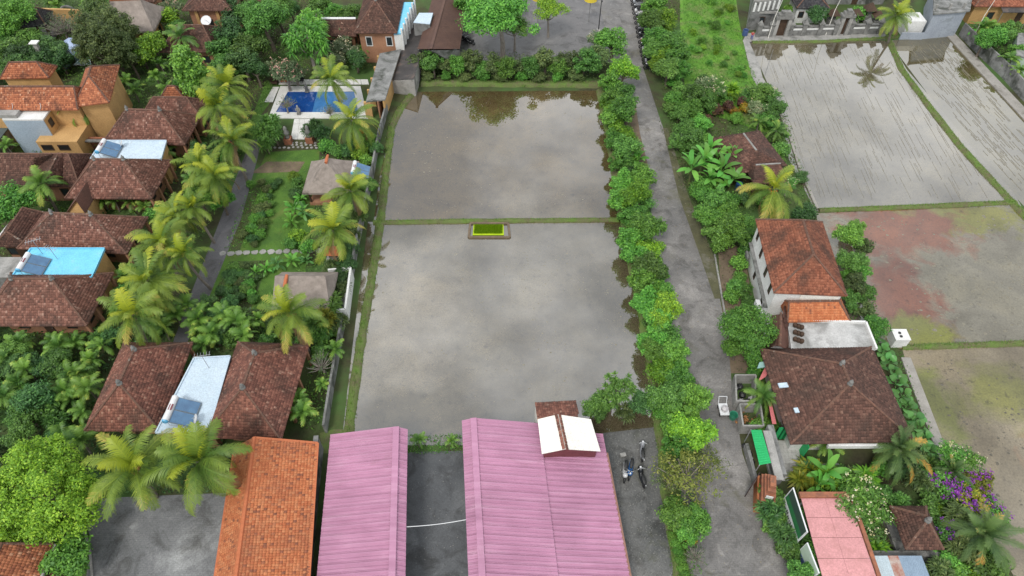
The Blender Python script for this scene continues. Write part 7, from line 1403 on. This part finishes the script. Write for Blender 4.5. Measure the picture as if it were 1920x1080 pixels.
fill(['hedge_c', 'bush_a', 'hedge_a', 'bush_c'], [(1128, 180), (1150, 175), (1175, 260), (1205, 400), (1232, 540), (1262, 690), (1282, 800), (1262, 820), (1238, 700), (1206, 540), (1176, 400), (1146, 260)], 44, (1.1, 1.7), 'under the hedge between plot and road', 'shrub', 'underwood of the roadside hedge', [F_bright, F_mid, F_bright, F_lime, F_dark], 'x', 21)
# ------------------------------------------------------------------ ground cover and grass
def inside(P, x, y):
    ok = np.zeros(len(x), bool); n = len(P); j = n - 1
    for i in range(n):
        xi, yi, xj, yj = P[i].x, P[i].y, P[j].x, P[j].y
        ok ^= ((yi > y) != (yj > y)) & (x < (xj - xi) * (y - yi) / ((yj - yi) or 1e-9) + xi); j = i
    return ok
def cover(name, px, dens, leaf, h, mat_, seed, asp=.55, label=None, holes=()):
    P = ats(px, 0); xs = [p.x for p in P]; ys = [p.y for p in P]; rng = np.random.RandomState(seed); n = int((max(xs) - min(xs)) * (max(ys) - min(ys)) * dens)
    x = rng.uniform(min(xs), max(xs), n); y = rng.uniform(min(ys), max(ys), n); ok = inside(P, x, y)
    for hq in holes: ok &= ~inside(ats(hq, 0), x, y)
    x, y = x[ok], y[ok]; k = .5 + .5 * np.sin(x * .9 + 1.7 * np.sin(y * .5)) * np.sin(y * 1.1 + x * .3); zz = rng.uniform(.04, 1, len(x)) * h * (.35 + .65 * k); C = np.stack([x, y, zz + .03], 1)
    v, f = leaf_quads(C, rng.normal(size=C.shape) * .7 + np.array([0, 0, .8]), leaf * rng.uniform(.6, 1.4, len(C)), asp, rng); o = link(name, fast_mesh(name, v, f), mat_, None, 'stuff'); o['label'] = label or 'low leafy ground cover'; o['category'] = 'ground cover'; return o
cover('ground_cover', [(-150, 640), (0, -50), (520, -50), (640, 30), (700, 130), (520, 150), (440, 330), (330, 560), (300, 640), (170, 640), (160, 800)], 9, .3, 1.1, F_mid, 61, label='leafy undergrowth between the villas and far gardens', holes=(HP,))
cover('ground_cover', [(-100, 620), (260, 610), (620, 560), (625, 650), (160, 820), (430, 830), (460, 925), (150, 930), (-100, 900)], 14, .3, 1.0, F_dark, 62, label='dark undergrowth around the red villas', holes=(HP,))
cover('ground_cover', [(575, 480), (600, 300), (650, 265), (712, 262), (690, 380), (660, 520), (622, 720), (600, 810), (560, 800), (590, 640), (470, 640), (500, 560)], 16, .26, .9, F_mid, 63, label='leafy undergrowth along the boundary wall')
cover('ground_cover', [(1130, 165), (1158, 160), (1185, 250), (1215, 400), (1240, 560), (1275, 720), (1295, 840), (1310, 1000), (1300, 1090), (1275, 1000), (1250, 830), (1225, 700), (1200, 560), (1160, 300)], 16, .24, .7, F_bright, 64, label='leafy undergrowth under the roadside hedge')
cover('ground_cover', [(1210, 0), (1275, 0), (1290, 140), (1420, 150), (1470, 200), (1500, 300), (1530, 400), (1410, 400), (1400, 470), (1345, 460), (1290, 360), (1250, 220)], 12, .26, .8, F_mid, 65, label='leafy undergrowth across the road')
cover('ground_cover', [(1470, 900), (1700, 860), (1760, 860), (1850, 980), (1920, 1110), (1740, 1110), (1740, 1030), (1620, 1030), (1590, 930), (1500, 930)], 12, .26, .6, F_olive, 66, label='leafy undergrowth in the bougainvillea garden')
cover('ground_cover', [(1580, 420), (1640, 560), (1660, 640), (1690, 660), (1760, 850), (1730, 850), (1640, 650), (1590, 600), (1575, 500)], 14, .24, .5, F_mid, 67, label='weeds along the paddy edge of the houses')
cover('ground_cover', [(770, 150), (780, 105), (1140, 100), (1150, 152)], 14, .26, 1.0, F_olive, 68, label='weeds under the hedge behind the plot')
cover('ground_cover', [(1800, 50), (1930, 50), (2000, 200), (1930, 180)], 10, .28, .7, F_bright, 69, label='weeds behind the concrete block wall')
cover('meadow_grass', [(1280, -20), (1370, -20), (1386, 40), (1400, 110), (1420, 150), (1300, 150), (1282, 100)], 26, .3, .35, leaf_mat('meadow_blade', (.16, .31, .04), (.08, .19, .025), (.28, .4, .09)), 70, .25, 'tall bright grass of the meadow')
cover('crop_rows', [(395, 575), (432, 492), (500, 490), (468, 575)], 16, .22, .35, F_mid, 71, label='leafy crop rows in the near bed'); cover('crop_rows', [(418, 468), (460, 368), (520, 330), (490, 380), (458, 468)], 16, .2, .3, F_bright, 72, label='leafy crop rows on the lawn')
cover('grass_tufts', [(380, 580), (420, 470), (500, 290), (600, 280), (575, 470), (480, 580)], 10, .16, .12, F_grass, 73, .3, 'short tufts on the lawn')
cover('grass_tufts', [(765, 852), (868, 850), (866, 815), (766, 815)], 60, .22, .25, F_bright, 74, .3, 'grass strip between the pink sheds')
cover('verge_weeds', [(1340, 440), (1400, 470), (1420, 640), (1400, 700), (1372, 700), (1355, 560)], 5, .2, .25, F_olive, 75, label='sparse weeds on the bare verge')
cover('gravel_stones', [(1135, 812), (1225, 805), (1250, 900), (1268, 1090), (1190, 1090)], 26, .11, .03, mat('pebble', (.3, .3, .28), (.12, .12, .11), 3, .9), 76, .8, 'loose grey gravel of the yard beside the pink shed')
cover('leaf_litter', [(1130, 100), (1190, 60), (1245, 230), (1290, 370), (1340, 480), (1365, 650), (1392, 850), (1480, 1080), (1310, 1080), (1285, 830), (1240, 560), (1200, 330)], 1.6, .13, .03, mat('litter', (.34, .3, .2), (.16, .12, .07), 2, .9), 77, .6, 'scattered dry leaves on the road')
cover('yard_litter', [(765, 860), (868, 860), (876, 1100), (765, 1100)], 2.5, .1, .03, mat('pebble', (.3, .3, .28)), 78, .7, 'pale grit on the asphalt between the pink sheds')
cover('verge_weeds', [(1232, 225), (1250, 225), (1300, 370), (1348, 478), (1362, 560), (1352, 560), (1332, 478), (1282, 370)], 16, .17, .3, F_olive, 81, label='weeds creeping over the east edge of the road')
cover('verge_weeds', [(1165, 170), (1178, 170), (1208, 330), (1228, 470), (1248, 600), (1275, 720), (1296, 830), (1318, 960), (1325, 1090), (1296, 1090), (1290, 960), (1270, 830), (1240, 700), (1215, 560), (1198, 400), (1180, 250)], 12, .17, .3, F_mid, 82, label='weeds creeping over the hedge side of the road')
cover('verge_weeds', [(1400, 880), (1415, 870), (1440, 950), (1500, 1090), (1482, 1090), (1425, 950)], 14, .16, .25, F_olive, 83, label='weeds at the foot of the sign board hedge')
V, F, b = [], [], 0
rng_ = np.random.RandomState(5)
for Q, wd, h in BUNDS:
    for a, c in zip(Q, Q[1:]):
        n = int((c - a).length * wd * 55); t_ = rng_.uniform(0, 1, n); d = (c - a).normalized(); nn = np.array([-d.y, d.x, 0]); s_ = rng_.uniform(-.5, .5, n)
        base_ = np.array(tuple(a)) + t_[:, None] * np.array(tuple(c - a)) + s_[:, None] * nn * wd; base_[:, 2] = h * np.clip(1.25 - 2.2 * np.abs(s_), .1, 1) - .04
        hh = rng_.uniform(.1, .34, n); an = rng_.uniform(0, 6.28, n); w_ = np.stack([np.cos(an), np.sin(an), np.zeros(n)], 1) * .035; tip = base_ + np.stack([rng_.normal(size=n) * .1, rng_.normal(size=n) * .1, hh], 1)
        v = np.stack([base_ - w_, base_ + w_, tip], 1).reshape(-1, 3); V.append(v); F.append(np.arange(len(v)).reshape(-1, 3) + b); b += len(v)
o = link('bund_grass', fast_mesh('bund_grass', np.concatenate(V), np.concatenate(F)), F_grass, None, 'stuff'); o['label'] = 'short grass on the earth bunds'; o['category'] = 'grass'
n = 9000; c0, c1 = at(889, 439), at(942, 423); x = rng_.uniform(c0.x, c1.x, n); y = rng_.uniform(c0.y, c1.y, n); B_ = np.stack([x, y, np.full(n, .03)], 1); an = rng_.uniform(0, 6.28, n); w_ = np.stack([np.cos(an), np.sin(an), 0 * an], 1) * .03; tip = B_ + np.stack([rng_.normal(size=n) * .06, rng_.normal(size=n) * .06, rng_.uniform(.15, .3, n)], 1)
v = np.stack([B_ - w_, B_ + w_, tip], 1).reshape(-1, 3); o = link('rice_seedlings', fast_mesh('rice_seedlings', v, np.arange(len(v)).reshape(-1, 3)), F_seed, None, 'stuff'); o['label'] = 'patch of bright yellow-green rice seedlings in the mud-rimmed seedbed'; o['category'] = 'seedlings'
M_pav = asphalt('yard_paving', (.17, .172, .175), (.11, .112, .115), (.34, .345, .34), True)
sheet('paved_yard', [(150, 1185), (445, 1185), (474, 922), (235, 932), (146, 938), (170, 1010)], .034, M_pav)
m = MB(); kp = ats([(175, 1090), (170, 1040), (162, 1005), (150, 975)], 0)
for a, c in zip(kp, kp[1:]): m.beam(a + Vector((0, 0, .08)), c + Vector((0, 0, .08)), .18, .18)
m.build('kerb', M_conc, kind='structure')

# ------------------------------------------------------------------ motorbikes
def make_bike():
    root = bpy.data.objects.new('motorbike', None); P = {}
    def mesh(nm, m, mt, smooth=True):
        me = bpy.data.meshes.new(nm); me.from_pydata([tuple(v) for v in m.v], [], m.f); me.materials.append(mt)
        if smooth: me.polygons.foreach_set('use_smooth', [True] * len(me.polygons))
        return me
    m = MB(); m.tube([(0, -.55, .42), (0, -.1, .32), (0, .28, .4), (0, .5, .78)], [.17, .22, .21, .17], 8); m.tube([(0, -.85, .72), (0, -.5, .66), (0, -.1, .6)], [.1, .18, .16], 8); m.tube([(0, .42, .5), (0, .56, .95)], [.26, .17], 8); P['body'] = mesh('bike_body', m, plain('bike_black', (.02, .022, .026), .3))
    m = MB(); m.tube([(0, -.82, .84), (0, -.4, .82), (0, .1, .76)], [.1, .14, .09], 8); m.v = [Vector((v.x * 1.15, v.y, .78 + (v.z - .78) * .5)) for v in m.v]; P['seat'] = mesh('bike_seat', m, plain('seat_black', (.025, .025, .025), .6))
    def wheel(y):
        m = MB(); n = 16; pts = [(0, y + .28 * math.cos(2 * math.pi * i / n), .3 + .28 * math.sin(2 * math.pi * i / n)) for i in range(n + 1)]; m.tube(pts, .075, 6, False); m.tube([(-.05, y, .3), (.05, y, .3)], .1, 8)
        for i in range(6): a = math.pi * i / 3; m.bar((0, y, .3), (0, y + .26 * math.cos(a), .3 + .26 * math.sin(a)), .014, 4)
        return mesh('bike_wheel', m, M_black)
    P['wheel'] = wheel(-.62); P['wheel2'] = wheel(.66)
    m = MB(); m.bar((0, .66, .3), (0, .5, .95), .05); m.tube([(-.34, .36, 1.05), (-.15, .48, 1.02), (.15, .48, 1.02), (.34, .36, 1.05)], .03, 6); P['handlebar'] = mesh('bike_bar', m, M_steel)
    m = MB(); m.ball((0, .62, .92), .1, 8, 5); P['headlight'] = mesh('bike_light', m, M_metalw)
    m = MB()
    for s in (-1, 1): m.bar((s * .28, .4, 1.05), (s * .34, .36, 1.25), .012); m.ball((s * .36, .36, 1.28), .055, 6, 4)
    P['mirror'] = mesh('bike_mirror', m, M_black); m = MB(); m.tube([(.14, -.85, .4), (.14, -.3, .34)], [.06, .04], 7); P['exhaust'] = mesh('bike_exhaust', m, M_steel); m = MB(); m.bar((.0, 0, .3), (-.25, .05, .02), .018); P['stand'] = mesh('bike_stand', m, M_steel)
    return P
BK = make_bike(); BC = [plain('bike_black', (.02,) * 3), plain('bike_grey', (.25, .26, .28), .3), plain('bike_blue', (.05, .16, .4), .3), plain('bike_white', (.65, .65, .65), .3), plain('bike_red', (.3, .03, .03), .3)]
def bike(p, ang, colr, label, group):
    o = thing('motorbike', label, 'motorbike', p, group); o.rotation_euler = (0, 0, ang); o.scale = (1.12, 1.12, 1.12)
    for nm, me in BK.items():
        c = bpy.data.objects.new('wheel' if nm == 'wheel2' else nm, me); col.objects.link(c); c.parent = o
        if nm == 'body': c.material_slots[0].link = 'OBJECT'; c.material_slots[0].material = colr
    return o
bike(at(1171, 888, .014), R(170), BC[3], 'white and black motorbike parked beside the blue one on the gravel', None); bike(at(1181, 884, .014), R(165), BC[2], 'blue motorbike parked beside the white one on the gravel', None); bike(at(1202, 898, .014), R(8), BC[0], 'black motorbike under the sparse tree with its tail to the road end', None); bike(at(1203, 850, .014), R(-6), BC[1], 'dark grey motorbike at the hedge end of the gravel yard', None)
lx = [(1190, 4), (1191, 12), (1193, 20), (1194, 28), (1196, 37), (1198, 46), (1200, 56), (1201, 64), (1202, 73), (1205, 84), (1206, 92), (1208, 100), (1210, 108), (1212, 116), (1213, 123), (1215, 131)]
for i, q in enumerate(lx): bike(at(*q, .022) + Vector((.3, 0, 0)), R(78 + RNG.uniform(-8, 8)), BC[(0, 1, 0, 3, 0, 0, 1, 0, 0, 4, 0, 3, 1, 0, 1, 0)[i]], ORD[i] + ' motorbike from the street end of the row under the roadside trees', 'motorbikes in the roadside row')
bike(at(880, 82, .014), R(60), BC[0], 'black motorbike parked outside the warehouse', 'motorbikes by the warehouse'); bike(at(874, 78, .014), R(62), BC[0], 'black motorbike parked outside the warehouse', 'motorbikes by the warehouse')
# ------------------------------------------------------------------ a person on the footpath
def skin(name, verts, edges, rad, mat_, parent, root=0):
    me = bpy.data.meshes.new(name); me.from_pydata(verts, edges, []); o = link(name, me, mat_, parent); md = o.modifiers.new('skin', 'SKIN'); md.use_smooth_shade = True
    for i, r_ in enumerate(rad): me.skin_vertices[0].data[i].radius = (r_, r_); me.skin_vertices[0].data[i].use_root = (i == root)
    s = o.modifiers.new('sub', 'SUBSURF'); s.levels = 1; s.render_levels = 2; return o
pp = at(1408, 76, .03); t = thing('person', 'person in a red top and blue trousers walking on the footpath corner', 'person', pp); t.rotation_euler = (0, 0, R(160))
bv = [(0, 0, .95), (0, 0, 1.15), (0, .01, 1.38), (0, .01, 1.5), (0, .02, 1.6), (0, .03, 1.68), (-.1, 0, .9), (-.11, .14, .5), (-.11, .06, .08), (-.11, .18, .05), (.1, 0, .9), (.11, -.08, .5), (.11, -.26, .1), (.11, -.16, .04), (-.19, 0, 1.38), (-.25, -.06, 1.12), (-.27, .05, .9), (-.27, .1, .82), (.19, 0, 1.38), (.25, .1, 1.13), (.26, .25, .95), (.26, .3, .9)]
be = [(0, 1), (1, 2), (2, 3), (3, 4), (4, 5), (0, 6), (6, 7), (7, 8), (8, 9), (0, 10), (10, 11), (11, 12), (12, 13), (2, 14), (14, 15), (15, 16), (16, 17), (2, 18), (18, 19), (19, 20), (20, 21)]
skin('body', bv, be, [.13, .12, .13, .055, .085, .09, .085, .055, .04, .035, .085, .055, .04, .035, .06, .042, .033, .03, .06, .042, .033, .03], plain('skin_tone', (.36, .2, .13), .6), t)
skin('shirt', [(0, 0, .93), (0, 0, 1.15), (0, .01, 1.4), (-.19, 0, 1.39), (-.24, -.05, 1.2), (.19, 0, 1.39), (.24, .08, 1.2)], [(0, 1), (1, 2), (2, 3), (3, 4), (2, 5), (5, 6)], [.155, .15, .15, .08, .06, .08, .06], plain('red_shirt', (.45, .04, .05), .8), t)
skin('trousers', [(0, 0, .97), (-.1, 0, .88), (-.11, .14, .5), (-.11, .07, .14), (.1, 0, .88), (.11, -.08, .5), (.11, -.25, .15)], [(0, 1), (1, 2), (2, 3), (0, 4), (4, 5), (5, 6)], [.15, .11, .075, .065, .11, .075, .065], plain('blue_trousers', (.12, .13, .32), .8), t)
m = MB(); m.ball((0, .0, 1.69), .105, 8, 6); 
o = link('hair', (lambda me: (me.from_pydata([tuple(v) for v in m.v if True], [], m.f), me)[1])(bpy.data.meshes.new('hair')), plain('hair_black', (.015, .012, .01), .6), t)
